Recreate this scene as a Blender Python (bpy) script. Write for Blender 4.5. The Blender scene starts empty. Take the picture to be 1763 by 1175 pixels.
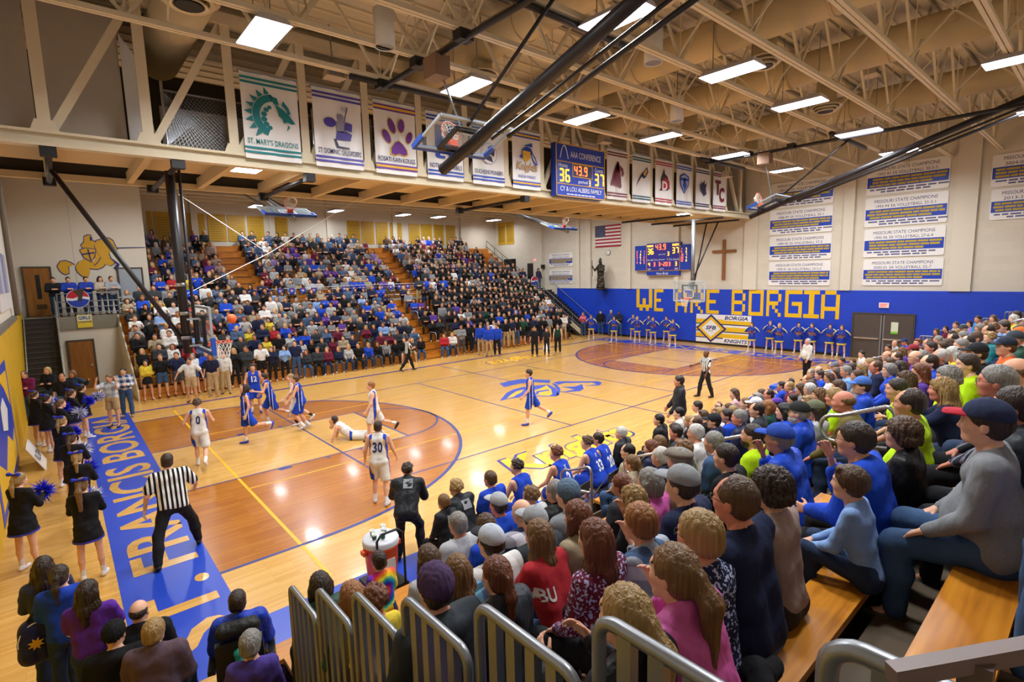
import bpy, bmesh, math, random
import numpy as np
from math import sin, cos, pi, radians as R_, sqrt, atan2
from mathutils import Vector, Matrix
from mathutils.bvhtree import BVHTree
sc = bpy.context.scene
C = sc.collection
random.seed(7); RNG = np.random.default_rng(7)

# ---------------------------------------------------------------- camera, world, exposure
CAM = np.array([-1.5145, -7.387, 4.6289]); PITCH, YAW, ROLL, FPX = -0.1298, 0.8586, -0.0252, 901.88
_f = np.array([cos(YAW)*cos(PITCH), sin(YAW)*cos(PITCH), sin(PITCH)]); _r0 = np.array([sin(YAW), -cos(YAW), 0.0]); _u0 = np.cross(_r0, _f)
_r = _r0*cos(ROLL)+_u0*sin(ROLL); _u = -_r0*sin(ROLL)+_u0*cos(ROLL)
cd = bpy.data.cameras.new('camera'); cam = bpy.data.objects.new('camera', cd); C.objects.link(cam)
cd.sensor_fit = 'HORIZONTAL'; cd.sensor_width = 36.0; cd.lens = FPX/1763*36.0; cd.clip_start = 0.05; cd.clip_end = 200
cam.matrix_world = Matrix(((_r[0], _u[0], -_f[0], CAM[0]), (_r[1], _u[1], -_f[1], CAM[1]), (_r[2], _u[2], -_f[2], CAM[2]), (0, 0, 0, 1)))
sc.camera = cam
world = bpy.data.worlds.new('world'); sc.world = world; world.use_nodes = True
world.node_tree.nodes['Background'].inputs[0].default_value = (0.75, 0.8, 0.9, 1); world.node_tree.nodes['Background'].inputs[1].default_value = 0.15
sc.view_settings.view_transform = 'Standard'; sc.view_settings.look = 'None'; sc.view_settings.gamma = 1.0; sc.view_settings.use_curve_mapping = False
sc.view_settings.exposure = 0.45
LIGHT_W = 150.0          # watts of one ceiling troffer
sc.cycles.max_bounces = 4; sc.cycles.diffuse_bounces = 3; sc.cycles.glossy_bounces = 2; sc.cycles.transparent_max_bounces = 8; sc.cycles.use_adaptive_sampling = True; sc.cycles.adaptive_threshold = 0.04; sc.cycles.sample_clamp_indirect = 6.0

def ray(u, v):
    x = (u-881.5)/FPX; y = -(v-587.5)/FPX
    return _r*x+_u*y+_f
def G(u, v, z=0.0):                      # where the sight line through a photo pixel meets the level z
    d = ray(u, v); return CAM+d*((z-CAM[2])/d[2])
def PX(u, v, x): d = ray(u, v); return CAM+d*((x-CAM[0])/d[0])
def PY(u, v, y): d = ray(u, v); return CAM+d*((y-CAM[1])/d[1])
def PL(u, v, s, y0, z0):                 # meets the slope z = z0 + s (y - y0)
    d = ray(u, v); return CAM+d*((z0+s*(CAM[1]-y0)-CAM[2])/(d[2]-s*d[1]))

# ---------------------------------------------------------------- names, tags
def tag(o, label=None, cat=None, group=None, kind=None):
    if label: o['label'] = label
    if cat: o['category'] = cat
    if group: o['group'] = group
    if kind: o['kind'] = kind
    return o
def thing(name, label, cat, loc=(0, 0, 0), rz=0.0, group=None):
    o = bpy.data.objects.new(name, None); C.objects.link(o); o.empty_display_size = 0.1
    o.location = loc; o.rotation_euler = (0, 0, rz)
    return tag(o, label, cat, group)
def link(name, me, parent=None, loc=None, mats=None):
    o = bpy.data.objects.new(name, me); C.objects.link(o)
    if parent is not None: o.parent = parent
    if loc is not None: o.location = loc
    if mats:
        for i, m in enumerate(mats):
            if i < len(o.material_slots): o.material_slots[i].link = 'OBJECT'; o.material_slots[i].material = m
    return o

# ---------------------------------------------------------------- materials
def lin(h):
    if not isinstance(h, str): return tuple(h)[:3]
    h = h.lstrip('#'); c = [int(h[i:i+2], 16)/255 for i in (0, 2, 4)]
    return tuple(x/12.92 if x <= 0.04045 else ((x+0.055)/1.055)**2.4 for x in c)
_mc = {}
class NT:                                # a small node-tree writer
    def __init__(s, name):
        s.m = bpy.data.materials.new(name); s.m.use_nodes = True; s.t = s.m.node_tree; s.n = s.t.nodes; s.b = s.n['Principled BSDF']
    def new(s, typ, **kw):
        n = s.n.new(typ)
        for k, v in kw.items():
            if k.startswith('_'): setattr(n, k[1:], v)
            else: n.inputs[k].default_value = v
        return n
    def lk(s, a, b): s.t.links.new(a, b)
    def obj(s): return s.new('ShaderNodeTexCoord').outputs['Object']
    def mapping(s, scale=(1, 1, 1), src=None, rot=(0, 0, 0), loc=(0, 0, 0)):
        m = s.new('ShaderNodeMapping'); m.inputs['Scale'].default_value = scale; m.inputs['Rotation'].default_value = rot; m.inputs['Location'].default_value = loc
        s.lk(src or s.obj(), m.inputs['Vector']); return m.outputs[0]
    def noise(s, scale, vec=None, detail=3.0, rough=0.55):
        n = s.new('ShaderNodeTexNoise'); n.inputs['Scale'].default_value = scale; n.inputs['Detail'].default_value = detail; n.inputs['Roughness'].default_value = rough
        s.lk(vec or s.obj(), n.inputs['Vector']); return n.outputs['Fac']
    def ramp(s, fac, stops, interp='LINEAR'):
        r = s.new('ShaderNodeValToRGB'); r.color_ramp.interpolation = interp; e = r.color_ramp.elements
        while len(e) < len(stops): e.new(0.5)
        for x, (p, c) in zip(e, stops): x.position = p; x.color = (*lin(c), 1)
        s.lk(fac, r.inputs[0]); return r.outputs[0]
    def math(s, op, a, b=None):
        n = s.new('ShaderNodeMath', _operation=op)
        for i, v in enumerate((a, b)):
            if v is None: continue
            if isinstance(v, (int, float)): n.inputs[i].default_value = v
            else: s.lk(v, n.inputs[i])
        return n.outputs[0]
    def mix(s, fac, a, b, blend='MIX'):
        n = s.new('ShaderNodeMix', _data_type='RGBA', _blend_type=blend)
        for i, v in ((0, fac), (6, a), (7, b)):
            if isinstance(v, (int, float)): n.inputs[i].default_value = v
            elif isinstance(v, str): n.inputs[i].default_value = (*lin(v), 1)
            elif isinstance(v, tuple): n.inputs[i].default_value = (*v[:3], 1)
            else: s.lk(v, n.inputs[i])
        return n.outputs[2]
    def bump(s, h, strength=0.3, dist=0.01):
        b = s.new('ShaderNodeBump'); b.inputs['Strength'].default_value = strength; b.inputs['Distance'].default_value = dist
        s.lk(h, b.inputs['Height']); s.lk(b.outputs[0], s.b.inputs['Normal'])
    def base(s, v):
        if isinstance(v, (str, tuple)): s.b.inputs['Base Color'].default_value = (*lin(v), 1)
        else: s.lk(v, s.b.inputs['Base Color'])
    def done(s, rough=0.6, metal=0.0, spec=0.5, coat=0.0):
        s.b.inputs['Roughness'].default_value = rough; s.b.inputs['Metallic'].default_value = metal; s.b.inputs['Specular IOR Level'].default_value = spec
        if coat: s.b.inputs['Coat Weight'].default_value = coat; s.b.inputs['Coat Roughness'].default_value = 0.08
        return s.m
def paint(h, rough=0.55, metal=0.0, name=None, var=0.06, nscale=6.0):
    key = ('p', h, rough, metal)
    if key not in _mc:
        t = NT(name or 'paint'); c = lin(h)
        t.base(t.mix(t.noise(nscale), tuple(x*(1-var) for x in c), tuple(min(1, x*(1+var)) for x in c))); _mc[key] = t.done(rough, metal)
    return _mc[key]
def emis(h, s, name='lit'):
    key = ('e', h, s)
    if key not in _mc:
        t = NT(name); t.base('#000000'); t.b.inputs['Emission Color'].default_value = (*lin(h), 1); t.b.inputs['Emission Strength'].default_value = s; _mc[key] = t.done(0.4)
    return _mc[key]
def fabric(h, kind='knit'):
    key = ('f', h, kind)
    if key in _mc: return _mc[key]
    t = NT('fabric'); c = lin(h); o = t.obj()
    n = t.noise(9.0, o, 2.0); lo, hi = (tuple(x*0.80 for x in c), tuple(min(1, x*1.15) for x in c))
    if kind == 'heather':
        t.base(t.mix(t.noise(160.0, o, 2.0), tuple(x*0.62 for x in c), tuple(min(1, x*1.3) for x in c)))
    elif kind == 'denim':
        t.base(t.mix(t.math('ADD', t.math('MULTIPLY', t.noise(3.5, o), 0.8), t.math('MULTIPLY', t.noise(220.0, o, 1.0), 0.25)), tuple(x*0.6 for x in c), tuple(min(1, x*1.45) for x in c)))
    elif kind == 'camo':
        t.base(t.ramp(t.noise(14.0, o, 1.0), [(0.0, '#4d5236'), (0.46, '#8b8763'), (0.54, '#c0b594'), (0.62, '#5b5238')], 'CONSTANT'))
    elif kind == 'floral':
        t.base(t.mix(t.ramp(t.noise(55.0, o, 1.0), [(0.55, '#000000'), (0.6, '#ffffff')]), c, '#b9c3e8'))
    elif kind in ('plaid', 'check', 'tartan'):
        s = t.new('ShaderNodeSeparateXYZ'); t.lk(o, s.inputs[0]); per = {'plaid': 34.0, 'check': 30.0, 'tartan': 26.0}[kind]
        d = t.math('ADD', s.outputs[0], t.math('MULTIPLY', s.outputs[1], 0.8))
        a = t.math('GREATER_THAN', t.math('SINE', t.math('MULTIPLY', d, per)), 0.1); b = t.math('GREATER_THAN', t.math('SINE', t.math('MULTIPLY', s.outputs[2], per)), 0.1)
        w = {'plaid': '#dfe3e6', 'check': '#d8d3dc', 'tartan': '#7db6cc'}[kind]
        col = t.mix(t.math('MULTIPLY', t.math('ADD', a, b), 0.5), c, w)
        if kind == 'tartan': col = t.mix(t.math('MULTIPLY', t.math('GREATER_THAN', t.math('SINE', t.math('MULTIPLY', s.outputs[2], per*2.0)), 0.82), 0.8), col, '#1a2b3c')
        t.base(col)
    elif kind in ('referee', 'pinstripe', 'stripes'):
        s = t.new('ShaderNodeSeparateXYZ'); t.lk(o, s.inputs[0])
        ax, per, w = {'referee': (0, 2*pi/0.062, '#e9e9e6'), 'pinstripe': (0, 2*pi/0.03, '#8d8aa0'), 'stripes': (2, 2*pi/0.04, '#e8d9d6')}[kind]
        t.base(t.mix(t.math('GREATER_THAN', t.math('SINE', t.math('MULTIPLY', s.outputs[ax], per)), 0.0 if kind == 'referee' else 0.45), c, w))
    elif kind == 'tiedye':
        s = t.new('ShaderNodeSeparateXYZ'); t.lk(o, s.inputs[0]); z = t.math('SUBTRACT', s.outputs[2], 0.33)
        rad = t.math('SQRT', t.math('ADD', t.math('MULTIPLY', s.outputs[0], s.outputs[0]), t.math('MULTIPLY', z, z)))
        ang = t.math('ARCTAN2', z, s.outputs[0])
        v = t.math('FRACT', t.math('ADD', t.math('MULTIPLY', rad, 4.3), t.math('ADD', t.math('MULTIPLY', ang, 0.159), t.math('MULTIPLY', n, 0.25))))
        t.base(t.ramp(v, [(0.0, '#f2df1a'), (0.17, '#f08a1c'), (0.33, '#e0264a'), (0.5, '#6a2da8'), (0.66, '#2348c8'), (0.83, '#1fae9c'), (1.0, '#f2df1a')]))
    elif kind in ('kitw', 'kitb'):
        s = t.new('ShaderNodeSeparateXYZ'); t.lk(o, s.inputs[0]); ax = t.math('ABSOLUTE', s.outputs[0]); ay = t.math('ABSOLUTE', t.math('ADD', s.outputs[1], 0.01))
        e = t.math('MULTIPLY', t.math('GREATER_THAN', ax, 0.11), t.math('LESS_THAN', ay, 0.035)); e2 = t.math('MULTIPLY', t.math('GREATER_THAN', ax, 0.11), t.math('LESS_THAN', ay, 0.05))
        t.base(t.mix(e, t.mix(e2, c, '#dfe0e6' if kind == 'kitb' else '#d9a41e'), '#1c42b8' if kind == 'kitw' else '#16308c'))
    else:
        t.base(t.mix(n, lo, hi))
    v = t.mapping((1.0, 1.0, 0.5))
    t.bump(t.noise(12.0, v, 2.0), 0.55 if kind != 'shell' else 0.9, 0.03)
    _mc[key] = t.done(0.85 if kind != 'shell' else 0.5, 0, 0.25)
    return _mc[key]
def skinm(h):
    key = ('s', h)
    if key not in _mc:
        t = NT('skin'); c = lin(h); t.base(t.mix(t.noise(18.0, None, 1.0), tuple(x*y for x, y in zip(c, (0.86, 0.78, 0.76))), tuple(min(1, x*1.08) for x in c)))
        _mc[key] = t.done(0.5, 0, 0.35)
    return _mc[key]
def hairm(h, kind='straight'):
    key = ('h', h, kind)
    if key not in _mc:
        t = NT('hair'); c = lin(h); v = t.mapping((60.0, 60.0, 5.0) if kind == 'straight' else (40.0, 40.0, 40.0))
        n = t.noise(1.0, v, 2.0, 0.65); t.base(t.mix(n, tuple(x*0.42 for x in c), tuple(min(1, x*1.3) for x in c)))
        t.bump(n, 0.8, 0.02); _mc[key] = t.done(0.42, 0, 0.5)
    return _mc[key]

# ---------------------------------------------------------------- plain geometry
class MB:
    """collects boxes, bars, tubes and sheets; build() links them as ONE mesh object"""
    def __init__(s): s.v = []; s.f = []; s.mi = []; s.cur = 0
    def add(s, vs, fs, mi=None):
        o = len(s.v); s.v.extend([tuple(map(float, p)) for p in vs]); s.f.extend([tuple(i+o for i in f) for f in fs]); s.mi.extend([s.cur if mi is None else mi]*len(fs)); return s
    def box(s, x0, x1, y0, y1, z0, z1, mi=None):
        return s.add([(x, y, z) for z in (z0, z1) for y in (y0, y1) for x in (x0, x1)], [(0, 2, 3, 1), (4, 5, 7, 6), (0, 1, 5, 4), (2, 6, 7, 3), (0, 4, 6, 2), (1, 3, 7, 5)], mi)
    def hexa(s, pts, mi=None):            # bottom 4 counter-clockwise, top 4
        return s.add(pts, [(3, 2, 1, 0), (4, 5, 6, 7), (0, 1, 5, 4), (1, 2, 6, 5), (2, 3, 7, 6), (3, 0, 4, 7)], mi)
    def bar(s, a, b, w, h=None, up=(0, 0, 1), mi=None):
        a, b = np.array(a, float), np.array(b, float); d = b-a; L = np.linalg.norm(d)
        if L < 1e-6: return s
        d /= L; up = np.array(up, float)
        if abs(d@up) > 0.98: up = np.array((0, 1, 0)) if abs(d[1]) < 0.9 else np.array((1, 0, 0))
        x = np.cross(d, up); x /= np.linalg.norm(x); y = np.cross(x, d); h = w if h is None else h
        c = [(-1, -1), (1, -1), (1, 1), (-1, 1)]
        return s.hexa([a+x*i*w/2+y*j*h/2 for i, j in c]+[b+x*i*w/2+y*j*h/2 for i, j in c], mi)
    def tube(s, pts, r, n=8, closed=False, mi=None, caps=True):
        P = [np.array(p, float) for p in pts]; m = len(P); rs = r if hasattr(r, '__len__') else [r]*m
        vs = []; fs = []; pu = None
        for i in range(m):
            if closed: d = P[(i+1) % m]-P[i-1]
            else: d = P[min(i+1, m-1)]-P[max(i-1, 0)]
            d = d/(np.linalg.norm(d)+1e-9)
            if pu is None:
                pu = np.array((0, 0, 1.0)) if abs(d[2]) < 0.9 else np.array((0, 1.0, 0))
            x = np.cross(d, pu); x /= np.linalg.norm(x)+1e-9; y = np.cross(x, d); pu = y
            vs += [P[i]+rs[i]*(x*cos(2*pi*k/n)+y*sin(2*pi*k/n)) for k in range(n)]
        for i in range(m if closed else m-1):
            j = (i+1) % m
            fs += [(i*n+k, i*n+(k+1) % n, j*n+(k+1) % n, j*n+k) for k in range(n)]
        if caps and not closed: fs += [tuple(range(n))[::-1], tuple((m-1)*n+k for k in range(n))]
        return s.add(vs, fs, mi)
    def lathe(s, prof, c=(0, 0, 0), n=20, axis=(0, 0, 1), mi=None):
        ax = np.array(axis, float); ax /= np.linalg.norm(ax); t = np.array((1, 0, 0)) if abs(ax[0]) < 0.9 else np.array((0, 1, 0))
        x = np.cross(ax, t); x /= np.linalg.norm(x); y = np.cross(ax, x); c = np.array(c, float)
        vs = [c+ax*z+r*(x*cos(2*pi*k/n)+y*sin(2*pi*k/n)) for r, z in prof for k in range(n)]; m = len(prof)
        fs = [(i*n+k, i*n+(k+1) % n, (i+1)*n+(k+1) % n, (i+1)*n+k) for i in range(m-1) for k in range(n)]
        return s.add(vs, fs, mi)
    def prism(s, poly, o, r, u, depth, mi=None):   # polygon in the plane (o; r, u), pushed back by depth along -n
        o, r, u = (np.array(q, float) for q in (o, r, u)); nn = np.cross(r, u); nn /= np.linalg.norm(nn)
        a = [o+r*p[0]+u*p[1] for p in poly]; b = [q-nn*depth for q in a]; n = len(poly)
        return s.add(a+b, [tuple(range(n)), tuple(range(2*n-1, n-1, -1))]+[(i, i+n, (i+1) % n+n, (i+1) % n) for i in range(n)], mi)
    def mesh(s, name, mats=(), smooth=False, off=(0, 0, 0)):
        me = bpy.data.meshes.new(name); o = off
        me.from_pydata([(p[0]-o[0], p[1]-o[1], p[2]-o[2]) for p in s.v], [], s.f)
        for m in (mats if isinstance(mats, (list, tuple)) else [mats]): me.materials.append(m)
        if any(s.mi): me.polygons.foreach_set('material_index', s.mi)
        if smooth: me.polygons.foreach_set('use_smooth', [True]*len(s.f))
        me.update(); return me
    def build(s, name, mats, parent=None, smooth=False, origin=None):
        """world-coordinate vertices; origin moves the object's own origin there"""
        if origin is None: origin = wloc(parent)
        if parent is None: o = link(name, s.mesh(name, mats, smooth, origin)); o.location = origin; return o
        return link(name, s.mesh(name, mats, smooth, origin), parent)
def wloc(o):
    v = Vector((0, 0, 0))
    while o is not None: v += o.location; o = o.parent
    return tuple(v)
def sheet(poly, z=0.0):
    return MB().add([(x, y, z) for x, y in poly], [tuple(range(len(poly)))])
_tc = {}
def text_mesh(body, size=1.0, bold=0.0, shear=0.0, align='CENTER', space=1.0, depth=0.0, xs=1.0):
    key = (body, size, bold, shear, align, space, depth, xs)
    if key in _tc: return _tc[key]
    cu = bpy.data.curves.new('text', 'FONT'); cu.body = body; cu.size = size; cu.align_x = align; cu.align_y = 'CENTER'; cu.offset = bold; cu.shear = shear; cu.space_character = space; cu.extrude = depth; cu.resolution_u = 3
    o = bpy.data.objects.new('text', cu); C.objects.link(o); me = bpy.data.meshes.new_from_object(o.evaluated_get(bpy.context.evaluated_depsgraph_get()) if False else o)
    bpy.data.objects.remove(o); bpy.data.curves.remove(cu)
    if xs != 1.0:
        me.transform(Matrix.Diagonal((xs, 1, 1, 1)))
    _tc[key] = me; return me
def fit_text(body, width, height, bold=0.0, shear=0.0, space=1.0):
    """text scaled to fill a box, centred on 0"""
    me = text_mesh(body, 1.0, bold, shear, 'CENTER', space).copy(); n = len(me.vertices); co = np.empty(n*3); me.vertices.foreach_get('co', co); co = co.reshape(-1, 3)
    lo, hi = co.min(0), co.max(0); co[:, 0] = (co[:, 0]-(lo[0]+hi[0])/2)*width/(hi[0]-lo[0]); co[:, 1] = (co[:, 1]-(lo[1]+hi[1])/2)*height/(hi[1]-lo[1])
    me.vertices.foreach_set('co', co.ravel()); me.update(); return me
def on_plane(name, me, o, r, u, mat, parent=None, lift=0.004):
    """lay a flat mesh (local x, y) on the plane through o spanned by r, u"""
    r = Vector(r).normalized(); u = Vector(u).normalized(); n = r.cross(u); o = Vector(o)+n*lift
    me = me.copy(); m = Matrix(((r.x, u.x, n.x, o.x), (r.y, u.y, n.y, o.y), (r.z, u.z, n.z, o.z), (0, 0, 0, 1)))
    base = Vector(wloc(parent))
    me.transform(Matrix.Translation(-base) @ m); me.materials.clear(); me.materials.append(mat)
    return link(name, me, parent)

# ---------------------------------------------------------------- figures: a signed field per garment, meshed with surface nets
class Field:
    def __init__(s, lo, hi, h):
        s.lo = np.array(lo, float)-2*h; s.h = h; s.n = np.ceil((np.array(hi, float)+2*h-s.lo)/h).astype(int)+1
        s.ax = [s.lo[i]+h*np.arange(s.n[i]) for i in range(3)]; s.F = np.full(s.n, 9.0, np.float32)
    def _sub(s, lo, hi):
        a = np.clip(np.floor((np.array(lo)-s.lo)/s.h).astype(int), 0, s.n); b = np.clip(np.ceil((np.array(hi)-s.lo)/s.h).astype(int)+1, 0, s.n)
        if (b <= a).any(): return None
        return tuple(slice(i, j) for i, j in zip(a, b))
    def _xyz(s, sl): return [s.ax[0][sl[0]][:, None, None], s.ax[1][sl[1]][None, :, None], s.ax[2][sl[2]][None, None, :]]
    def smin(s, sl, d, k):
        a = s.F[sl]; h = np.clip(0.5+0.5*(d-a)/k, 0, 1); s.F[sl] = d*(1-h)+a*h-k*h*(1-h)
    def cone(s, a, b, r1, r2, k=0.03, sub=False):
        a, b = np.array(a, float), np.array(b, float); m = max(r1, r2)+k+2*s.h; sl = s._sub(np.minimum(a, b)-m, np.maximum(a, b)+m)
        if sl is None: return
        X = s._xyz(sl); ab = b-a; L = ab@ab+1e-12
        t = np.clip(((X[0]-a[0])*ab[0]+(X[1]-a[1])*ab[1]+(X[2]-a[2])*ab[2])/L, 0, 1)
        d = np.sqrt((X[0]-a[0]-t*ab[0])**2+(X[1]-a[1]-t*ab[1])**2+(X[2]-a[2]-t*ab[2])**2)-(r1+(r2-r1)*t)
        if sub: s.F[sl] = np.maximum(s.F[sl], -d)
        else: s.smin(sl, d, k)
    def ell(s, c, r, k=0.02, sub=False):
        c, r = np.array(c, float), np.array(r, float); m = k+2*s.h; sl = s._sub(c-r-m, c+r+m)
        if sl is None: return
        X = s._xyz(sl); q = np.sqrt(sum(((X[i]-c[i])/r[i])**2 for i in range(3))); d = (q-1)*r.min()
        if sub:
            a = s.F[sl]; d = -d; h = np.clip(0.5-0.5*(d-a)/max(k, 1e-4), 0, 1); s.F[sl] = d*(1-h)+a*h+k*h*(1-h)
        else: s.smin(sl, d, k)
    def cut(s, n, p):                     # keep the side n points away from
        X = s._xyz((slice(None),)*3); s.F = np.maximum(s.F, ((X[0]-p[0])*n[0]+(X[1]-p[1])*n[1]+(X[2]-p[2])*n[2]).astype(np.float32))
    def ripple(s, amp, fr, ph):
        X = s._xyz((slice(None),)*3); w = np.sin(fr*X[2]+4*X[0]+ph)*np.sin(fr*0.6*X[0]-fr*0.35*X[2]+ph*1.7)+np.sin(fr*0.8*X[1]+fr*0.5*X[2]+ph*2.3)*0.7
        s.F = s.F+(amp*w).astype(np.float32)
    def mesh(s):
        F = s.F; ins = F < 0; nx, ny, nz = F.shape
        cnt = sum(ins[i:nx-1+i, j:ny-1+j, k:nz-1+k].astype(np.int8) for i in (0, 1) for j in (0, 1) for k in (0, 1))
        act = (cnt > 0) & (cnt < 8); I = np.argwhere(act)
        if len(I) == 0: return np.zeros((0, 3)), np.zeros((0, 4), int)
        idx = np.full(act.shape, -1, np.int64); idx[act] = np.arange(len(I))
        P = np.zeros((len(I), 3)); W = np.zeros(len(I)); cor = [(i, j, k) for i in (0, 1) for j in (0, 1) for k in (0, 1)]
        for a in cor:
            for ax in range(3):
                if a[ax]: continue
                b = list(a); b[ax] = 1
                f0 = F[I[:, 0]+a[0], I[:, 1]+a[1], I[:, 2]+a[2]]; f1 = F[I[:, 0]+b[0], I[:, 1]+b[1], I[:, 2]+b[2]]
                x = (f0 < 0) != (f1 < 0); t = np.where(x, f0/np.where(x, f0-f1, 1), 0)
                q = np.array(a, float)[None].repeat(len(I), 0); q[:, ax] += t; P += q*x[:, None]; W += x
        V = s.lo+s.h*(I+P/W[:, None]); Q = []
        for ax in range(3):
            o1, o2 = [(1, 2), (2, 0), (0, 1)][ax]
            A = ins[tuple(slice(0, -1) if i == ax else slice(1, -1) for i in range(3))]; B = ins[tuple(slice(1, None) if i == ax else slice(1, -1) for i in range(3))]
            E = np.argwhere(A != B)
            if not len(E): continue
            fl = A[tuple(E.T)]; E = E.copy(); E[:, o1] += 1; E[:, o2] += 1
            def at(d1, d2):
                e = E.copy(); e[:, o1] -= d1; e[:, o2] -= d2; return idx[e[:, 0], e[:, 1], e[:, 2]]
            q = np.stack([at(1, 1), at(0, 1), at(0, 0), at(1, 0)], 1); q[~fl] = q[~fl][:, ::-1]; Q.append(q)
        return V, np.concatenate(Q)

def rotm(ax, deg):
    a = R_(deg); c, s_ = cos(a), sin(a)
    return np.array({'x': [[1, 0, 0], [0, c, -s_], [0, s_, c]], 'y': [[c, 0, s_], [0, 1, 0], [-s_, 0, c]], 'z': [[c, -s_, 0], [s_, c, 0], [0, 0, 1]]}[ax])

_heads = {}
def head_tmpl(kind, h):                   # face towards +y, eye line at z = 0; returns verts, quads, material ids (0 skin, 1 lip, 2 white, 3 dark)
    key = (kind, h)
    if key in _heads: return _heads[key]
    f = Field((-0.1, -0.13, -0.24), (0.1, 0.14, 0.14), h)
    w = {'m': 1.0, 'f': 0.93, 'k': 0.93}[kind[0]]; op = kind.endswith('o')
    f.ell((0, -0.012, 0.03), (0.077*w, 0.098, 0.09), 0.01); f.ell((0, 0.022, -0.03), (0.062*w, 0.078, 0.085), 0.04)
    f.cone((-0.03*w, 0.045, -0.088), (0.03*w, 0.045, -0.088), 0.026, 0.026, 0.03); f.cone((0, 0.068, -0.1), (0, 0.075, -0.094), 0.017, 0.016, 0.03)
    f.cone((-0.03, 0.078, 0.024), (0.03, 0.078, 0.024), 0.012, 0.012, 0.025)
    for sx in (-1, 1):
        f.ell((sx*0.033, 0.102, 0.0), (0.019, 0.017, 0.012), 0.016, True); f.ell((sx*0.043*w, 0.06, -0.03), (0.022, 0.026, 0.024), 0.02)
        if h < 0.02: f.ell((sx*0.079*w, -0.008, -0.012), (0.009, 0.02, 0.032), 0.006)
    f.cone((0, 0.088, 0.008), (0, 0.108, -0.03), 0.008, 0.0115, 0.012); f.cone((-0.012, 0.096, -0.034), (0.012, 0.096, -0.034), 0.008, 0.008, 0.008)
    f.cone((-0.018, 0.087, -0.058), (0.018, 0.087, -0.058), 0.0075, 0.0075, 0.008); f.cone((-0.015, 0.084, -0.071 if not op else -0.082), (0.015, 0.084, -0.071 if not op else -0.082), 0.008, 0.008, 0.008)
    if op: f.ell((0, 0.1, -0.07), (0.017, 0.022, 0.011), 0.004, True)
    f.cone((0, -0.018, -0.06), (0, -0.035, -0.22), 0.054*w, 0.056*w, 0.03)
    V, Q = f.mesh(); c = V[Q].mean(1); mi = np.zeros(len(Q), int)
    mi[(np.abs(c[:, 0]) < 0.021) & (c[:, 1] > 0.085) & (c[:, 2] < -0.053) & (c[:, 2] > (-0.077 if not op else -0.092))] = 1
    if op: mi[(np.abs(c[:, 0]) < 0.018) & (c[:, 1] < 0.092) & (c[:, 1] > 0.06) & (np.abs(c[:, 2]+0.07) < 0.01)] = 3
    Vs, Qs, Ms = [V], [Q], [mi]; n = len(V)
    if h < 0.02:
        for sx in (-1, 1):
            for (cc, rr, m) in (((sx*0.032, 0.076, 0.0), (0.0145, 0.0145, 0.0095), 2), ((sx*0.031, 0.0855, 0.0), (0.006, 0.006, 0.0065), 3), ((sx*0.034, 0.0845, 0.0215), (0.017, 0.006, 0.0032), 3)):
                g = [(a, b) for a in range(7) for b in range(8)]
                v = np.array([[cc[0]+rr[0]*sin(pi*a/6)*cos(2*pi*b/8), cc[1]+rr[1]*sin(pi*a/6)*sin(2*pi*b/8), cc[2]+rr[2]*cos(pi*a/6)] for a, b in g])
                q = np.array([[a*8+b, (a+1)*8+b, (a+1)*8+(b+1) % 8, a*8+(b+1) % 8] for a in range(6) for b in range(8)])
                Vs.append(v); Qs.append(q+n); Ms.append(np.full(len(q), m)); n += len(v)
    _heads[key] = (np.concatenate(Vs), np.concatenate(Qs), np.concatenate(Ms)); return _heads[key]
_hands = {}
def hand_tmpl(kind, h=0.0065):            # right hand: wrist at 0, fingers towards +y, palm towards -z, thumb towards -x
    if (kind, h) in _hands: return _hands[(kind, h)]
    f = Field((-0.08, -0.04, -0.1), (0.07, 0.21, 0.05), h); cu = {'relax': 24, 'open': 6, 'fist': 78}[kind]
    f.cone((0, -0.03, 0), (0, 0.01, 0), 0.024, 0.022, 0.02)
    for x in (-0.026, -0.009, 0.009, 0.026): f.cone((x*0.6, 0.01, 0), (x, 0.082, 0), 0.015, 0.0125, 0.012)
    for x, L, sp in ((-0.028, 0.072, -6), (-0.0095, 0.082, -2), (0.009, 0.077, 2), (0.0265, 0.06, 7)):
        p = np.array((x, 0.085, 0.0)); a = cu*0.7
        for i, (fr, r0, r1) in enumerate(((0.45, 0.0095, 0.0085), (0.3, 0.0085, 0.008), (0.25, 0.008, 0.0068))):
            d = np.array((sin(R_(sp)), cos(R_(a)), -sin(R_(a)))); q = p+d*L*fr; f.cone(p, q, r0, r1, 0.004); p = q; a += cu
    p = np.array((-0.024, 0.02, -0.006)); d1 = np.array((-0.7, 0.68, -0.2)); q = p+d1*0.045; f.cone(p, q, 0.0135, 0.0105, 0.012)
    d2 = np.array((-0.25, 0.93, -0.3)) if kind != 'open' else np.array((-0.55, 0.82, -0.1)); f.cone(q, q+d2*0.04, 0.0105, 0.008, 0.004)
    _hands[(kind, h)] = f.mesh(); return _hands[(kind, h)]

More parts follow.
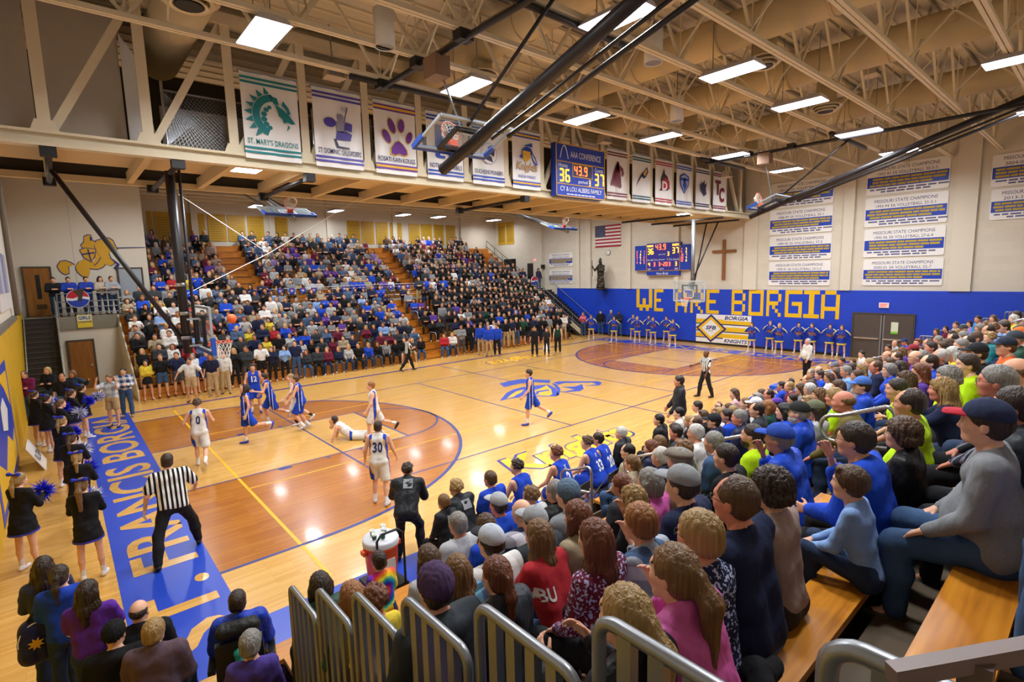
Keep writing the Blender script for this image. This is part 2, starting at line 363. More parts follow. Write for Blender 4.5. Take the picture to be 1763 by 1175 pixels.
def joints(P):
    """forward kinematics; local frame: faces +y, +x is the figure's right"""
    b = P.get('build', 'm'); g = P.get('girth', 1.0); J = {}
    sw = {'m': 0.195, 'f': 0.165, 'k': 0.15}[b]*(0.55+0.45*g); hw = {'m': 0.088, 'f': 0.092, 'k': 0.075}[b]*(0.6+0.4*g)
    T = rotm('z', P.get('twist', 0)) @ rotm('y', P.get('side', 0)) @ rotm('x', -P.get('lean', 0))
    pel = np.array((0, 0, 0.0)); J['T'] = T
    sp = lambda x, y, z: pel+T @ np.array((x, y, z))
    J['pel'] = pel; J['wa'] = sp(0, 0.005, 0.17); J['ch'] = sp(0, 0.0, 0.36); J['nk'] = sp(0, -0.02, 0.53)
    hl = P.get('hunch', 0); J['hd'] = J['nk']+rotm('x', -(P.get('lean', 0)*0.35+hl)) @ np.array((0, 0.035, 0.132))
    for s, n in ((-1, 'l'), (1, 'r')):
        sh = sp(s*sw, -0.01, 0.465+P.get('shrug', 0)); fl, ab, el = P.get('arm_'+n, (8, 8, 20))[:3]; tw = P.get('arm_'+n, (0, 0, 0, 0))[3] if len(P.get('arm_'+n, ())) > 3 else 0
        ad = T @ np.array((s*sin(R_(ab)), sin(R_(fl))*cos(R_(ab)), -cos(R_(fl))*cos(R_(ab)))); eb = sh+ad*0.285
        fa = fl+el; fd = np.array((s*sin(R_(ab))*0.5-s*sin(R_(tw)), sin(R_(fa))*cos(R_(tw)), -cos(R_(fa))*cos(R_(tw)))); fd = T @ (fd/np.linalg.norm(fd))
        J['sh'+n], J['el'+n], J['wr'+n], J['fd'+n] = sh, eb, eb+fd*0.25, fd
        hf, ha, kn = P.get('leg_'+n, (0, 3, 0)); hp = np.array((s*hw, 0, -0.02)); r2 = rotm('z', -s*P.get('splay', 0))
        td = r2 @ np.array((s*sin(R_(ha)), sin(R_(hf))*cos(R_(ha)), -cos(R_(hf))*cos(R_(ha)))); k = hp+td*0.43
        a2 = hf-kn; sd = r2 @ np.array((s*sin(R_(ha))*0.4, sin(R_(a2)), -cos(R_(a2)))); sd /= np.linalg.norm(sd); an = k+sd*0.41
        pt = P.get('toe_'+n, 0 if abs(a2) < 30 or P.get('flat') else a2*0.75); td2 = r2 @ np.array((s*0.18, cos(R_(pt)), sin(R_(pt))))
        J['hp'+n], J['kn'+n], J['an'+n], J['td'+n] = hp, k, an, td2/np.linalg.norm(td2)
    return J
def torso(f, J, g, off, b, k=0.05, lo=0.0):
    T = J['T']; w = {'m': 1.0, 'f': 0.9, 'k': 0.8}[b]
    at = lambda x, y, z: T @ np.array((x, y, z))
    for s in (-1, 1):
        f.cone((s*0.07*w*g, -0.015, -0.01), at(s*0.062*w*g, 0.0, 0.2), 0.108*w*g+off, 0.098*w*g+off, k)
        f.cone(at(s*0.062*w*g, 0, 0.2), at(s*0.088*w, 0.0, 0.37), 0.098*w*g+off, 0.1*w+off, k)
        f.cone(at(s*0.085*w, -0.005, 0.4), at(s*0.13*w, -0.01, 0.45), 0.09*w+off, 0.064*w+off, k); f.cone(at(s*0.1*w, -0.02, 0.46), at(s*0.04, -0.025, 0.515), 0.05*w+off, 0.045+off*0.6, k)
        if b == 'f': f.ell(at(s*0.07, 0.085, 0.33), (0.06+off, 0.06+off, 0.06+off), 0.04)
    f.cone(at(0, -0.02, 0.44), at(0, -0.025, 0.5), 0.075*w+off, 0.055+off*0.6, 0.05)
    if g > 1.12: f.ell(at(0, 0.07*g, 0.13), (0.13*g+off, 0.12*g+off, 0.13*g+off), 0.06)
def garment(J, P, what, h):
    b = P.get('build', 'm'); g = P.get('girth', 1.0); lw = (0.9 if b != 'm' else 1.0)*(0.7+0.3*g)*(0.85 if b == 'k' else 1)
    pts = np.array([v for k, v in J.items() if k[:2] in ('pe', 'wa', 'ch', 'nk', 'hd', 'sh', 'el', 'wr', 'hp', 'kn', 'an')]); f = Field(pts.min(0)-0.3, pts.max(0)+0.3, h)
    ph = P.get('seed', 0.0)
    if what == 'skin':
        torso(f, J, g, -0.008, b); f.cone(J['nk']-J['T'] @ np.array((0, 0, 0.05)), J['nk']+(J['hd']-J['nk'])*0.5, 0.055, 0.05, 0.03)
        for n in 'lr':
            f.cone(J['sh'+n], J['el'+n], 0.05*lw, 0.04*lw, 0.03); f.cone(J['el'+n], J['wr'+n], 0.042*lw, 0.027*lw, 0.02)
            f.cone(J['hp'+n], J['kn'+n], 0.088*lw, 0.056*lw, 0.03); f.cone(J['kn'+n], J['kn'+n]*0.6+J['an'+n]*0.4+np.array((0, -0.012, 0)), 0.054*lw, 0.056*lw, 0.02); f.cone(J['kn'+n]*0.6+J['an'+n]*0.4+np.array((0, -0.012, 0)), J['an'+n], 0.054*lw, 0.034*lw, 0.02)
            f.cone(J['an'+n], J['an'+n]+J['td'+n]*0.1-np.array((0, 0, 0.04)), 0.034, 0.03, 0.02)
    elif what in ('tee', 'long', 'hoodie', 'jacket', 'vest', 'jersey'):
        off = {'tee': 0.012, 'long': 0.013, 'hoodie': 0.026, 'jacket': 0.024, 'vest': 0.013, 'jersey': 0.012}[what]; torso(f, J, g, off, b)
        loose = {'tee': 0.02, 'long': 0.01, 'hoodie': 0.022, 'jacket': 0.022, 'vest': 0.01, 'jersey': 0.0}[what]
        T = J['T']; at = lambda x, y, z: T @ np.array((x, y, z))
        if what == 'hoodie': f.ell(at(0, -0.085, 0.47), (0.125, 0.065, 0.075), 0.03); f.cone(at(-0.08, -0.01, 0.49), at(0.08, -0.01, 0.49), 0.035, 0.035, 0.04)
        if what == 'jacket': f.cone(at(-0.035, -0.03, 0.5), at(0.035, -0.03, 0.5), 0.058, 0.058, 0.02); f.cone(at(0, -0.03, 0.52), at(0, -0.033, 0.545), 0.072, 0.07, 0.015)
        if P.get('sit'): f.cut((0, 0.55, -0.83), (0, 0.15 if g <= 1.12 else 0.21, -0.03)); f.cut((0, 0, -1), (0, 0, -0.1))
        else: f.cut(T @ np.array((0, 0, -1.0)), at(0, 0, {'tee': -0.10, 'long': -0.08, 'hoodie': -0.09, 'jacket': -0.12, 'vest': -0.02, 'jersey': -0.09}[what]))
        for n in 'lr':
            if what == 'jersey':
                continue
            sh, el, wr = J['sh'+n], J['el'+n], J['wr'+n]
            if what in ('tee',): f.cone(sh, sh+(el-sh)*0.72, 0.056*lw+off, 0.05*lw+off+loose*0.6, 0.03)
            else:
                f.cone(sh, el, 0.055*lw+off, 0.043*lw+off+loose*0.5, 0.035); f.cone(el, el+(wr-el)*0.93, 0.044*lw+off+loose*0.4, 0.03*lw+off*0.6+loose*0.2, 0.02)
        f.ripple(0.0045 if what != 'jersey' else 0.003, 26.0, ph); f.ripple(0.003, 47.0, ph*1.3+1)
        if what == 'jersey':
            for s in (-1, 1): f.ell(at(s*0.205*(0.55+0.45*g), 0.0, 0.40), (0.062, 0.09, 0.12), 0.01, True)
            f.ell(at(0, 0.09, 0.52), (0.07, 0.08, 0.09), 0.01, True)
        f.cut(T @ np.array((0, 0.35, 0.94)), at(0, 0, 0.535 if what != 'jacket' else 0.56))
    elif what in ('trousers', 'shorts', 'leggings', 'baggy'):
        off = {'trousers': 0.014, 'shorts': 0.022, 'leggings': 0.006, 'baggy': 0.03}[what]; T = J['T']
        for s in (-1, 1): f.cone((s*0.07*g, -0.012, -0.03), T @ np.array((s*0.06*g, 0.0, 0.12)), 0.104*g*(0.88 if b == 'k' else 1)+off, 0.094*g+off*0.5-0.006, 0.05)
        f.cut(T @ np.array((0, 0, 1.0)), T @ np.array((0, 0, 0.1)))
        for n in 'lr':
            hp, kn, an = J['hp'+n], J['kn'+n], J['an'+n]
            if what in ('shorts', 'baggy'): f.cone(hp, hp+(kn-hp)*(0.8 if what == 'shorts' else 0.97), 0.088*lw+off*0.8, 0.068*lw+off+(0.008 if what == 'baggy' else 0.0), 0.012)
            else: f.cone(hp, kn, 0.09*lw+off, 0.058*lw+off, 0.03); f.cone(kn, kn+(an-kn)*0.42+np.array((0, -0.012, 0)), 0.06*lw+off, 0.06*lw+off, 0.025); f.cone(kn+(an-kn)*0.42+np.array((0, -0.01, 0)), kn+(an-kn)*0.97, 0.06*lw+off, 0.044*lw+off, 0.025)
        f.ripple(0.004, 30.0, ph+0.7)
        if what in ('shorts', 'baggy'):
            for n in 'lr':
                d = J['kn'+n]-J['hp'+n]; d = d/np.linalg.norm(d); p = J['hp'+n]+(J['kn'+n]-J['hp'+n])*(0.8 if what == 'shorts' else 0.95)
                sl = f._sub(p-0.22, p+0.22)
                if sl:
                    X = f._xyz(sl); q = sum((X[i]-p[i])*d[i] for i in range(3)); near = sum((X[i]-p[i])**2 for i in range(3)) < 0.2**2
                    f.F[sl] = np.where(near & (q > -0.02), np.maximum(f.F[sl], q), f.F[sl])
    elif what == 'skirt':
        T = J['T']; f.cone(T @ np.array((0, 0, 0.1)), (0, 0, -0.02), 0.105, 0.17, 0.02); f.cone((0, 0, -0.02), (0, 0.0 if not P.get('sit') else 0.2, -0.2 if not P.get('sit') else -0.04), 0.17, 0.2, 0.03)
        f.cut((0, 0, 1), (0, 0, 0.1)); f.cut((0, 0, -1), (0, 0, -0.24)); f.ripple(0.006, 40, ph)
    elif what in ('shoe_l', 'shoe_r'):
        for n in what[-1]:
            a = J['an'+n]; d = J['td'+n]; s = np.array((0, 0, 1.0))-d*d[2]; s /= np.linalg.norm(s)
            f.cone(a-s*0.045-d*0.035, a-s*0.055+d*0.08, 0.037, 0.036, 0.02); f.cone(a-s*0.055+d*0.08, a-s*0.06+d*0.155, 0.037, 0.029, 0.02); f.cone(a-s*0.01-d*0.01, a-s*0.05, 0.04, 0.038, 0.02)
    elif what in ('sock_l', 'sock_r'):
        for n in what[-1]: f.cone(J['an'+n], J['an'+n]+(J['kn'+n]-J['an'+n])*0.28, 0.042*lw, 0.046*lw, 0.02)
    return f.mesh()
def to_mesh(name, parts, nslots=1):
    """parts: list of (verts, quads, material index or array)"""
    V = np.concatenate([p[0] for p in parts]) if parts else np.zeros((0, 3)); o = 0; Q = []; M = []
    for v, q, m in parts: Q.append(q+o); M.append(np.broadcast_to(m, len(q))); o += len(v)
    Q = np.concatenate(Q); M = np.concatenate(M); me = bpy.data.meshes.new(name); me.vertices.add(len(V)); me.vertices.foreach_set('co', V.ravel().astype(np.float32))
    me.loops.add(len(Q)*4); me.loops.foreach_set('vertex_index', Q.ravel().astype(np.int32)); me.polygons.add(len(Q)); me.polygons.foreach_set('loop_start', np.arange(len(Q), dtype=np.int32)*4)
    me.polygons.foreach_set('use_smooth', np.ones(len(Q), bool)); me.polygons.foreach_set('material_index', M.astype(np.int32))
    me.update(calc_edges=True); me.validate()
    for i in range(nslots): me.materials.append(None)
    return me
def head_frame(J, P):
    return rotm('z', P.get('hyaw', 0)) @ rotm('x', P.get('hpitch', 0)) @ rotm('y', P.get('htilt', 0))
def body_parts(J, P, h, hh, handh=0.0065):
    V, Q = garment(J, P, 'skin', h); out = [(V, Q, 0)]; hs = P.get('hscale', 1.0)*(1.0 if P.get('build') != 'k' else 1.03)
    hv, hq, hm = head_tmpl(P.get('face', P.get('build', 'm')), hh); out.append((hv*hs @ head_frame(J, P).T+J['hd'], hq, hm))
    for s, n in ((-1, 'l'), (1, 'r')):
        v, q = hand_tmpl(P.get('hand_'+n, P.get('hand', 'relax')), handh); v = v*np.array((1.0 if s > 0 else -1.0, 1, 1))*(0.95 if P.get('build', 'm') == 'm' else 0.86)
        if s < 0: q = q[:, ::-1]
        y = J['fd'+n]; hint = J['T'] @ np.array((s*1.0, 0.0, 0.25)); hint = P.get('palm_'+n, P.get('palm', hint)); z = np.array(hint, float)-y*(np.array(hint, float)@y); z /= np.linalg.norm(z)+1e-9; x = np.cross(y, z)
        out.append((v @ np.stack([x, y, z])+J['wr'+n], q, 0))
    return out

# hair, caps, glasses in the head's own frame
_hair = {}
def hair_mesh(style):
    if style in _hair: return _hair[style]
    h = 0.0095; f = Field((-0.2, -0.26, -0.5), (0.2, 0.16, 0.2), h); th = 0.012
    def scalp(t, back=-0.07, front=0.085, k=0.01):
        f.ell((0, -0.014, 0.034), (0.077+t, 0.1+t, 0.091+t), 0.01); f.ell((0, -0.05, -0.03), (0.07+t*0.8, 0.06+t, 0.06), 0.03)
        f.ell((0, 0.09, -0.03), (0.075, 0.075, 0.09), 0.012, True)
    rip = lambda a, n, ph=0: _rip(f, a, n, ph)
    if style in ('short', 'crew', 'side', 'buzz'):
        t = {'short': 0.009, 'crew': 0.007, 'side': 0.012, 'buzz': 0.004}[style]; scalp(t); f.cut((0, -0.75, -0.66), (0, -0.075, -0.075))
        if style == 'side': f.cone((-0.05, 0.06, 0.1), (0.05, 0.072, 0.094), 0.02, 0.018, 0.02)
        rip(0.0022, 60)
    elif style == 'bald':
        f.ell((0, -0.016, 0.02), (0.083, 0.106, 0.07), 0.01); f.ell((0, 0.07, 0.02), (0.09, 0.1, 0.1), 0.01, True); f.cut((0, 0.25, 0.97), (0, 0, 0.045)); f.cut((0, -0.75, -0.66), (0, -0.07, -0.08)); rip(0.0015, 60)
    elif style == 'thin':
        scalp(0.008); f.ell((0, 0.085, 0.09), (0.06, 0.07, 0.06), 0.012, True); f.cut((0, -0.75, -0.66), (0, -0.075, -0.075)); rip(0.002, 60)
    elif style in ('curly', 'mop'):
        rs = np.random.default_rng(3)
        for _ in range(60 if style == 'curly' else 80):
            a = rs.uniform(0, 2*pi); e = rs.uniform(-0.35, 1.0); d = np.array((cos(a)*sqrt(max(0, 1-e*e*0.9)), sin(a)*sqrt(max(0, 1-e*e*0.9)), e))
            if d[1] > 0.3 and d[2] < 0.6: continue
            p = np.array((0, -0.014, 0.034))+d*np.array((0.08, 0.1, 0.096)); f.ell(p, np.full(3, 0.022 if style == 'curly' else 0.026), 0.01)
        f.ell((0, -0.014, 0.034), (0.08, 0.1, 0.094), 0.02); f.ell((0, 0.1, -0.03), (0.072, 0.075, 0.085), 0.012, True); rip(0.002, 80)
    elif style in ('perm', 'bob', 'pixie'):
        t = {'perm': 0.02, 'bob': 0.014, 'pixie': 0.015}[style]; scalp(t)
        if style == 'bob':
            for s in (-1, 1): f.cone((s*0.08, -0.02, 0.0), (s*0.085, -0.01, -0.1), 0.035, 0.03, 0.03)
            f.cone((0, -0.08, 0.0), (0, -0.07, -0.11), 0.06, 0.06, 0.04)
        if style == 'perm': f.ell((0, -0.05, -0.045), (0.09, 0.07, 0.06), 0.03)
        f.ell((0, 0.1, -0.05), (0.064, 0.075, 0.1), 0.012, True); f.cut((0, -0.3, -0.95), (0, 0, -0.14 if style == 'bob' else -0.1)); rip(0.006 if style == 'perm' else 0.0035, 44)
    elif style in ('long', 'wavy', 'verylong'):
        scalp(0.011); L = {'long': -0.28, 'wavy': -0.26, 'verylong': -0.42}[style]
        for s in (-1, 1):
            f.cone((s*0.075, -0.03, 0.0), (s*0.085, -0.045, -0.14), 0.034, 0.036, 0.03); f.cone((s*0.085, -0.045, -0.14), (s*0.075, -0.075, L), 0.04, 0.028, 0.04)
        f.cone((0, -0.07, 0.0), (0, -0.1, -0.16), 0.06, 0.055, 0.04); f.cone((0, -0.1, -0.16), (0, -0.105, L-0.02), 0.055, 0.035, 0.04)
        f.ell((0, 0.095, -0.06), (0.062, 0.075, 0.12), 0.012, True); rip(0.004 if style != 'wavy' else 0.008, 46)
    elif style in ('ponytail', 'tail', 'bun'):
        scalp(0.008); f.ell((0, -0.115, 0.03), (0.03, 0.03, 0.03), 0.02)
        if style == 'ponytail': f.cone((0, -0.125, 0.03), (0, -0.175, -0.06), 0.026, 0.045, 0.02); f.cone((0, -0.175, -0.06), (0, -0.17, -0.36), 0.046, 0.03, 0.03)
        elif style == 'tail': f.cone((0, -0.125, 0.02), (0, -0.15, -0.08), 0.024, 0.032, 0.02); f.cone((0, -0.15, -0.08), (0, -0.14, -0.25), 0.033, 0.02, 0.03)
        else: f.ell((0, -0.13, 0.03), (0.048, 0.042, 0.048), 0.01)
        f.cut((0, -0.85, -0.5), (0, -0.08, -0.6) if style != 'bun' else (0, -0.08, -0.09)); rip(0.003, 50)
    elif style == 'beard':
        f.ell((0, 0.035, -0.075), (0.066, 0.075, 0.066), 0.01); f.ell((0, 0.02, 0.0), (0.09, 0.12, 0.05), 0.01, True); f.ell((0, 0.1, -0.062), (0.026, 0.03, 0.012), 0.004, True); f.cut((0, -1, 0.2), (0, -0.005, 0)); rip(0.003, 60)
    elif style == 'cap':
        f.ell((0, -0.012, 0.045), (0.093, 0.115, 0.1), 0.005); f.ell((0, -0.012, 0.02), (0.081, 0.1, 0.098), 0.005, True); f.cut((0, 0.05, -1), (0, 0, 0.035)); f.ell((0, -0.012, 0.145), (0.012, 0.012, 0.008), 0.004)
    elif style == 'brim':
        f.ell((0, 0.115, 0.035), (0.078, 0.1, 0.03), 0.005); f.ell((0, 0.11, 0.012), (0.1, 0.13, 0.036), 0.003, True); f.cut((0, -1, 0), (0, 0.07, 0))
    elif style == 'beanie':
        f.ell((0, -0.02, 0.05), (0.096, 0.118, 0.112), 0.005); f.ell((0, -0.012, 0.01), (0.081, 0.101, 0.098), 0.005, True); f.cut((0, 0.25, -0.97), (0, 0, 0.0)); _rip(f, 0.003, 40, 0)
    elif style == 'flatcap':
        f.ell((0, 0.0, 0.075), (0.1, 0.13, 0.05), 0.01); f.ell((0, 0.1, 0.05), (0.06, 0.06, 0.015), 0.02); f.cut((0, 0, -1), (0, 0, 0.045))
    elif style == 'bow':
        for s in (-1, 1): f.cone((0, -0.085, 0.115), (s*0.085, -0.09, 0.125), 0.012, 0.034, 0.01)
    V, Q = f.mesh(); _hair[style] = to_mesh('hair_'+style, [(V, Q, 0)], 1); return _hair[style]
def _rip(f, amp, n, ph):
    X = f._xyz((slice(None),)*3); a = np.arctan2(X[0], -(X[1]+0.014)); f.F = f.F+(amp*(np.sin(n*a+7*X[2]+ph)+0.6*np.sin(n*0.57*a+25*X[2]+1.3+ph))).astype(np.float32)
def glasses_mesh():
    if 'glasses' in _hair: return _hair['glasses']
    m = MB()
    for s in (-1, 1):
        m.tube([(s*0.033+0.021*cos(a), 0.107-0.004*cos(a)*s, -0.004+0.016*sin(a)) for a in np.linspace(0, 2*pi, 14)[:-1]], 0.0018, 5, closed=True)
        m.tube([(s*0.054, 0.103, 0.004), (s*0.078, 0.05, 0.006), (s*0.081, -0.012, 0.0)], 0.0018, 5)
    m.tube([(-0.012, 0.11, 0.0), (0.012, 0.11, 0.0)], 0.0018, 5); me = m.mesh('glasses'); me.materials.append(None); _hair['glasses'] = me; return me

# ---------------------------------------------------------------- people
SKIN = {'a': '#dba585', 'b': '#e3b294', 'c': '#cf9473', 'd': '#c1835f', 'r': '#d98f76', 'k': '#6b432e'}
HAIR = {'k': '#17120f', 'd': '#33241a', 'b': '#573e29', 'n': '#7a5833', 'l': '#a58450', 'y': '#c9a968', 'g': '#8b8781', 'w': '#c9c6bf', 'r': '#6f3c20', 'o': '#9c6534'}
_bm = {}
def shared(P, what, h=0.02, hh=0.0085):
    hd_ = 0.0065 if hh < 0.01 else 0.009 if hh < 0.0125 else 0.012
    key = (what, tuple(sorted((k, str(v)) for k, v in P.items() if k not in ('hyaw', 'hpitch', 'htilt', 'face', 'palm', 'hand', 'hscale') or what == 'skin')), h, hh if what == 'skin' else 0)
    if key not in _bm:
        J = joints(P)
        if what == 'skin': _bm[key] = to_mesh('body', body_parts(J, P, max(h*1.3, 0.03), hh, hd_), 4)
        else:
            V, Q = garment(J, P, what, h); _bm[key] = to_mesh(what, [(V, Q, 0)], 1)
    return _bm[key]
LIP = lambda s: skinm({'a': '#c4806e', 'b': '#cb8674'}.get(s, '#b8715f') if s != 'k' else '#5a3028')
TOPNAME = {'tee': 'shirt', 'long': 'sweater', 'hoodie': 'hoodie', 'jacket': 'jacket', 'vest': 'vest', 'jersey': 'jersey'}
BOTNAME = {'trousers': 'trousers', 'shorts': 'shorts', 'leggings': 'leggings', 'baggy': 'shorts', 'skirt': 'skirt'}
NPEOPLE = [0]
def person(label, loc, rz, P, skin='a', hair=('short', 'd'), top=('tee', '#888888', 'knit'), bot=('trousers', '#2d3a55', 'denim'), shoe='#2a2a2c', hat=None, specs=False, beard=None, scale=1.0, group=None, h=0.02, hh=0.0085, socks=None, lift=0.0, cat='person'):
    """P: pose.  A seated figure's origin is on its seat, a standing one's on the floor."""
    NPEOPLE[0] += 1
    J = joints(P); root = thing('person', label, cat, loc, rz, group); root.scale = (scale,)*3
    if P.get('sit'): z0 = 0.115*(0.7+0.3*P.get('girth', 1.0))
    elif 'z0' in P: z0 = P['z0']
    else: z0 = -min(J['anl'][2]+(min(0, J['tdl'][2])*0.16), J['anr'][2]+min(0, J['tdr'][2])*0.16)+0.088+lift
    def put(name, me, mats, p=root):
        o = link(name, me, p, None, mats)
        if p is root: o.location = (0, 0, z0)
        return o
    put('body', shared(P, 'skin', h, hh), [skinm(SKIN[skin]), LIP(skin), paint('#e6e2dc', 0.3), paint('#2a1c14' if hair[1] not in 'wgyl' else '#6a5a48', 0.4)])
    t = put(TOPNAME[top[0]], shared(P, top[0], h), [fabric(top[1], top[2] if len(top) > 2 else 'knit')])
    b = put(BOTNAME[bot[0]], shared(P, bot[0], h), [fabric(bot[1], bot[2] if len(bot) > 2 else 'knit')])
    for n in 'lr':
        put('shoe', shared(P, 'shoe_'+n, h), [paint(shoe, 0.5)])
        if socks: put('sock', shared(P, 'sock_'+n, h), [fabric(socks)])
    Hm = head_frame(J, P); hs = P.get('hscale', 1.0)*(1.0 if P.get('build') != 'k' else 1.03)
    M4 = Matrix([[*(Hm[i]*hs), J['hd'][i]+(z0 if i == 2 else 0)] for i in range(3)]+[[0, 0, 0, 1]])
    def hd(name, me, m):
        o = link(name, me, root, None, [m]); o.matrix_local = M4; return o
    if hair[0]: hd('hair', hair_mesh(hair[0]), hairm(HAIR[hair[1]], 'curl' if hair[0] in ('curly', 'mop', 'perm') else 'straight'))
    if beard: hd('beard', hair_mesh('beard'), hairm(HAIR[beard], 'curl'))
    if hat:
        if hat[0] == 'cap':
            c = hd('cap', hair_mesh('cap'), fabric(hat[1])); br = link('brim', hair_mesh('brim'), c, None, [fabric(hat[2] if len(hat) > 2 else hat[1])])
            if len(hat) > 3: c.matrix_local = M4 @ Matrix.Rotation(R_(hat[3]), 4, 'Z')
        else: hd(hat[0] if hat[0] != 'bow' else 'hair_bow', hair_mesh(hat[0]), fabric(hat[1], hat[2] if len(hat) > 2 else 'knit'))
    if specs: hd('glasses', glasses_mesh(), paint('#1a1a1c', 0.3))
    root['z0'] = z0
    return root
def decal(root, part_name, body, size, o, mat, name='lettering', yback=True, bold=0.01, xs=0.8):
    """flat print wrapped on to a garment: o = (x, z) above the figure's pelvis, on the back (or chest)"""
    part = [c for c in root.children if c.name.split('.')[0] == part_name][0]; z0 = root.get('z0', 0)
    me = text_mesh(body, size, bold*size*3, 0, 'CENTER', 1.05, 0, xs).copy() if isinstance(body, str) else body.copy(); bm = bmesh.new(); bm.from_mesh(me)
    bmesh.ops.triangulate(bm, faces=bm.faces[:]); bmesh.ops.subdivide_edges(bm, edges=[e for e in bm.edges if e.calc_length() > 0.03], cuts=2)
    bv = BVHTree.FromPolygons([v.co[:] for v in part.data.vertices], [p.vertices[:] for p in part.data.polygons]); s = 1 if yback else -1
    for v in bm.verts:
        p = Vector((v.co.x*s+o[0], -1.0*s, v.co.y+o[1])); hit = bv.ray_cast(p, Vector((0, s, 0)))
        v.co = (hit[0]-Vector((0, s*0.007, 0))) if hit[0] is not None else Vector((p.x, -0.15*s, p.z))
    bm.to_mesh(me); bm.free(); me.materials.clear(); me.materials.append(mat); return link(name, me, part)

# ---------------------------------------------------------------- shell materials
def wood_floor(name, pale, dark, rough=0.24):
    t = NT(name); o = t.obj(); b = t.new('ShaderNodeTexBrick'); b.offset = 0.37; b.offset_frequency = 2; b.squash = 1.0
    for k, v in (('Scale', 1.0), ('Mortar Size', 0.0012), ('Brick Width', 0.95), ('Row Height', 0.057), ('Bias', 0.0)): b.inputs[k].default_value = v
    b.inputs['Color1'].default_value = (*lin(pale), 1); b.inputs['Color2'].default_value = (*lin(dark), 1); b.inputs['Mortar'].default_value = (*[x*0.55 for x in lin(dark)], 1); t.lk(o, b.inputs['Vector'])
    g = t.noise(1.0, t.mapping((3.0, 70.0, 1.0)), 2.0); t.base(t.mix(t.math('MULTIPLY', g, 0.4), b.outputs['Color'], tuple(x*0.55 for x in lin(dark)), 'MIX'))
    n = t.noise(2.2, o, 1.0); t.bump(n, 0.03, 0.02)
    return t.done(rough, 0, 0.4, 0.22)
M_MAPLE = wood_floor('maple_floor', '#e2b263', '#d09c4a'); M_STAIN = wood_floor('stained_maple', '#c07a26', '#a56019')
M_BLUEP = paint('#1a40b4', 0.34, 0, 'floor_paint_blue', 0.04, 2.0); M_LINE = paint('#1f2a78', 0.36, 0, 'line_blue', 0.05); M_YELP = paint('#f0b000', 0.36, 0, 'floor_paint_yellow', 0.05); M_PURP = paint('#3f3580', 0.25)
def blockwall(name, c, bw=0.4, bh=0.2, rough=0.45, st=0.25, mo=0.82):
    t = NT(name); o = t.obj(); m = t.new('ShaderNodeTexBrick'); m.offset = 0.5
    s = t.new('ShaderNodeSeparateXYZ'); t.lk(o, s.inputs[0]); cb = t.new('ShaderNodeCombineXYZ'); t.lk(t.math('ADD', s.outputs[0], s.outputs[1]), cb.inputs[0]); t.lk(s.outputs[2], cb.inputs[1])
    for k, v in (('Scale', 1.0), ('Mortar Size', 0.006), ('Brick Width', bw), ('Row Height', bh)): m.inputs[k].default_value = v
    cc = lin(c); m.inputs['Color1'].default_value = (*cc, 1); m.inputs['Color2'].default_value = (*[x*0.94 for x in cc], 1); m.inputs['Mortar'].default_value = (*[x*mo for x in cc], 1); t.lk(cb.outputs[0], m.inputs['Vector'])
    t.base(m.outputs['Color']); t.bump(m.outputs['Fac'], -st, 0.01); return t.done(rough)
M_WBLUE = blockwall('blue_block_wall', '#1541c4', 0.4, 0.2); M_WYEL = blockwall('yellow_block_wall', '#d9ab12', 0.4, 0.2); M_CREAM = paint('#d9d1bf', 0.75, 0, 'cream_wall', 0.03, 1.5); M_CREAM2 = blockwall('cream_block_wall', '#d8d0be', 0.6, 0.3, 0.8, 0.05, 0.93)
M_STEEL = paint('#ddd0b2', 0.55, 0, 'cream_steel', 0.05); M_SOFF = paint('#d8c193', 0.7, 0, 'soffit_paint', 0.04, 2.0); M_DARK = paint('#1b1b1d', 0.55, 0, 'black_steel', 0.1); M_GREYM = paint('#8d9094', 0.35, 0.7, 'grey_metal'); M_CHROME = paint('#c3c6ca', 0.22, 0.9, 'bright_steel')
M_WOOD = NT('golden_bench'); _t = M_WOOD; _g = _t.noise(1.0, _t.mapping((1.5, 22.0, 22.0)), 2.0); _t.base(_t.ramp(_g, [(0.2, '#93550c'), (0.5, '#bd761a'), (0.8, '#d08c28')])); M_WOOD = _t.done(0.38, 0, 0.4)
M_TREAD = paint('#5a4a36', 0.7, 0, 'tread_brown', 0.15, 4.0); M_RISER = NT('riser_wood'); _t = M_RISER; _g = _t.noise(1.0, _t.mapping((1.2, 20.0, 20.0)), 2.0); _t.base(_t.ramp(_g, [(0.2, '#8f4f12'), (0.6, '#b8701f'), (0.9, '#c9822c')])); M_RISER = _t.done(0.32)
M_WHITE = paint('#e8e6e1', 0.6); M_VINYL = paint('#eceae6', 0.35, 0, 'vinyl_white', 0.02); M_BLACK = paint('#0d0d0f', 0.5); M_GLASS = NT('clear_board'); M_GLASS.b.inputs['Transmission Weight'].default_value = 0.0; M_GLASS.b.inputs['Alpha'].default_value = 0.16; M_GLASS.base('#b9d3dd'); M_GLASS = M_GLASS.done(0.06)
XL, XF, YN, YB, ZC = -2.72, 28.4, -9.6, 29.2, 10.9
def struct(o): o['kind'] = 'structure'; return o

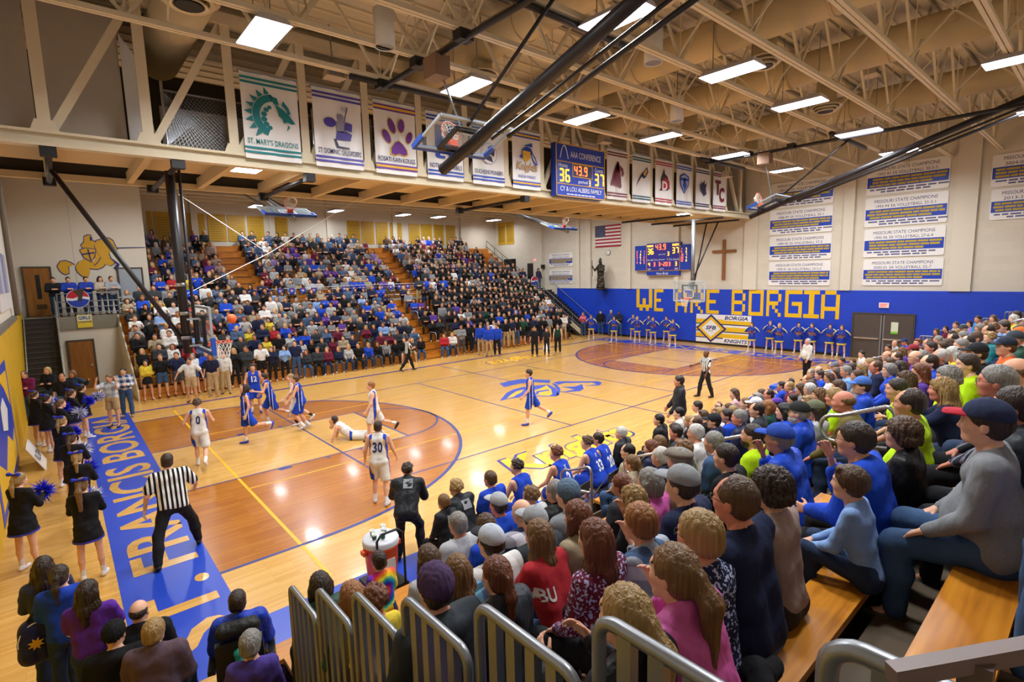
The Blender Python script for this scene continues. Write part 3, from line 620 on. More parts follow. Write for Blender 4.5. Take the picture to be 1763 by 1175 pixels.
# ---------------------------------------------------------------- floor and court paint
floor = struct(MB().box(XL, XF, YN, YB, -0.06, 0.0).build('floor', M_MAPLE))
def ring(cx, cy, r, w, a0, a1, n=64):
    A = np.linspace(a0, a1, n); v = [(cx+(r-w)*cos(a), cy+(r-w)*sin(a)) for a in A]+[(cx+r*cos(a), cy+r*sin(a)) for a in A]
    return v, [(i, i+n, i+n+1, i+1)[::-1] for i in range(n-1)]
def fpaint(name, mb, mat): return mb.build(name, mat, floor)
def strips(rects, z):
    m = MB()
    for x0, x1, y0, y1 in rects: m.add([(x0, y0, z), (x1, y0, z), (x1, y1, z), (x0, y1, z)], [(0, 1, 2, 3)])
    return m
for e in (0, 1):
    X = (lambda x: x) if e == 0 else (lambda x: 25.6-x)
    arc = [(1.575+6.02*cos(a), 7.62+6.02*sin(a)) for a in np.linspace(-pi/2, pi/2, 60)]; po = [(0, 1.6)]+arc+[(0, 13.64)]
    po = [(X(x), y) for x, y in po]; po = po if e == 0 else po[::-1]
    fpaint('stained_area', sheet(po, 0.0012), M_STAIN)
    k = [(0, 5.79), (5.79, 5.79), (5.79, 9.45), (0, 9.45)]; k = [(X(x), y) for x, y in k]; fpaint('lane', sheet(k if e == 0 else k[::-1], 0.0022), M_MAPLE)
    m = MB(); lw = 0.06
    def seg(x0, x1, y0, y1, m=m, X=X): a, b = sorted((X(x0), X(x1))); m.add([(a, y0, 0.0034), (b, y0, 0.0034), (b, y1, 0.0034), (a, y1, 0.0034)], [(0, 1, 2, 3)])
    seg(0, 5.79, 5.76, 5.81); seg(0, 5.79, 9.43, 9.48); seg(5.76, 5.82, 5.79, 9.45); seg(0, 1.575, 1.57, 1.64); seg(0, 1.575, 13.60, 13.67)
    for (cx, r, w) in ((1.575, 6.06, 0.09), (5.79, 1.86, 0.06)):
        v, f = ring(cx, 7.62, r, w, -pi/2, pi/2); m.add([(X(x), y, 0.0034) for x, y in v], f if e == 0 else [q[::-1] for q in f])
    for d in (2.15, 3.35, 4.25): seg(d, d+(0.3 if d == 2.15 else 0.06), 5.6, 5.76); seg(d, d+(0.3 if d == 2.15 else 0.06), 9.48, 9.64)
    fpaint('court_line', m, M_LINE)
    a, b = sorted((X(-1.25), X(0))); fpaint('baseline_band', strips([(a, b, -0.75, 15.5)], 0.0016), M_BLUEP)
    t = fit_text('ST. FRANCIS BORGIA', 15.5, 0.92, 0.02)
    on_plane('band_lettering', t, (X(-0.6), 7.55, 0), (0, 1 if e == 0 else -1, 0), (-1 if e == 0 else 1, 0, 0), M_MAPLE, floor, 0.0042)
fpaint('sideline', strips([(0, 25.6, 15.24, 15.45)], 0.0018), M_PURP); fpaint('sideline', strips([(-1.25, 26.85, -0.75, 0.0)], 0.0019), M_BLUEP)
vb = [(3.78, 3.83, 3.12, 12.12), (21.77, 21.82, 3.12, 12.12), (3.8, 21.8, 3.10, 3.15), (3.8, 21.8, 12.09, 12.14), (9.84, 9.89, 3.12, 12.12), (12.87, 12.92, 0, 15.24), (15.72, 15.77, 3.12, 12.12)]
fpaint('volleyball_line', strips(vb, 0.0038), M_LINE)
fpaint('practice_line', strips([(1.24, 1.30, 0.3, 14.6), (24.3, 24.36, 0.3, 14.6), (1.27, 24.3, 4.92, 4.97), (1.27, 24.3, 10.27, 10.32)], 0.0032), M_YELP)
for s_ in (1, -1):                       # the team name on both sides of the court
    cx, cy = (8.35, 1.62) if s_ > 0 else (17.2, 13.65)
    on_plane('side_lettering', fit_text('Knights', 4.72, 1.57, 0.05, 0.28), (cx, cy, 0), (s_, 0, 0), (0, s_, 0), M_LINE, floor, 0.0030)
    on_plane('side_lettering', fit_text('Knights', 4.55, 1.42, 0.038, 0.28), (cx, cy, 0), (s_, 0, 0), (0, s_, 0), M_YELP, floor, 0.0044)
def floor_poly(pts, mat, z, name='centre_emblem'):
    q = [G(u, v, 0)[:2] for u, v in pts]; A = sum(q[i][0]*q[i-1][1]-q[i-1][0]*q[i][1] for i in range(len(q))); q = q if A < 0 else q[::-1]
    fpaint(name, sheet([tuple(x) for x in q], z), mat)
E4 = [([(860, 661), (880, 656), (898, 653), (948, 655), (946, 660), (912, 658), (890, 662), (868, 667)], 0), ([(860, 691), (872, 677), (884, 671), (900, 667), (925, 664), (945, 663), (958, 670), (962, 681), (957, 683), (925, 683), (912, 681), (893, 685), (876, 687)], 0),
      ([(872, 687), (880, 680), (890, 674), (902, 671), (898, 676), (890, 680), (884, 684)], 1), ([(917, 681), (918, 673), (929, 670), (941, 664), (949, 671), (951, 679), (946, 682)], 1), ([(953, 659), (962, 657), (1031, 657), (1036, 660), (1032, 664), (1006, 665), (1028, 662), (1020, 659), (970, 660), (962, 663)], 0),
      ([(968, 667), (990, 666), (1002, 662), (1005, 670), (998, 674), (965, 676), (990, 671)], 0), ([(950, 660), (958, 662), (965, 670), (963, 680), (958, 682), (960, 672)], 0)]
for pts, c in E4: floor_poly(pts, M_YELP if c else M_LINE if c is None else M_BLUEP, 0.0042+0.0006*c)
floor_poly([(921, 680), (924, 674), (945, 671), (946, 673), (928, 676), (926, 680)], M_BLUEP, 0.0054)

# ---------------------------------------------------------------- walls
wf = struct(MB().box(XF, XF+0.3, YN, YB, 0, ZC).build('wall_far', M_CREAM2))
MB().box(XF-0.06, XF, YN, 21.6, 0, 3.33).build('wainscot', M_WBLUE, wf)
MB().box(XF-0.09, XF-0.061, 1.6, 21.2, 0.0, 0.12).build('base_strip', M_BLACK, wf)
for y0, y1 in ((6.0, 6.75), (1.35, 1.8), (-3.2, -2.45), (14.55, 14.95), (18.1, 18.55), (19.2, 19.5), (23.2, 24.2), (-7.3, -6.6), (10.9, 11.2)):
    MB().box(XF-0.14, XF, y0, y1, 3.33, ZC).build('pilaster', M_CREAM, wf)
wl = struct(MB().box(XL-0.3, XL, YN, YB, 0, ZC).build('wall_left', M_CREAM)); MB().box(XL, XL+0.03, YN, 24.0, 0, 3.45).build('wainscot', M_WYEL, wl); MB().box(XL, XL+0.12, YN, 17.4, 3.45, 3.6).build('ledge', paint('#6e675c', 0.6), wl)
wb = struct(MB().box(XL, XF, YB, YB+0.3, 0, ZC).build('wall_back', M_CREAM)); struct(MB().box(XL, XF, YN-0.3, YN, 0, ZC).build('wall_near', M_CREAM))
for x in (2.2, 5.0, 9.4, 13.2, 18.3, 24.6): MB().box(x, x+0.35, YB-0.16, YB, 6, ZC).build('pilaster', M_CREAM, wb)
wk = struct(MB().box(XL, 2.05, 24.0, 24.25, 3.2, ZC).build('wall_landing', M_CREAM)); MB().box(-0.72, -0.71, 23.99, 24.0, 3.2, ZC).build('panel_joint', paint('#9a9486'), wk); MB().box(1.85, 2.05, 24.25, YB, 3.2, ZC).build('return_wall', M_CREAM, wk)
wu = struct(MB().box(-1.55, 0.55, 22.4, 22.6, 0, 3.0).build('wall_under_landing', M_CREAM)); struct(MB().box(XL, 2.05, 22.4, 24.0, 3.02, 3.2).build('landing_floor', paint('#8d8778', 0.8))); MB().box(-1.55, 2.0, 22.36, 22.4, 2.62, 3.2).build('fascia', paint('#857f70', 0.85), wu)
ceil = struct(MB().box(XL, XF, YN, YB, ZC, ZC+0.2).build('ceiling', paint('#cfc6b0', 0.85, 0, 'deck_paint', 0.05, 1.0)))
for i in range(74):                      # ribs of the roof deck
    y = YN+0.3+i*0.525
    MB().box(XL, XF, y, y+0.1, ZC-0.05, ZC).build('deck_rib', M_STEEL, ceil)

# doors of the setting
def door(n, label, plane, a0, a1, z0, z1, mat, leaves=2, handle='bar'):
    """plane: ('x', v) or ('y', v); a runs along the wall"""
    ax, v = plane; d = -0.05
    def bx(m, p0, p1, q0, q1, t0, t1): return m.box(v+t0, v+t1, p0, p1, q0, q1) if ax == 'x' else m.box(p0, p1, v+t0, v+t1, q0, q1)
    o = thing('door_%d' % n, label, 'door', ((v, (a0+a1)/2, z0) if ax == 'x' else ((a0+a1)/2, v, z0)))
    fr = MB()
    for p0, p1, q0, q1 in ((a0-0.06, a0, z0, z1+0.06), (a1, a1+0.06, z0, z1+0.06), (a0, a1, z1, z1+0.06)): bx(fr, p0, p1, q0, q1, -0.1, 0.0)
    fr.build('door_frame', paint('#4a3f36', 0.5), o); w = (a1-a0)/leaves
    for i in range(leaves):
        lf = bx(MB(), a0+i*w+0.01, a0+(i+1)*w-0.01, z0+0.01, z1-0.01, -0.085, -0.04).build('door_leaf', mat, o)
        if handle == 'bar': bx(MB(), a0+i*w+0.12, a0+(i+1)*w-0.06, z0+0.98, z0+1.05, -0.15, -0.085).build('push_bar', M_CHROME, lf); bx(MB(), a0+w-0.09+i*0.11, a0+w-0.03+i*0.11, z0+0.05, z1-0.05, -0.10, -0.085).build('edge_strip', M_GREYM, lf)
        else: bx(MB(), a1-0.16, a1-0.08, z0+0.98, z0+1.08, -0.13, -0.085).build('handle', M_CHROME, lf)
    struct(o); return o
M_BROWN = paint('#4f443b', 0.55); M_OAK = NT('oak_door'); _g = M_OAK.noise(1.0, M_OAK.mapping((14.0, 14.0, 0.9)), 2.0); M_OAK.base(M_OAK.ramp(_g, [(0.2, '#7c4a14'), (0.8, '#a3691f')])); M_OAK = M_OAK.done(0.4)
d1 = door(1, 'dark brown double exit doors in the blue end wall', ('x', XF-0.06), -1.32, 1.1, 0.0, 2.2, M_BROWN)
MB().box(XF-0.17, XF-0.15, -0.75, -0.47, 1.35, 1.85).build('paper_notice', paint('#d7dfc2', 0.7), d1)
MB().box(XF-0.172, XF-0.17, -0.75, -0.47, 1.3, 1.4).build('notice_edge', paint('#7fc41e', 0.7), d1)
d2 = door(2, 'oak door with narrow window at the top of the stairs', ('y', 24.0), -2.5, -1.62, 3.22, 5.36, M_OAK, 1, 'knob'); MB().box(-2.12, -1.98, 23.89, 23.92, 4.0, 5.05).build('window_pane', M_BLACK, d2); MB().box(-2.2, -1.85, 23.9, 23.92, 3.55, 3.75).build('vent_grille', paint('#4a3314'), d2)
door(3, 'plain oak door under the landing beside the far bleachers', ('y', 22.4), -1.34, -0.5, 0.0, 2.12, M_OAK, 1, 'knob'); door(4, 'pale grey door on the landing wall under the horse mural', ('y', 24.0), 0.85, 1.75, 3.22, 5.28, paint('#9fa6ad', 0.6), 1, 'knob')
door(5, 'dark doorway on the upper level of the end wall', ('x', XF), 23.3, 24.9, 3.22, 5.3, paint('#2b2723', 0.6), 2, 'knob')
# ---------------------------------------------------------------- roof steel
def joist(y, z0, z1, x0, x1, name='roof_joist', step=1.5, w=0.07, ch=0.09):
    o = thing(name, 'x', 'joist', ((x0+x1)/2, y, z0)); struct(o)
    for s in (-1, 1):
        MB().box(x0, x1, y+s*0.045-w/2, y+s*0.045+w/2, z0, z0+ch).build('bottom_chord', M_STEEL, o)
    MB().box(x0, x1, y-0.09, y+0.09, z1-0.09, z1).build('top_chord', M_STEEL, o); x = x0+0.2; i = 0
    while x+step/2 < x1:
        a, b = ((x, y, z0+0.04), (x+step/2, y, z1-0.04)) if i % 2 == 0 else ((x, y, z1-0.04), (x+step/2, y, z0+0.04))
        MB().bar(a, b, 0.055, 0.055).build('web_bar', M_STEEL, o); x += step/2; i += 1
        if i % 2 == 0: MB().tube([(x, y, z0+0.05), (x, y, z1)], 0.014, 5).build('web_rod', M_STEEL, o)
    return o
JN = [4.2, 2.6, 1.0, -0.6, -2.2, -3.8, -5.4, -7.0]; JF = [22.0, 23.4, 24.8, 26.2, 27.6]
for i, y in enumerate(JN+JF):
    o = joist(y, 9.12, 10.85, XL, XF, step=2.4 if y < 6 else 3.4)
    o['label'] = ('cream open-web roof joist %s from the banner truss' % ['first', 'second', 'third', 'fourth', 'fifth', 'sixth', 'seventh', 'eighth'][i]) if i < 8 else 'cream roof joist over the upper far seats, %s from the back wall' % ['fifth', 'fourth', 'third', 'second', 'nearest'][i-8]
for k, x in enumerate(np.arange(0.5, 28, 4.4)):    # cross bridging
    m = MB()
    for a, b in zip(JN[:-1], JN[1:]): m.bar((x, a, 9.2), (x, b, 10.8), 0.035, 0.035); m.bar((x, a, 10.8), (x, b, 9.2), 0.035, 0.035)
    m.build('cross_bridging', M_STEEL, ceil)
# the truss with the banners, and the soffit behind it
YT, ZB, ZT = 6.45, 7.27, 10.35; NODE = [-1.34+1.663*k for k in range(18)]
tr = struct(thing('banner_truss', 'tall cream steel truss carrying the school banners', 'truss', (13, YT, ZB)))
MB().box(XL, XF, YT-0.13, YT+0.13, ZB, ZB+0.07).build('bottom_flange', M_STEEL, tr); MB().box(XL, XF, YT-0.02, YT+0.02, ZB+0.07, ZB+0.24).build('bottom_web', M_STEEL, tr); MB().box(XL, XF, YT-0.13, YT+0.13, ZB+0.24, ZB+0.29).build('bottom_flange', M_STEEL, tr); MB().box(XL, XF, YT-0.13, YT+0.13, ZT, ZT+0.25).build('top_chord', M_STEEL, tr)
for k, x in enumerate(NODE):
    MB().box(x-0.1, x+0.1, YT-0.09, YT-0.06, ZB+0.29, ZT).build('vertical_flange', M_STEEL, tr); MB().box(x-0.02, x+0.02, YT-0.06, YT+0.07, ZB+0.29, ZT).build('vertical', M_STEEL, tr)
    d = 1 if k < 9 else -1
    if 0 <= k+d < len(NODE): MB().bar((x+0.1*d, YT+0.03, ZB+0.3), (NODE[k+d]-0.08*d, YT+0.03, ZT), 0.15, 0.11, (0, 1, 0)).build('diagonal', M_STEEL, tr)
    MB().prism([(-0.22, 0), (0.22, 0), (0.14, 0.2), (-0.14, 0.2)], (x, YT-0.1, ZB+0.29), (1, 0, 0), (0, 0, 1), 0.02).build('gusset', M_STEEL, tr)
so = struct(thing('soffit', 'tan painted soffit under the catwalk behind the banner truss', 'soffit', (13, 8.5, ZB)))
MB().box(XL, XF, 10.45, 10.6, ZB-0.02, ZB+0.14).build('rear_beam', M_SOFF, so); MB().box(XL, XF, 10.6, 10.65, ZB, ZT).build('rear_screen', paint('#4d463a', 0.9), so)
for k, x in enumerate(NODE):
    MB().box(x-0.07, x+0.07, YT+0.13, 10.45, ZB+0.02, ZB+0.3).build('cross_beam', M_SOFF, so)
    x1 = NODE[k+1] if k+1 < len(NODE) else XF
    MB().box(x+0.07, x1-0.07, YT+0.13, 9.7, ZB+0.3, ZB+0.34).build('soffit_panel', M_SOFF, so)
MB().box(XL, NODE[0]-0.07, YT+0.13, 9.7, ZB+0.3, ZB+0.34).build('soffit_panel', M_SOFF, so)
# ---------------------------------------------------------------- lamps
M_LAMP = emis('#f4f1ff', 9.0, 'lamp_diffuser'); M_LAMP.cycles.emission_sampling = 'NONE'; M_HOUS = paint('#c9c6cf', 0.5)
def troffer(x, y, z, label, lx=0.62, ly=1.3, hang=9.12, group='ceiling lights', w=None, pend=True):
    o = thing('ceiling_light', label, 'light', (x, y, z), 0, group)
    MB().hexa([(x-lx/2, y-ly/2, z), (x+lx/2, y-ly/2, z), (x+lx/2, y+ly/2, z), (x-lx/2, y+ly/2, z), (x-lx/2+0.1, y-ly/2+0.05, z+0.12), (x+lx/2-0.1, y-ly/2+0.05, z+0.12), (x+lx/2-0.1, y+ly/2-0.05, z+0.12), (x-lx/2+0.1, y+ly/2-0.05, z+0.12)]).build('housing', M_HOUS, o)
    MB().box(x-lx/2+0.02, x+lx/2-0.02, y-ly/2+0.02, y+ly/2-0.02, z-0.012, z-0.002).build('diffuser', M_LAMP, o)
    if pend:
        for s in (-1, 1): MB().bar((x, y+s*ly*0.35, z+0.12), (x, y+s*ly*0.35, 10.85), 0.015).build('hanger', M_GREYM, o)
    L = bpy.data.lights.new('lamp', 'AREA'); L.shape = 'RECTANGLE'; L.size = lx-0.06; L.size_y = ly-0.06; L.energy = w or LIGHT_W; L.color = (0.93, 0.97, 1.0); L.spread = R_(165)
    lo = bpy.data.objects.new('lamp', L); C.objects.link(lo); lo.parent = o; lo.location = (0, 0, -0.02); return o
ORD = ['nearest', 'second', 'third', 'fourth', 'fifth', 'sixth', 'seventh', 'eighth', 'ninth', 'tenth']
for i, x in enumerate((1.8, 6.3, 10.6, 14.35, 19.2, 24.5)): troffer(x, 3.1, 9.0, 'bright hanging strip light beside the banner truss, %s from the camera' % ORD[i])
for i, x in enumerate((2.1, 6.4, 10.55, 14.4, 19.4, 24.4)): troffer(x, -1.25, 9.0, 'bright hanging strip light over the near sideline, %s from the camera' % ORD[i])
for i, x in enumerate((3.0, 9.0, 15.0, 21.0)): troffer(x, -5.6, 9.0, 'hanging strip light above the near seats, %s from the camera' % ORD[i])
for i, x in enumerate((2.5, 23.8)): troffer(x, 7.75, ZB+0.18, ['square light under the soffit beside the folded hoop', 'flat light under the far end of the soffit'][i], 0.8, 0.7, pend=False)
for i, x in enumerate((2.0, 7.5, 13.0, 18.5, 24.0)): troffer(x, 13.6, 9.0, 'hanging light over the far sideline hidden by the soffit, %s from the left' % ORD[i]); troffer(x, 19.5, 9.0, 'hanging light over the lower far seats hidden by the soffit, %s from the left' % ORD[i])
for i, x in enumerate((8.1, 13.0, 18.0, 21.0, 26.4)): troffer(x, 26.9, 8.95, 'small looking strip light over the upper far seats, %s from the left' % ORD[i], w=LIGHT_W*0.45)
# ducts and diffusers
M_DUCT = paint('#cdb98f', 0.6, 0, 'duct_paint', 0.05)
for i, (x, y0, y1) in enumerate(((6.95, -9.4, 6.2), (11.2, -9.4, 6.2), (15.2, -9.4, 6.2), (20.5, -9.4, 6.2), (2.6, -9.4, -3.0))):
    o = tag(MB().lathe([(0, 0), (0.42, 0), (0.42, y1-y0), (0, y1-y0)], (x, y0, 10.15), 22, (0, 1, 0)).build('air_duct', M_DUCT, None, True, (x, y0, 10.15)), 'wide round cream air duct between the joists, %s from the camera' % ['second', 'third', 'fourth', 'farthest', 'nearest'][i], 'duct', 'round ducts'); struct(o)
    for k in range(6): MB().lathe([(0.42, 0), (0.445, 0.0), (0.445, 0.05), (0.42, 0.05)], (x, y0+1.5+k*2.4, 10.15), 22, (0, 1, 0)).build('duct_seam', M_DUCT, o, True)
tag(struct(MB().lathe([(0.48, 0), (0.5, 0), (0.5, 4.6), (0, 4.6)], (1.05, 4.6, 10.25), 24, (0, 1, 0)).build('air_duct', paint('#c9bb9b', 0.6), None, True, (1.05, 4.6, 10.25))), 'large cream duct ending behind the left end of the truss', 'duct')
def vent(x, y, z, r, label, can=False):
    o = thing('air_diffuser', label, 'vent', (x, y, z), 0, 'round ceiling vents'); c = (x, y, z); MB().bar((x, y, z+0.5), (x, y, 10.86), 0.02).build('hanger', M_GREYM, o)
    if can: MB().lathe([(0, 0.7), (r, 0.7), (r, 0.0), (r*0.96, 0.0), (r*0.96, 0.1)], c, 22).build('can', M_WHITE, o, True); MB().lathe([(0, 0.04), (r*0.9, 0.04), (r*0.9, 0.02), (0, 0.02)], c, 22).build('grille', M_GREYM, o)
    else:
        MB().lathe([(0, 0.9), (r*0.62, 0.9), (r*0.62, 0.2), (r*0.7, 0.16)], c, 22).build('neck', M_DUCT, o, True)
        for q, zz in ((1.0, 0.16), (0.82, 0.09), (0.62, 0.02)): MB().lathe([(r*q*0.72, zz+0.07), (r*q, zz), (r*q, zz-0.03), (r*q*0.8, zz-0.0)], c, 24).build('cone_ring', M_STEEL, o, True)
        MB().lathe([(0, 0.03), (r*0.45, 0.03), (r*0.45, 0.0), (0, 0.0)], c, 20).build('damper', M_DARK, o)
for i, (x, y, r, c) in enumerate(((0.75, 3.6, 0.5, 0), (7.0, 3.35, 0.42, 0), (12.0, 3.3, 0.42, 0), (16.6, 3.35, 0.42, 0), (21.6, 3.4, 0.42, 0), (7.15, -1.6, 0.45, 0), (11.8, -1.4, 0.45, 0), (17.2, -0.95, 0.45, 0), (3.9, 2.5, 0.2, 1), (8.9, -0.3, 0.2, 1), (13.4, 1.9, 0.2, 1))):
    vent(x, y, 9.35 if not c else 9.1, r, ['big', 'first', 'second', 'third', 'fourth', 'first', 'second', 'third', 'nearest', 'middle', 'farthest'][i]+(' round diffuser close to the left end of the truss' if i == 0 else ' round diffuser along the truss side of the ceiling' if i < 5 else ' round diffuser along the near side of the ceiling' if i < 8 else ' white cylinder vent hanging between the joists'), bool(c))

# ---------------------------------------------------------------- things on the walls
def facing(o, r, u): return dict(o=np.array(o, float), r=np.array(r, float), u=np.array(u, float), n=np.cross(r, u))
def P3(F, x, y, d=0.0): return F['o']+F['r']*x+F['u']*y+F['n']*d
def panel(F, x0, x1, y0, y1, d0, d1, mat, name, parent):
    pts = [P3(F, x, y, d0) for x, y in ((x0, y0), (x1, y0), (x1, y1), (x0, y1))]+[P3(F, x, y, d1) for x, y in ((x0, y0), (x1, y0), (x1, y1), (x0, y1))]
    return MB().hexa(pts).build(name, mat, parent)
def poly(F, pts, mat, name, parent, d=0.01, th=0.004):
    A = sum(pts[i][0]*pts[i-1][1]-pts[i-1][0]*pts[i][1] for i in range(len(pts))); pts = pts if A < 0 else pts[::-1]
    return MB().prism(pts, P3(F, 0, 0, d+th), F['r'], F['u'], th).build(name, mat, parent)
def words(F, x, y, w, h, body, mat, parent, d=0.012, bold=0.01, shear=0.0, name='lettering'):
    return on_plane(name, fit_text(body, w, h, bold, shear), P3(F, x, y), F['r'], F['u'], mat, parent, d)
def ellipse(cx, cy, rx, ry, n=16, a=0.0): return [(cx+rx*cos(t)*cos(a)-ry*sin(t)*sin(a), cy+rx*cos(t)*sin(a)+ry*sin(t)*cos(a)) for t in np.linspace(0, 2*pi, n+1)[:-1]]
SEG = {'0': 'abcdef', '1': 'bc', '2': 'abged', '3': 'abgcd', '4': 'fgbc', '5': 'afgcd', '6': 'afgedc', '7': 'abc', '8': 'abcdefg', '9': 'abcdfg', '-': 'g'}
def digits(F, x, y, h, s, mat, parent, d=0.02):
    m = MB(); w = h*0.52; t = h*0.13; cx = x
    for ch in s:
        if ch == '.': q = [(cx, y, cx+t, y+t)]; cx += t*2.0
        else:
            R2 = {'a': (t*.6, h-t, w-t*.6, h), 'd': (t*.6, 0, w-t*.6, t), 'g': (t*.6, h/2-t/2, w-t*.6, h/2+t/2), 'f': (0, h/2+t*.3, t, h-t*.5), 'b': (w-t, h/2+t*.3, w, h-t*.5), 'e': (0, t*.5, t, h/2-t*.3), 'c': (w-t, t*.5, w, h/2-t*.3)}
            q = [(cx+R2[k][0], y+R2[k][1], cx+R2[k][2], y+R2[k][3]) for k in SEG[ch]]; cx += w*1.3
        for a, b, c, e in q: m.add([P3(F, a, b, d), P3(F, c, b, d), P3(F, c, e, d), P3(F, a, e, d)], [(0, 1, 2, 3)])
    return m.build('digit_readout', mat, parent)
LED_O = emis('#ff5a1e', 4.0, 'led_orange'); LED_Y = emis('#ffb01e', 4.0, 'led_amber'); M_NAVY = paint('#232a6b', 0.5); M_SBLUE = paint('#1c3fb0', 0.4); M_SYEL = paint('#d9a51e', 0.4); M_LTXT = paint('#dfe3ee', 0.5)
WALLF = lambda y, z, x=XF-0.06: facing((x, y, z), (0, -1, 0), (0, 0, 1))

# school banners on the truss
def banner(k, label, c1, c2, title, draw):
    x0 = NODE[k]+0.2; w, h = 1.3, 1.95; o = thing('school_banner', label, 'banner', (x0+w/2, YT-0.16, ZB+0.2), 0, 'school banners on the truss'); F = facing((x0, YT-0.16, ZB+0.2), (1, 0, 0), (0, 0, 1))
    n = 12; V = []; 
    for i in range(n+1):
        for j in (0, 1): V.append(P3(F, w*i/n, h*j, 0.012*sin(i*1.1+k)+0.006*cos(i*2.3)))
    MB().add(V, [(2*i, 2*i+2, 2*i+3, 2*i+1) for i in range(n)]).build('cloth', M_VINYL, o, True); MB().tube([P3(F, -0.03, h, 0), P3(F, w+0.03, h, 0)], 0.02).build('hanging_rod', M_GREYM, o)
    for y in (0.12, h-0.26):
        if c2: panel(F, 0, w, y, y+0.15, 0.022, 0.026, c1, 'stripe', o); panel(F, 0, w, y+0.045, y+0.105, 0.026, 0.03, c2, 'stripe', o)
        else: panel(F, 0, w, y, y+0.05, 0.022, 0.026, c1, 'stripe', o); panel(F, 0, w, y+0.1, y+0.15, 0.022, 0.026, c1, 'stripe', o)
    if title: words(F, w/2, 0.4, 1.16, 0.13, title, M_NAVY if c2 or 'ARY' not in title else c1, o, 0.03)
    D = lambda pts, m, d=0.03, nm='emblem': poly(F, pts, m, nm, o, d, 0.003); draw(F, D, o); return o
TEAL = paint('#0f7d84', 0.45); PUR = paint('#4a3aa8', 0.45); PUR2 = paint('#6b2f92', 0.45); GLD = paint('#e0b02c', 0.45); BLU = paint('#2348b8', 0.45); MAR = paint('#7a1f33', 0.45); RED = paint('#b5202c', 0.45); NVY = paint('#1d2350', 0.45); TEAL2 = paint('#0e5a68', 0.45); W2 = M_VINYL
def arc_band(cx, cy, r0, r1, a0, a1, n=14):
    A = np.linspace(R_(a0), R_(a1), n); return [(cx+r1*cos(a), cy+r1*sin(a)) for a in A]+[(cx+r0*cos(a), cy+r0*sin(a)) for a in A[::-1]]
def dr_dragon(F, D, o):
    D(arc_band(0.72, 1.02, 0.34, 0.50, 95, 248), TEAL); D([(0.62, 1.5), (0.8, 1.46), (0.84, 1.3), (0.72, 1.32)], TEAL)
    for a in range(100, 225, 17):
        q = R_(a); D([(0.72+0.52*cos(q), 1.02+0.52*sin(q)), (0.72+0.68*cos(q+0.14), 1.02+0.68*sin(q+0.14)), (0.72+0.52*cos(q+0.25), 1.02+0.52*sin(q+0.25))], TEAL)
    for a, r in ((118, 0.05), (140, 0.06), (165, 0.065), (190, 0.07), (215, 0.065), (238, 0.055)): q = R_(a); D(ellipse(0.74+0.27*cos(q), 0.98+0.27*sin(q), r, r*0.85), TEAL)
    D([(0.74, 1.32), (0.92, 1.22), (1.08, 1.08), (1.2, 0.92), (1.1, 0.9), (1.02, 0.94), (0.92, 0.9), (0.9, 1.0), (0.82, 1.05), (0.8, 1.15)], TEAL); D([(0.9, 1.32), (1.0, 1.22), (1.04, 1.1), (1.1, 1.15), (1.06, 1.27), (0.94, 1.42)], TEAL); D([(1.0, 0.92), (1.06, 0.82), (0.98, 0.72), (1.02, 0.86)], TEAL)
def dr_crus(F, D, o):
    D(ellipse(0.42, 1.12, 0.16, 0.12), PUR); D([(0.55, 0.7), (0.95, 0.72), (1.0, 0.88), (0.85, 0.95), (0.6, 0.92)], PUR); D([(0.8, 0.98), (1.0, 0.95), (1.02, 1.15), (0.84, 1.18)], PUR); D([(0.58, 0.92), (0.78, 0.9), (0.8, 1.2), (0.6, 1.18)], paint('#9a98b0', 0.5)); D([(0.78, 1.15), (0.8, 1.15), (0.92, 1.55), (0.9, 1.56)], NVY); D([(0.72, 1.54), (0.92, 1.56), (0.9, 1.44), (0.76, 1.46)], paint('#b6b3c8', 0.5)); D([(0.5, 0.72), (0.56, 0.72), (0.62, 0.55), (0.9, 0.54), (0.92, 0.5), (0.56, 0.5)], NVY); D(ellipse(0.7, 1.27, 0.09, 0.09), paint('#8e8ba5', 0.5))
def dr_paw(F, D, o):
    for q, m, d, g in ((1.0, GLD, 0.03, 1.14), (1.0, PUR2, 0.034, 1.0)):
        for cx, cy, rx, ry, a in ((0.35, 1.0, 0.1, 0.19, 0.5), (0.52, 1.3, 0.1, 0.2, 0.35), (0.82, 1.34, 0.1, 0.18, -0.1), (1.06, 1.05, 0.09, 0.17, -0.4)): D(ellipse(cx, cy, rx*g, ry*g, 16, a), m, d)
        D([(0.72+(x-0.72)*g, 0.72+(y-0.72)*g) for x, y in ((0.48, 0.55), (0.6, 0.52), (0.72, 0.58), (0.88, 0.53), (0.98, 0.58), (0.96, 0.7), (0.84, 0.84), (0.72, 0.92), (0.6, 0.86), (0.48, 0.7))], m, d)
def dr_nd(F, D, o):
    words(F, 0.6, 1.12, 0.66, 0.95, 'N', BLU, o, 0.03, 0.05); words(F, 0.66, 1.05, 0.7, 0.55, 'D', BLU, o, 0.035, 0.05)
    for y in (0.62, 1.5): D([(0.32, y), (0.62, y), (0.62, y+0.08), (0.32, y+0.08)], BLU)
def dr_pion(F, D, o):
    D(ellipse(0.66, 0.98, 0.33, 0.33, 24), paint('#9a9bb8', 0.5)); D(ellipse(0.66, 0.98, 0.31, 0.31, 24), W2, 0.033); D([(0.6, 1.0), (0.85, 0.9), (0.88, 1.1), (0.72, 1.25), (0.6, 1.18)], NVY, 0.036); D([(0.45, 0.8), (0.8, 0.72), (0.75, 0.9), (0.55, 0.95)], NVY, 0.036)
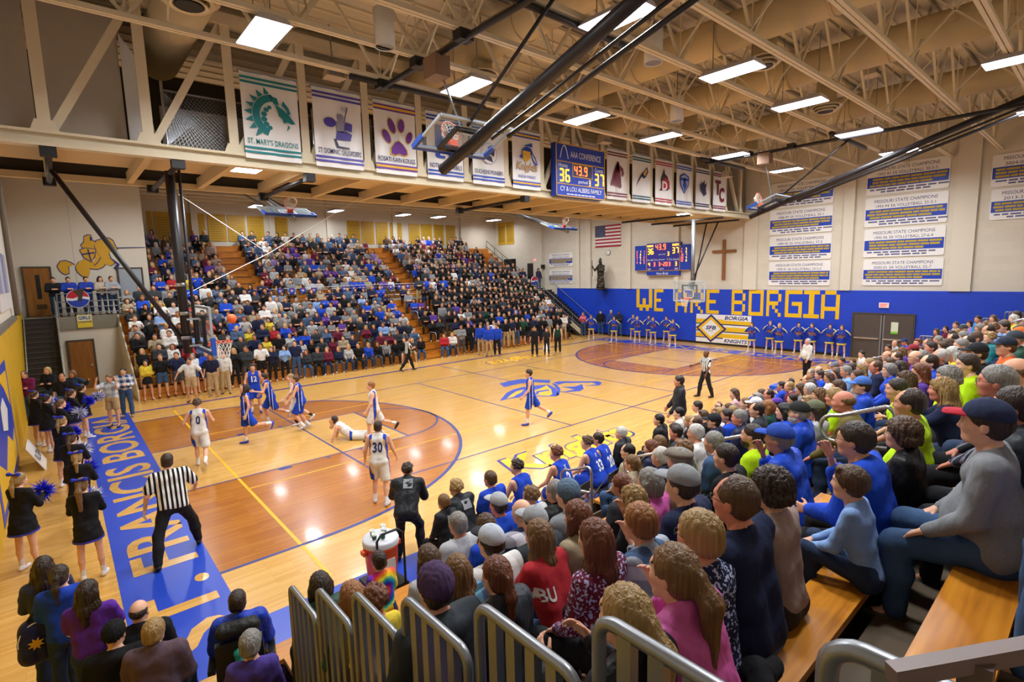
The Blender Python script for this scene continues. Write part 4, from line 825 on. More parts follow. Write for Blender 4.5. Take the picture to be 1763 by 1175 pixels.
def dr_kn(F, D, o):
    D([(0.42, 1.3), (0.62, 1.42), (0.85, 1.38), (0.95, 1.2), (0.75, 1.1), (0.45, 1.12)], BLU); D([(0.45, 1.28), (0.82, 1.26), (0.8, 1.05), (0.6, 0.88), (0.46, 1.02)], GLD, 0.034); D([(0.3, 1.05), (0.48, 1.2), (0.45, 1.0)], BLU); D([(0.82, 1.3), (1.05, 1.1), (1.16, 0.85), (1.06, 0.82), (0.92, 1.0)], BLU); D([(0.86, 1.22), (1.0, 1.06), (1.1, 0.88), (0.96, 1.0)], W2, 0.034); D([(0.5, 1.44), (0.9, 1.56), (0.92, 1.42)], BLU)
    words(F, 0.65, 0.72, 1.0, 0.34, 'Knights', BLU, o, 0.03, 0.035, 0.2); words(F, 0.65, 0.72, 0.98, 0.32, 'Knights', GLD, o, 0.034, 0.012, 0.2); words(F, 0.65, 0.42, 0.8, 0.09, 'BORGIA KNIGHTS', BLU, o, 0.03)
def dr_lion(F, D, o):
    for i in range(5): D([(0.2+i*0.15, 0.55-0.03*i), (0.3+i*0.15, 0.52), (0.55+i*0.07, 1.1), (0.75, 1.48-0.05*i), (0.62, 1.5-0.06*i), (0.38+i*0.1, 1.05)], MAR)
    D([(0.75, 1.4), (1.0, 1.25), (1.06, 1.05), (0.98, 0.92), (0.9, 0.98), (0.92, 1.1), (0.82, 1.2)], MAR)
def dr_swoosh(F, D, o):
    D([(0.2, 0.62), (0.55, 1.0), (0.75, 1.2), (0.72, 1.26), (0.45, 1.0)], NVY); D([(0.6, 1.1), (1.0, 1.5), (1.1, 1.3), (0.9, 1.05), (0.75, 1.0)], NVY); D([(0.72, 1.18), (0.96, 1.42), (1.0, 1.3), (0.85, 1.1)], GLD, 0.034)
def dr_shield(F, D, o):
    sh = [(0.25, 1.4), (0.65, 1.55), (1.05, 1.4), (1.0, 1.0), (0.65, 0.6), (0.3, 1.0)]; D(sh, BLU); D([(0.65+(x-0.65)*.82, 1.1+(y-1.1)*.82) for x, y in sh], paint('#a9bfe6', 0.5), 0.034); D([(0.65, 1.4), (0.82, 1.0), (0.65, 0.72), (0.48, 1.0)], BLU, 0.037); D([(0.3, 1.2), (1.0, 1.2), (1.0, 1.32), (0.3, 1.32)], BLU, 0.037)
def dr_red(F, D, o):
    D([(0.25, 0.6), (0.5, 0.75), (0.4, 1.1), (0.55, 1.35), (0.62, 1.6), (0.7, 1.35), (0.9, 1.25), (1.05, 0.95), (0.95, 0.65)], paint('#3a2326', 0.5)); D([(0.45, 0.62), (1.08, 0.72), (1.05, 1.05), (0.7, 1.2), (0.45, 0.95)], RED, 0.034); words(F, 0.68, 0.83, 0.4, 0.4, 'D', W2, o, 0.04, 0.04)
def dr_navy(F, D, o): D([(0.35, 1.2), (0.52, 1.1), (0.48, 1.35), (0.62, 1.2), (0.78, 1.42), (0.8, 1.18), (1.0, 1.3), (0.92, 1.0), (0.98, 0.75), (0.75, 0.62), (0.6, 0.75), (0.45, 0.85)], NVY)
def dr_tc(F, D, o): words(F, 0.45, 1.15, 0.55, 0.72, 'T', MAR, o, 0.03, 0.04); words(F, 0.85, 0.82, 0.5, 0.72, 'C', MAR, o, 0.034, 0.04)
for a in ((2, 'white banner with a teal dragon head, first at the left', TEAL, None, "ST. MARY'S DRAGONS", dr_dragon), (3, 'white banner with a purple mounted crusader', PUR, None, 'ST. DOMINIC CRUSADERS', dr_crus), (4, 'white banner with a big purple paw print', PUR2, GLD, 'ROSATI KAIN KOUGS', dr_paw), (5, 'white banner with blue interlocked N and D behind the folded hoop', BLU, None, 'NOTRE DAME REBELS', dr_nd), (6, 'white banner with a small grey round head, blue stripes', BLU, None, 'DUCHESNE PIONEERS', dr_pion), (7, 'white banner with a blue and gold knight, left of the hanging scoreboard', BLU, GLD, None, dr_kn),
          (10, 'white banner with a maroon lion, right of the hanging scoreboard', MAR, None, None, dr_lion), (11, 'white banner with a dark swooping emblem and teal stripes', TEAL2, None, None, dr_swoosh), (12, 'white banner with a red and black mounted D emblem', RED, None, None, dr_red), (13, 'white banner with a pale blue shield', BLU, None, None, dr_shield), (14, 'white banner with a navy horned figure', NVY, None, None, dr_navy), (15, 'white banner with maroon letters T and C', MAR, None, None, dr_tc)): banner(*a)
# hanging scoreboard
o = thing('hanging_scoreboard', 'blue hanging conference scoreboard in the middle of the banner truss', 'scoreboard', (13.68, YT-0.3, ZB+0.06)); F = facing((12.33, YT-0.42, ZB+0.06), (1, 0, 0), (0, 0, 1)); w, h = 2.7, 1.84
panel(F, 0, w, 0, h, -0.24, 0, M_SBLUE, 'cabinet', o); [panel(F, a, a+0.12, 0.05, h-0.1, -0.32, -0.24, M_STEEL, 'hanger_bracket', o) for a in (0.3, 2.3)]
for y0, y1, x0, x1 in ((0, 0.03, 0, w), (h-0.03, h, 0, w), (0.42, 0.45, 0, w), (1.2, 1.23, 0, w)): panel(F, x0, x1, y0, y1, 0, 0.012, M_SYEL, 'trim_bar', o)
for x in (0, w-0.03): panel(F, x, x+0.03, 0, h, 0, 0.012, M_SYEL, 'trim_bar', o)
panel(F, 0.86, 1.98, 0.72, 1.2, 0.0, 0.008, M_SYEL, 'clock_frame', o); panel(F, 0.89, 1.95, 0.75, 1.17, 0.008, 0.012, paint('#3a3f66', 0.5), 'clock_window', o)
words(F, 1.6, 1.5, 1.7, 0.22, 'AAA CONFERENCE', M_LTXT, o, 0.014, 0.012); MB().tube([P3(F, 0.2+0.42*t, 1.32+0.45*(1-(2*t-1)**2), 0.02) for t in np.linspace(0, 1, 14)], 0.016, 6).build('arch_emblem', M_LTXT, o)
words(F, 0.36, 1.08, 0.46, 0.15, 'Home', M_LTXT, o, 0.014, 0.012); words(F, 2.34, 1.08, 0.5, 0.15, 'Guests', M_LTXT, o, 0.014, 0.012); words(F, 1.42, 0.56, 0.5, 0.16, 'period', M_LTXT, o, 0.014, 0.012); words(F, w/2, 0.27, 2.3, 0.17, 'CY & LOU ALBERS FAMILY', M_LTXT, o, 0.014, 0.012); [panel(F, a, a+0.16, 0.07, 0.11, 0.0, 0.008, M_LTXT, 'small_print', o) for a in np.arange(0.55, 2.1, 0.2)]
digits(F, 0.15, 0.5, 0.46, '36', LED_Y, o); digits(F, 2.08, 0.5, 0.46, '37', LED_Y, o); digits(F, 0.94, 0.79, 0.34, '43.9', LED_O, o); digits(F, 1.74, 0.47, 0.2, '3', LED_Y, o)
# wall scoreboard
o = thing('wall_scoreboard', 'blue electronic scoreboard with orange digits on the end wall', 'scoreboard', (XF-0.2, 12.1, 4.2)); F = WALLF(14.15, 4.5, XF-0.1)
panel(F, 0, 0.92, 0.02, 1.68, -0.1, 0.08, M_SBLUE, 'player_panel', o); panel(F, 3.4, 4.06, 0, 1.6, -0.1, 0.08, M_SBLUE, 'player_panel', o); panel(F, 0.92, 3.4, 0, 1.78, -0.1, 0.1, paint('#33309a', 0.4), 'main_panel', o); panel(F, 0.95, 3.36, -0.32, -0.02, -0.1, 0.1, M_SBLUE, 'sponsor_panel', o)
for x0, x1, y0, y1 in ((0.92, 0.95, 0, 1.78), (3.37, 3.4, 0, 1.78), (0.92, 3.4, 0, 0.03), (0, 0.92, 0.02, 0.05), (0.95, 3.36, -0.32, -0.29), (3.4, 4.06, 0, 0.03)): panel(F, x0, x1, y0, y1, 0.1, 0.115, M_SYEL, 'trim_bar', o)
words(F, 2.15, -0.16, 0.9, 0.16, 'Vess-Brisk', M_LTXT, o, 0.11, 0.012, 0.15)
words(F, 1.22, 1.62, 0.46, 0.13, 'KNIGHTS', LED_Y, o, 0.11, 0.01); words(F, 3.08, 1.62, 0.46, 0.13, 'GUESTS', LED_Y, o, 0.11, 0.01)
digits(F, 1.02, 1.08, 0.38, '36', LED_Y, o, 0.12); digits(F, 2.85, 1.08, 0.38, '37', LED_Y, o, 0.12); digits(F, 1.62, 1.35, 0.36, '43.9', LED_O, o, 0.12); digits(F, 2.5, 0.95, 0.26, '3', LED_Y, o, 0.12)
for x, s in ((1.08, '4'), (1.48, '3'), (1.86, '3-20'), (2.6, '3'), (3.06, '3')): digits(F, x, 0.3, 0.26, s, LED_O if x in (1.48, 1.86, 2.6) else LED_Y, o, 0.12)
for x, y, s in ((2.1, 1.05, 'period'), (1.2, 0.72, 'fouls'), (1.6, 0.72, 'T.O.L.'), (2.1, 0.72, 'player'), (2.7, 0.72, 'T.O.L.'), (3.15, 0.72, 'fouls'), (1.15, 0.12, 'won'), (2.1, 0.12, 'game'), (3.15, 0.12, 'won')): words(F, x, y, 0.08*len(s), 0.12, s, M_LTXT, o, 0.11)
for i in range(5): digits(F, 0.15, 0.5+0.18*i, 0.13, '41350'[i], LED_O, o, 0.1); digits(F, 0.42, 0.5+0.18*i, 0.13, '57687'[i], LED_Y, o, 0.1); digits(F, 0.7, 0.5+0.18*i, 0.13, '30211'[i], LED_O, o, 0.1); digits(F, 3.46, 0.55+0.18*i, 0.13, ['52', '23', '10', '4', '1'][i], LED_O, o, 0.1); digits(F, 3.8, 0.55+0.18*i, 0.13, '84765'[i], LED_Y, o, 0.1)
# blue wall letters
GL = {'W': ['1...1', '1...1', '1...1', '1.1.1', '1.1.1', '11111', '.1.1.'], 'E': ['1111', '1...', '1...', '111.', '1...', '1...', '1111'], 'A': ['.111.', '1...1', '1...1', '1...1', '11111', '1...1', '1...1'], 'R': ['1111.', '1...1', '1...1', '1111.', '1.1..', '1..1.', '1...1'], 'B': ['1111.', '1...1', '1...1', '1111.', '1...1', '1...1', '1111.'], 'O': ['11111', '1...1', '1...1', '1...1', '1...1', '1...1', '11111'], 'G': ['11111', '1....', '1....', '1.111', '1...1', '1...1', '11111'], 'I': ['111', '.1.', '.1.', '.1.', '.1.', '.1.', '111']}
sg = thing('wall_slogan', 'big yellow block letters WE ARE BORGIA on the blue end wall', 'lettering', (XF-0.065, 8, 1.9)); M_SLY = paint('#e8b91a', 0.4)
for ch, a, b in zip('WEAREBORGIA', (14.09, 12.68, 11.1, 10.05, 9.0, 7.4, 6.4, 5.4, 4.41, 3.47, 2.63), (12.84, 12.0, 10.3, 9.2, 8.18, 6.6, 5.57, 4.62, 3.55, 2.71, 1.78)):
    g = GL[ch]; nc = len(g[0]); F = WALLF(a, 1.86); m = MB(); cw = (a-b)/nc; chh = 1.46/7
    for r_, row in enumerate(g):
        for c_, q in enumerate(row):
            if q == '1': m.hexa([P3(F, c_*cw, (6-r_)*chh, 0.0), P3(F, (c_+1)*cw, (6-r_)*chh, 0.0), P3(F, (c_+1)*cw, (7-r_)*chh, 0.0), P3(F, c_*cw, (7-r_)*chh, 0.0)]+[P3(F, x, y, 0.008) for x, y in ((c_*cw, (6-r_)*chh), ((c_+1)*cw, (6-r_)*chh), ((c_+1)*cw, (7-r_)*chh), (c_*cw, (7-r_)*chh))])
    m.build('letter', M_SLY, sg)
# padded mat with the crest
o = thing('wall_mat', 'white wall mat with a blue and yellow diamond crest', 'wall mat', (XF-0.12, 7.9, 0.1)); F = WALLF(9.6, 0.12, XF-0.07); w, h = 3.4, 1.7
panel(F, 0, w, 0, h, 0, 0.05, M_VINYL, 'mat', o)
for y in (0.32, 0.72, 1.16): panel(F, 0, w, y, y+0.26, 0.05, 0.056, M_SLY if y != 0.72 else M_SLY, 'stripe', o); panel(F, 0, w, y-0.06, y, 0.05, 0.056, M_NAVY, 'stripe', o)
for q, m, d in ((1.0, M_NAVY, 0.056), (0.84, M_SLY, 0.062), (0.62, M_VINYL, 0.068)): poly(F, [(0.98+0.98*q*x, 0.86+0.86*q*y) for x, y in ((-1, 0), (0, -1), (1, 0), (0, 1))], m, 'diamond', o, d)
words(F, 0.98, 0.9, 0.68, 0.24, 'SFB', M_NAVY, o, 0.08, 0.03, 0.3); words(F, 0.98, 0.7, 0.3, 0.05, 'BORGIA', M_NAVY, o, 0.08)
for y, s in ((1.53, 'BORGIA'), (0.17, 'KNIGHTS')): panel(F, 1.75, w, y-0.16, y+0.16, 0.056, 0.06, M_VINYL, 'name_strip', o); words(F, 2.52, y, 1.4, 0.22, s, M_NAVY, o, 0.064, 0.03, 0.25)
# championship plaques
def plaque(y0, y1, z0, z1, l1, l2, label, seed=0, nl=3, x=XF-0.005, yb=True):
    o = thing('championship_plaque', label, 'plaque', (x-0.02, (y0+y1)/2, z0), 0, 'championship plaques'); F = WALLF(y0, z0, x); w, h = y0-y1, z1-z0; r = 0.08; rs = random.Random(seed)
    pts = [(cx+r*cos(a), cy+r*sin(a)) for cx, cy, a0 in ((w-r, r, -pi/2), (w-r, h-r, 0), (r, h-r, pi/2), (r, r, pi)) for a in np.linspace(a0, a0+pi/2, 5)]
    MB().prism(pts, P3(F, 0, 0, 0.04), F['r'], F['u'], 0.04).build('board', M_VINYL, o)
    words(F, w*0.5, h*0.86, w*0.76, h*0.11, l1, M_NAVY, o, 0.044, 0.0); words(F, w*0.5, h*0.69, w*0.72, h*0.1, l2, M_NAVY, o, 0.044, 0.0); panel(F, w*0.01, w*0.99, h*0.24, h*0.6, 0.04, 0.046, M_SBLUE, 'name_band', o)
    m = MB()
    for i in range(nl):
        xx = 0.03*w+rs.uniform(0, 0.06)*w
        while xx < w*0.95:
            l = w*rs.uniform(0.06, 0.16); e = min(xx+l, w*0.97); yy = h*(0.275+0.105*i); q = [(xx, yy), (e, yy), (e, yy+h*0.07), (xx, yy+h*0.07)]; m.add([P3(F, a, b, 0.049) for a, b in q], [(0, 1, 2, 3)]); xx = e+w*0.01
            if i == 0 and xx > w*0.75: break
    m.build('name_rows', paint('#b89f2c', 0.5), o); m = MB()
    for i in range(2):
        xx = w*(0.05+0.14*(1-i))
        while xx < w*(0.9-0.1*(1-i)):
            e = xx+w*rs.uniform(0.05, 0.13); yy = h*(0.06+0.085*i); m.add([P3(F, a, b, 0.044) for a, b in ((xx, yy), (e, yy), (e, yy+h*0.05), (xx, yy+h*0.05))], [(0, 1, 2, 3)]); xx = e+w*0.02
    m.build('coach_rows', paint('#5a5f86', 0.5), o)
MS = 'MISSOURI STATE CHAMPIONS'
for i, (a, s) in enumerate((((5.41, 2.32, 7.72, 9.02), '1987-88 3A VOLLEYBALL 35-1'), ((5.4, 2.31, 6.3, 7.6), '1988-89 3A VOLLEYBALL 35-1'), ((5.37, 2.3, 4.93, 6.2), '1989-90 3A VOLLEYBALL 37-0'), ((5.35, 2.29, 3.57, 4.83), '1990-91 3A VOLLEYBALL 33-2-2'), ((0.92, -2.19, 7.85, 9.2), '1992-93 3A VOLLEYBALL 30-5-5'), ((0.92, -2.21, 6.36, 7.72), '1993-94 3A VOLLEYBALL 33-3-1'), ((0.89, -2.2, 4.93, 6.25), '1995-96 3A VOLLEYBALL 27-6-4'), ((0.86, -2.22, 3.58, 4.82), '2000-01 3A VOLLEYBALL 32-7'), ((-3.55, -6.4, 7.65, 8.95), '2004-05 3A VOLLEYBALL'), ((-3.6, -6.4, 6.3, 7.55), '2013-14 CHAMPIONS'))):
    plaque(*a, MS, s, 'white state championship plaque for %s, %s column' % (s[:7], 'left' if i < 4 else 'middle' if i < 8 else 'right'), i)
for i, (a, s) in enumerate((((22.44, 19.95, 5.0, 6.05), 'GIRLS 3A CROSS COUNTRY'), ((22.47, 19.95, 3.7, 4.75), 'GIRLS 3A CROSS COUNTRY'))): plaque(*a, MS, s, ['upper', 'lower'][i]+' small white plaque beside the bronze statue', 20+i)
# flag, cross, clock, exit signs, statue
o = thing('national_flag', 'red white and blue striped flag on the end wall', 'flag', (XF-0.05, 16.6, 6.25)); F = WALLF(17.72, 6.27, XF-0.03); FR = paint('#a51c30', 0.6); FW = paint('#e6e3e0', 0.6)
for i in range(13): panel(F, 0, 2.28, i*0.117, (i+1)*0.117, 0, 0.012, FR if i % 2 == 0 else FW, 'stripe', o)
panel(F, 0, 0.92, 6*0.117, 13*0.117, 0.012, 0.018, paint('#25305e', 0.6), 'canton', o); m = MB()
for r_ in range(9):
    for c_ in range(6 if r_ % 2 == 0 else 5): x, y = 0.08+0.15*c_+(0.075 if r_ % 2 else 0), 0.78+0.084*r_; m.add([P3(F, x+0.026*cos(pi/2+k*pi/5)*(1 if k % 2 == 0 else 0.4), y+0.026*sin(pi/2+k*pi/5)*(1 if k % 2 == 0 else 0.4), 0.02) for k in range(10)], [tuple(range(10))])
m.build('stars', FW, o)
o = thing('wooden_cross', 'tall brown wooden cross on the end wall', 'cross', (XF-0.1, 7.95, 3.9)); F = WALLF(7.95, 3.9, XF-0.002); M_CRS = paint('#8a5a2c', 0.5); panel(F, -0.09, 0.09, 0, 2.34, 0, 0.1, M_CRS, 'upright', o); panel(F, -0.73, 0.73, 1.58, 1.74, 0.01, 0.09, M_CRS, 'crossbar', o)
o = thing('wall_clock', 'small round white clock above the bronze statue', 'clock', (XF-0.05, 16.55, 5.88)); MB().lathe([(0, 0.05), (0.17, 0.05), (0.2, 0.06), (0.2, 0.0)], (XF, 16.55, 5.88), 24, (-1, 0, 0)).build('case', M_GREYM, o, True); MB().lathe([(0, 0.055), (0.165, 0.055)], (XF, 16.55, 5.88), 24, (-1, 0, 0)).build('dial', M_VINYL, o); MB().bar((XF-0.06, 16.55, 5.88), (XF-0.06, 16.5, 5.99), 0.012).build('hand', M_BLACK, o); MB().bar((XF-0.06, 16.55, 5.88), (XF-0.06, 16.62, 5.82), 0.014).build('hand', M_BLACK, o)
def exit_sign(y, z, label):
    o = thing('exit_sign', label, 'sign', (XF-0.1, y, z), 0, 'exit signs'); F = WALLF(y+0.2, z, XF-0.06); panel(F, 0, 0.4, 0, 0.24, 0, 0.08, M_VINYL, 'case', o); panel(F, 0.02, 0.38, 0.02, 0.22, 0.08, 0.085, emis('#ffb9b0', 0.9, 'exit_face'), 'face', o); words(F, 0.2, 0.12, 0.28, 0.14, 'EXIT', emis('#ff2a2a', 1.2, 'exit_red'), o, 0.09, 0.02)
exit_sign(-0.12, 2.52, 'lit exit sign over the brown double doors'); exit_sign(24.0, 5.5, 'pink glowing exit sign over the upper dark doorway')
o = thing('statue', 'dark bronze robed statue on a wall bracket', 'statue', (XF-0.56, 16.8, 3.3)); M_BRZ = paint('#3d3428', 0.45, 0.5, 'bronze', 0.2, 8.0)
f = Field((-0.7, -0.5, 0), (0.7, 0.5, 2.3), 0.03); f.cone((0, 0, 0.1), (0, 0, 0.9), 0.3, 0.2, 0.05); f.cone((0, 0, 0.9), (0, 0.02, 1.45), 0.22, 0.25, 0.08); f.cone((-0.2, 0, 1.5), (0.2, 0, 1.5), 0.11, 0.11, 0.08); f.ell((0, 0.03, 1.82), (0.11, 0.13, 0.16), 0.06); f.cone((0, 0.03, 1.96), (0, 0.02, 2.1), 0.1, 0.03, 0.04); f.cone((0.24, 0, 1.5), (0.42, 0.12, 1.25), 0.09, 0.07, 0.05); f.cone((0.42, 0.12, 1.25), (0.5, 0.3, 1.5), 0.07, 0.045, 0.04); f.cone((-0.25, 0, 1.5), (-0.36, 0.15, 1.2), 0.09, 0.07, 0.05); f.cone((-0.36, 0.15, 1.2), (-0.08, 0.25, 1.25), 0.07, 0.05, 0.04); f.cone((0.25, -0.1, 0.2), (0.12, -0.05, 1.2), 0.12, 0.1, 0.08); f.cone((-0.28, 0.05, 0.15), (-0.15, 0.05, 1.0), 0.1, 0.1, 0.08); f.ripple(0.018, 22, 0.5)
me = to_mesh('figure', [(*f.mesh(), 0)], 1); so_ = link('figure', me, o, None, [M_BRZ]); so_.rotation_euler = (0, 0, R_(90)); so_.location = (0, 0, 0.1)
MB().tube([(XF-0.86, 17.3, 4.2), (XF-0.84, 17.34, 5.35)], 0.02).build('staff', M_BRZ, o); MB().lathe([(0, 0), (0.3, 0.0), (0.42, 0.06), (0.42, 0.12), (0, 0.12)], (XF-0.5, 16.8, 3.25), 20).build('bracket', M_BRZ, o, True)
tag(MB().box(XF-0.25, XF-0.02, 22.95, 23.2, 4.9, 5.2).build('wall_speaker', M_DARK, None, False, (XF, 23.1, 4.9)), 'small black speaker box on the end wall', 'speaker')
tag(MB().box(XF-0.06, XF-0.01, 26.5, 28.0, 4.6, 5.8).build('notice_board', M_BLACK, None, False, (XF, 27.2, 4.6)), 'black notice board beside the upper doorway', 'board')
# gold record panels on the back wall
def grow(x0, x1, i, lab):
    o = thing('gold_banner', lab, 'banner', ((x0+x1)/2, YB-0.03, 7.0), 0, 'gold record banners'); F = facing((x0, YB-0.02, 7.0), (1, 0, 0), (0, 0, 1)); w = x1-x0
    panel(F, 0, w, 0, 1.62, 0, 0.02, paint('#c49a1c', 0.5), 'cloth', o); m = MB(); rs = random.Random(i)
    for j in range(9): m.add([P3(F, a, b, 0.024) for a, b in ((0.12, 0.15+j*0.14), (w-0.12-rs.random()*0.2, 0.15+j*0.14), (w-0.12, 0.19+j*0.14), (0.12, 0.19+j*0.14))], [(0, 1, 2, 3)])
    m.build('record_rows', paint('#9a7714', 0.6), o)
GB = [(PY(a, 390, YB)[0], PY(b, 390, YB)[0]) for a, b in ((254, 263), (266, 300), (323, 353), (358, 389), (392, 422), (426, 454), (467, 495), (597, 619), (622, 643), (647, 667), (671, 691), (703, 722), (724, 743), (746, 763), (767, 783))]
for i, (a, b) in enumerate(GB): grow(a, b, i, 'gold record banner on the back wall, %s from the left' % (ORD+['eleventh', 'twelfth', 'thirteenth', 'fourteenth', 'fifteenth'])[i].replace('nearest', 'first'))
for i, (a, b) in enumerate(((28.75, 27.75), (27.65, 26.65))):
    o = thing('gold_banner', ['left', 'right'][i]+' of two gold banners high on the end wall', 'banner', (XF-0.02, (a+b)/2, 7.05), 0, 'gold record banners'); F = WALLF(a, 7.05, XF-0.01); panel(F, 0, a-b, 0, 1.9, 0, 0.02, paint('#c49a1c', 0.5), 'cloth', o); panel(F, 0.1, a-b-0.1, 0.2, 1.6, 0.02, 0.024, paint('#a37f16', 0.6), 'record_rows', o)
# mural of the knight on horseback (landing wall) and the mural on the left wall
def wall_poly(pts, mat, name, parent, plane, d):
    if plane[0] == 'y': q = [PY(u, v, plane[1]) for u, v in pts]; F = facing((0, plane[1]-d, 0), (1, 0, 0), (0, 0, 1)); pp = [(a[0], a[2]) for a in q]
    else: q = [PX(u, v, plane[1]) for u, v in pts]; F = facing((plane[1]+d, 0, 0), (0, 1, 0), (0, 0, 1)); pp = [(a[1], a[2]) for a in q]
    return poly(F, pp, mat, name, parent, 0.0, 0.003)
mu = thing('horse_mural', 'gold horse and armoured rider painted on the landing wall', 'mural', (0, 23.98, 5.0)); cr = lambda L: [(x*0.17026, 380+y*0.17026) for x, y in L]
MH = {'body': [(765, 470), (800, 415), (860, 390), (915, 400), (955, 420), (1000, 345), (955, 300), (940, 250), (965, 208), (1010, 195), (1050, 175), (1100, 180), (1140, 205), (1160, 250), (1185, 290), (1165, 318), (1120, 312), (1098, 335), (1118, 380), (1160, 408), (1150, 440), (1110, 458), (1065, 440), (1040, 470), (990, 490), (930, 488), (905, 480), (912, 520), (900, 560), (870, 578), (830, 560), (785, 520)], 'tail': [(580, 460), (610, 415), (660, 408), (710, 425), (755, 450), (720, 455), (690, 470), (700, 530), (660, 545), (630, 530), (600, 500)], 'rider': [(820, 250), (850, 220), (850, 165), (885, 148), (925, 155), (932, 200), (970, 225), (950, 250), (960, 300), (1000, 350), (1015, 370), (985, 420), (955, 450), (945, 430), (965, 380), (930, 340), (870, 320)], 'shield': [(808, 300), (860, 280), (965, 292), (955, 360), (920, 415), (850, 370)]}
def grown(L, g): c = np.mean(L, 0); return [tuple(np.array(p)+(np.array(p)-c)/np.linalg.norm(np.array(p)-c)*g) for p in L]
for i, (k, L) in enumerate(MH.items()): wall_poly(grown(cr(L), 1.7), M_NAVY, k+'_outline', mu, ('y', 23.995), 0.002+0.006*i); wall_poly(cr(L), paint('#d3a017', 0.5), k, mu, ('y', 23.995), 0.005+0.006*i)
for L in ([(880, 290), (895, 288), (925, 405), (912, 410)], [(825, 335), (955, 318), (958, 332), (832, 350)], [(905, 165), (930, 162), (932, 200), (912, 208)], [(1180, 272), (1465, 268), (1465, 274), (1185, 282)], [(1100, 370), (1170, 410), (1210, 440), (1190, 510), (1145, 480), (1180, 440)]): wall_poly(cr(L), M_NAVY, 'detail', mu, ('y', 23.995), 0.03)
ml = thing('wall_mural', 'blue and yellow painted mural on the yellow side wall', 'mural', (XL+0.03, 9.5, 0.4))
for L, m_ in (([(0.3, 0.1), (5.6, 0.1), (5.6, 2.75), (0.3, 2.75)], M_SBLUE), ([(0.6, 0.3), (5.3, 0.3), (5.3, 1.0), (4.6, 0.8), (3.5, 1.2), (2.2, 0.7), (0.6, 1.3)], M_SLY), ([(4.2, 2.2), (5.3, 1.6), (5.3, 2.5), (3.0, 2.6)], M_SLY), ([(2.6, 1.5), (3.6, 1.3), (4.2, 1.7), (3.4, 2.1), (2.7, 2.0)], M_VINYL)): poly(facing((XL+0.03, 5.6, 0), (0, 1, 0), (0, 0, 1)), L, m_, 'paint_field', ml, {'#': 0}.get('#')+0.004*([M_SBLUE, M_SLY, M_SLY, M_VINYL].index(m_)+1))
o = thing('wall_sign_board', 'white framed board with small posters high on the side wall', 'board', (XL+0.05, 15, 4.0)); F = facing((XL+0.02, 12.4, 3.9), (0, 1, 0), (0, 0, 1)); panel(F, 0, 4.4, 0, 2.6, 0, 0.04, M_VINYL, 'board', o)
for i in range(4): panel(F, 0.3+i*1.02, 1.1+i*1.02, 0.5, 1.7, 0.04, 0.05, paint(['#8f93b5', '#b9bccb', '#7d83ad', '#a7aabf'][i], 0.6), 'poster', o)
for i, y in enumerate((17.0, 17.3)): tag(struct(MB().tube([(XL+0.15, y, 3.6), (XL+0.15, y, ZC)], 0.07, 10).build('wall_pipe', paint('#7d7468', 0.6), None, True, (XL+0.15, y, 3.6))), ['left', 'right'][i]+' of two grey pipes on the side wall', 'pipe')
o = thing('poster_stand', 'white card propped against the yellow side wall', 'sign', (XL+0.35, 10.6, 0)); MB().hexa([(XL+0.55, 9.9, 0), (XL+0.57, 9.9, 0), (XL+0.57, 11.0, 0), (XL+0.55, 11.0, 0), (XL+0.25, 9.9, 0.62), (XL+0.27, 9.9, 0.62), (XL+0.27, 11.0, 0.62), (XL+0.25, 11.0, 0.62)]).build('card', M_VINYL, o); on_plane('lettering', fit_text('FULL TEAM', 0.9, 0.2, 0.02), (XL+0.43, 10.45, 0.3), (0, 1, 0), (-0.3, 0, 0.62), M_BLACK, o, 0.015)
# landing: rail, round sign, GIRLS sign, stairs
o = thing('landing_rail', 'grey guard rail along the stair landing', 'railing', (0, 22.45, 3.2))
for z in (3.35, 3.6, 3.85, 4.2): MB().tube([(-1.5, 22.45, z), (0.6, 22.45, z)], 0.022).build('rail', M_GREYM, o)
for x in (-1.5, -0.45, 0.6): MB().tube([(x, 22.45, 3.2), (x, 22.45, 4.2)], 0.025).build('post', M_GREYM, o)
def roundsign(c, r, label, n_=( 0, -1, 0), rt=(1, 0, 0)):
    o = thing('round_sign', label, 'sign', c, 0, 'round soft drink signs'); F = facing(c, rt, (0, 0, 1)); poly(F, ellipse(0, 0, r, r, 28), paint('#dfe1ea', 0.4), 'disc', o, 0.0, 0.04)
    up = [(r*0.95*cos(a), r*0.95*sin(a)) for a in np.linspace(0.12, pi-0.12, 16)]; lo = [(r*0.95*cos(a), r*0.95*sin(a)) for a in np.linspace(pi+0.18, 2*pi-0.18, 16)]
    poly(F, up+[(-r*0.4, 0.02*r), (0, 0.2*r), (r*0.5, 0.22*r)], paint('#b91c33', 0.4), 'red_field', o, 0.041, 0.003); poly(F, lo+[(r*0.4, -0.02*r), (0, -0.16*r), (-r*0.5, -0.24*r)], paint('#1c3aa8', 0.4), 'blue_field', o, 0.041, 0.003)
roundsign((-0.8, 22.36, 3.98), 0.4, 'round red white and blue sign on the left landing rail'); roundsign((26.6, 22.36, 3.95), 0.36, 'round red white and blue sign at the far right rail')
MB().prism([(-0.16, 0.35), (0.24, 0.42), (0.16, 0.15), (0.1, -0.12), (-0.04, -0.1), (0, 0.1)], (-0.78, 22.3, 4.0), (1, 0, 0), (0, 0, 1), 0.03).build('draped_coat', fabric('#4a4036'), bpy.data.objects['round_sign'])
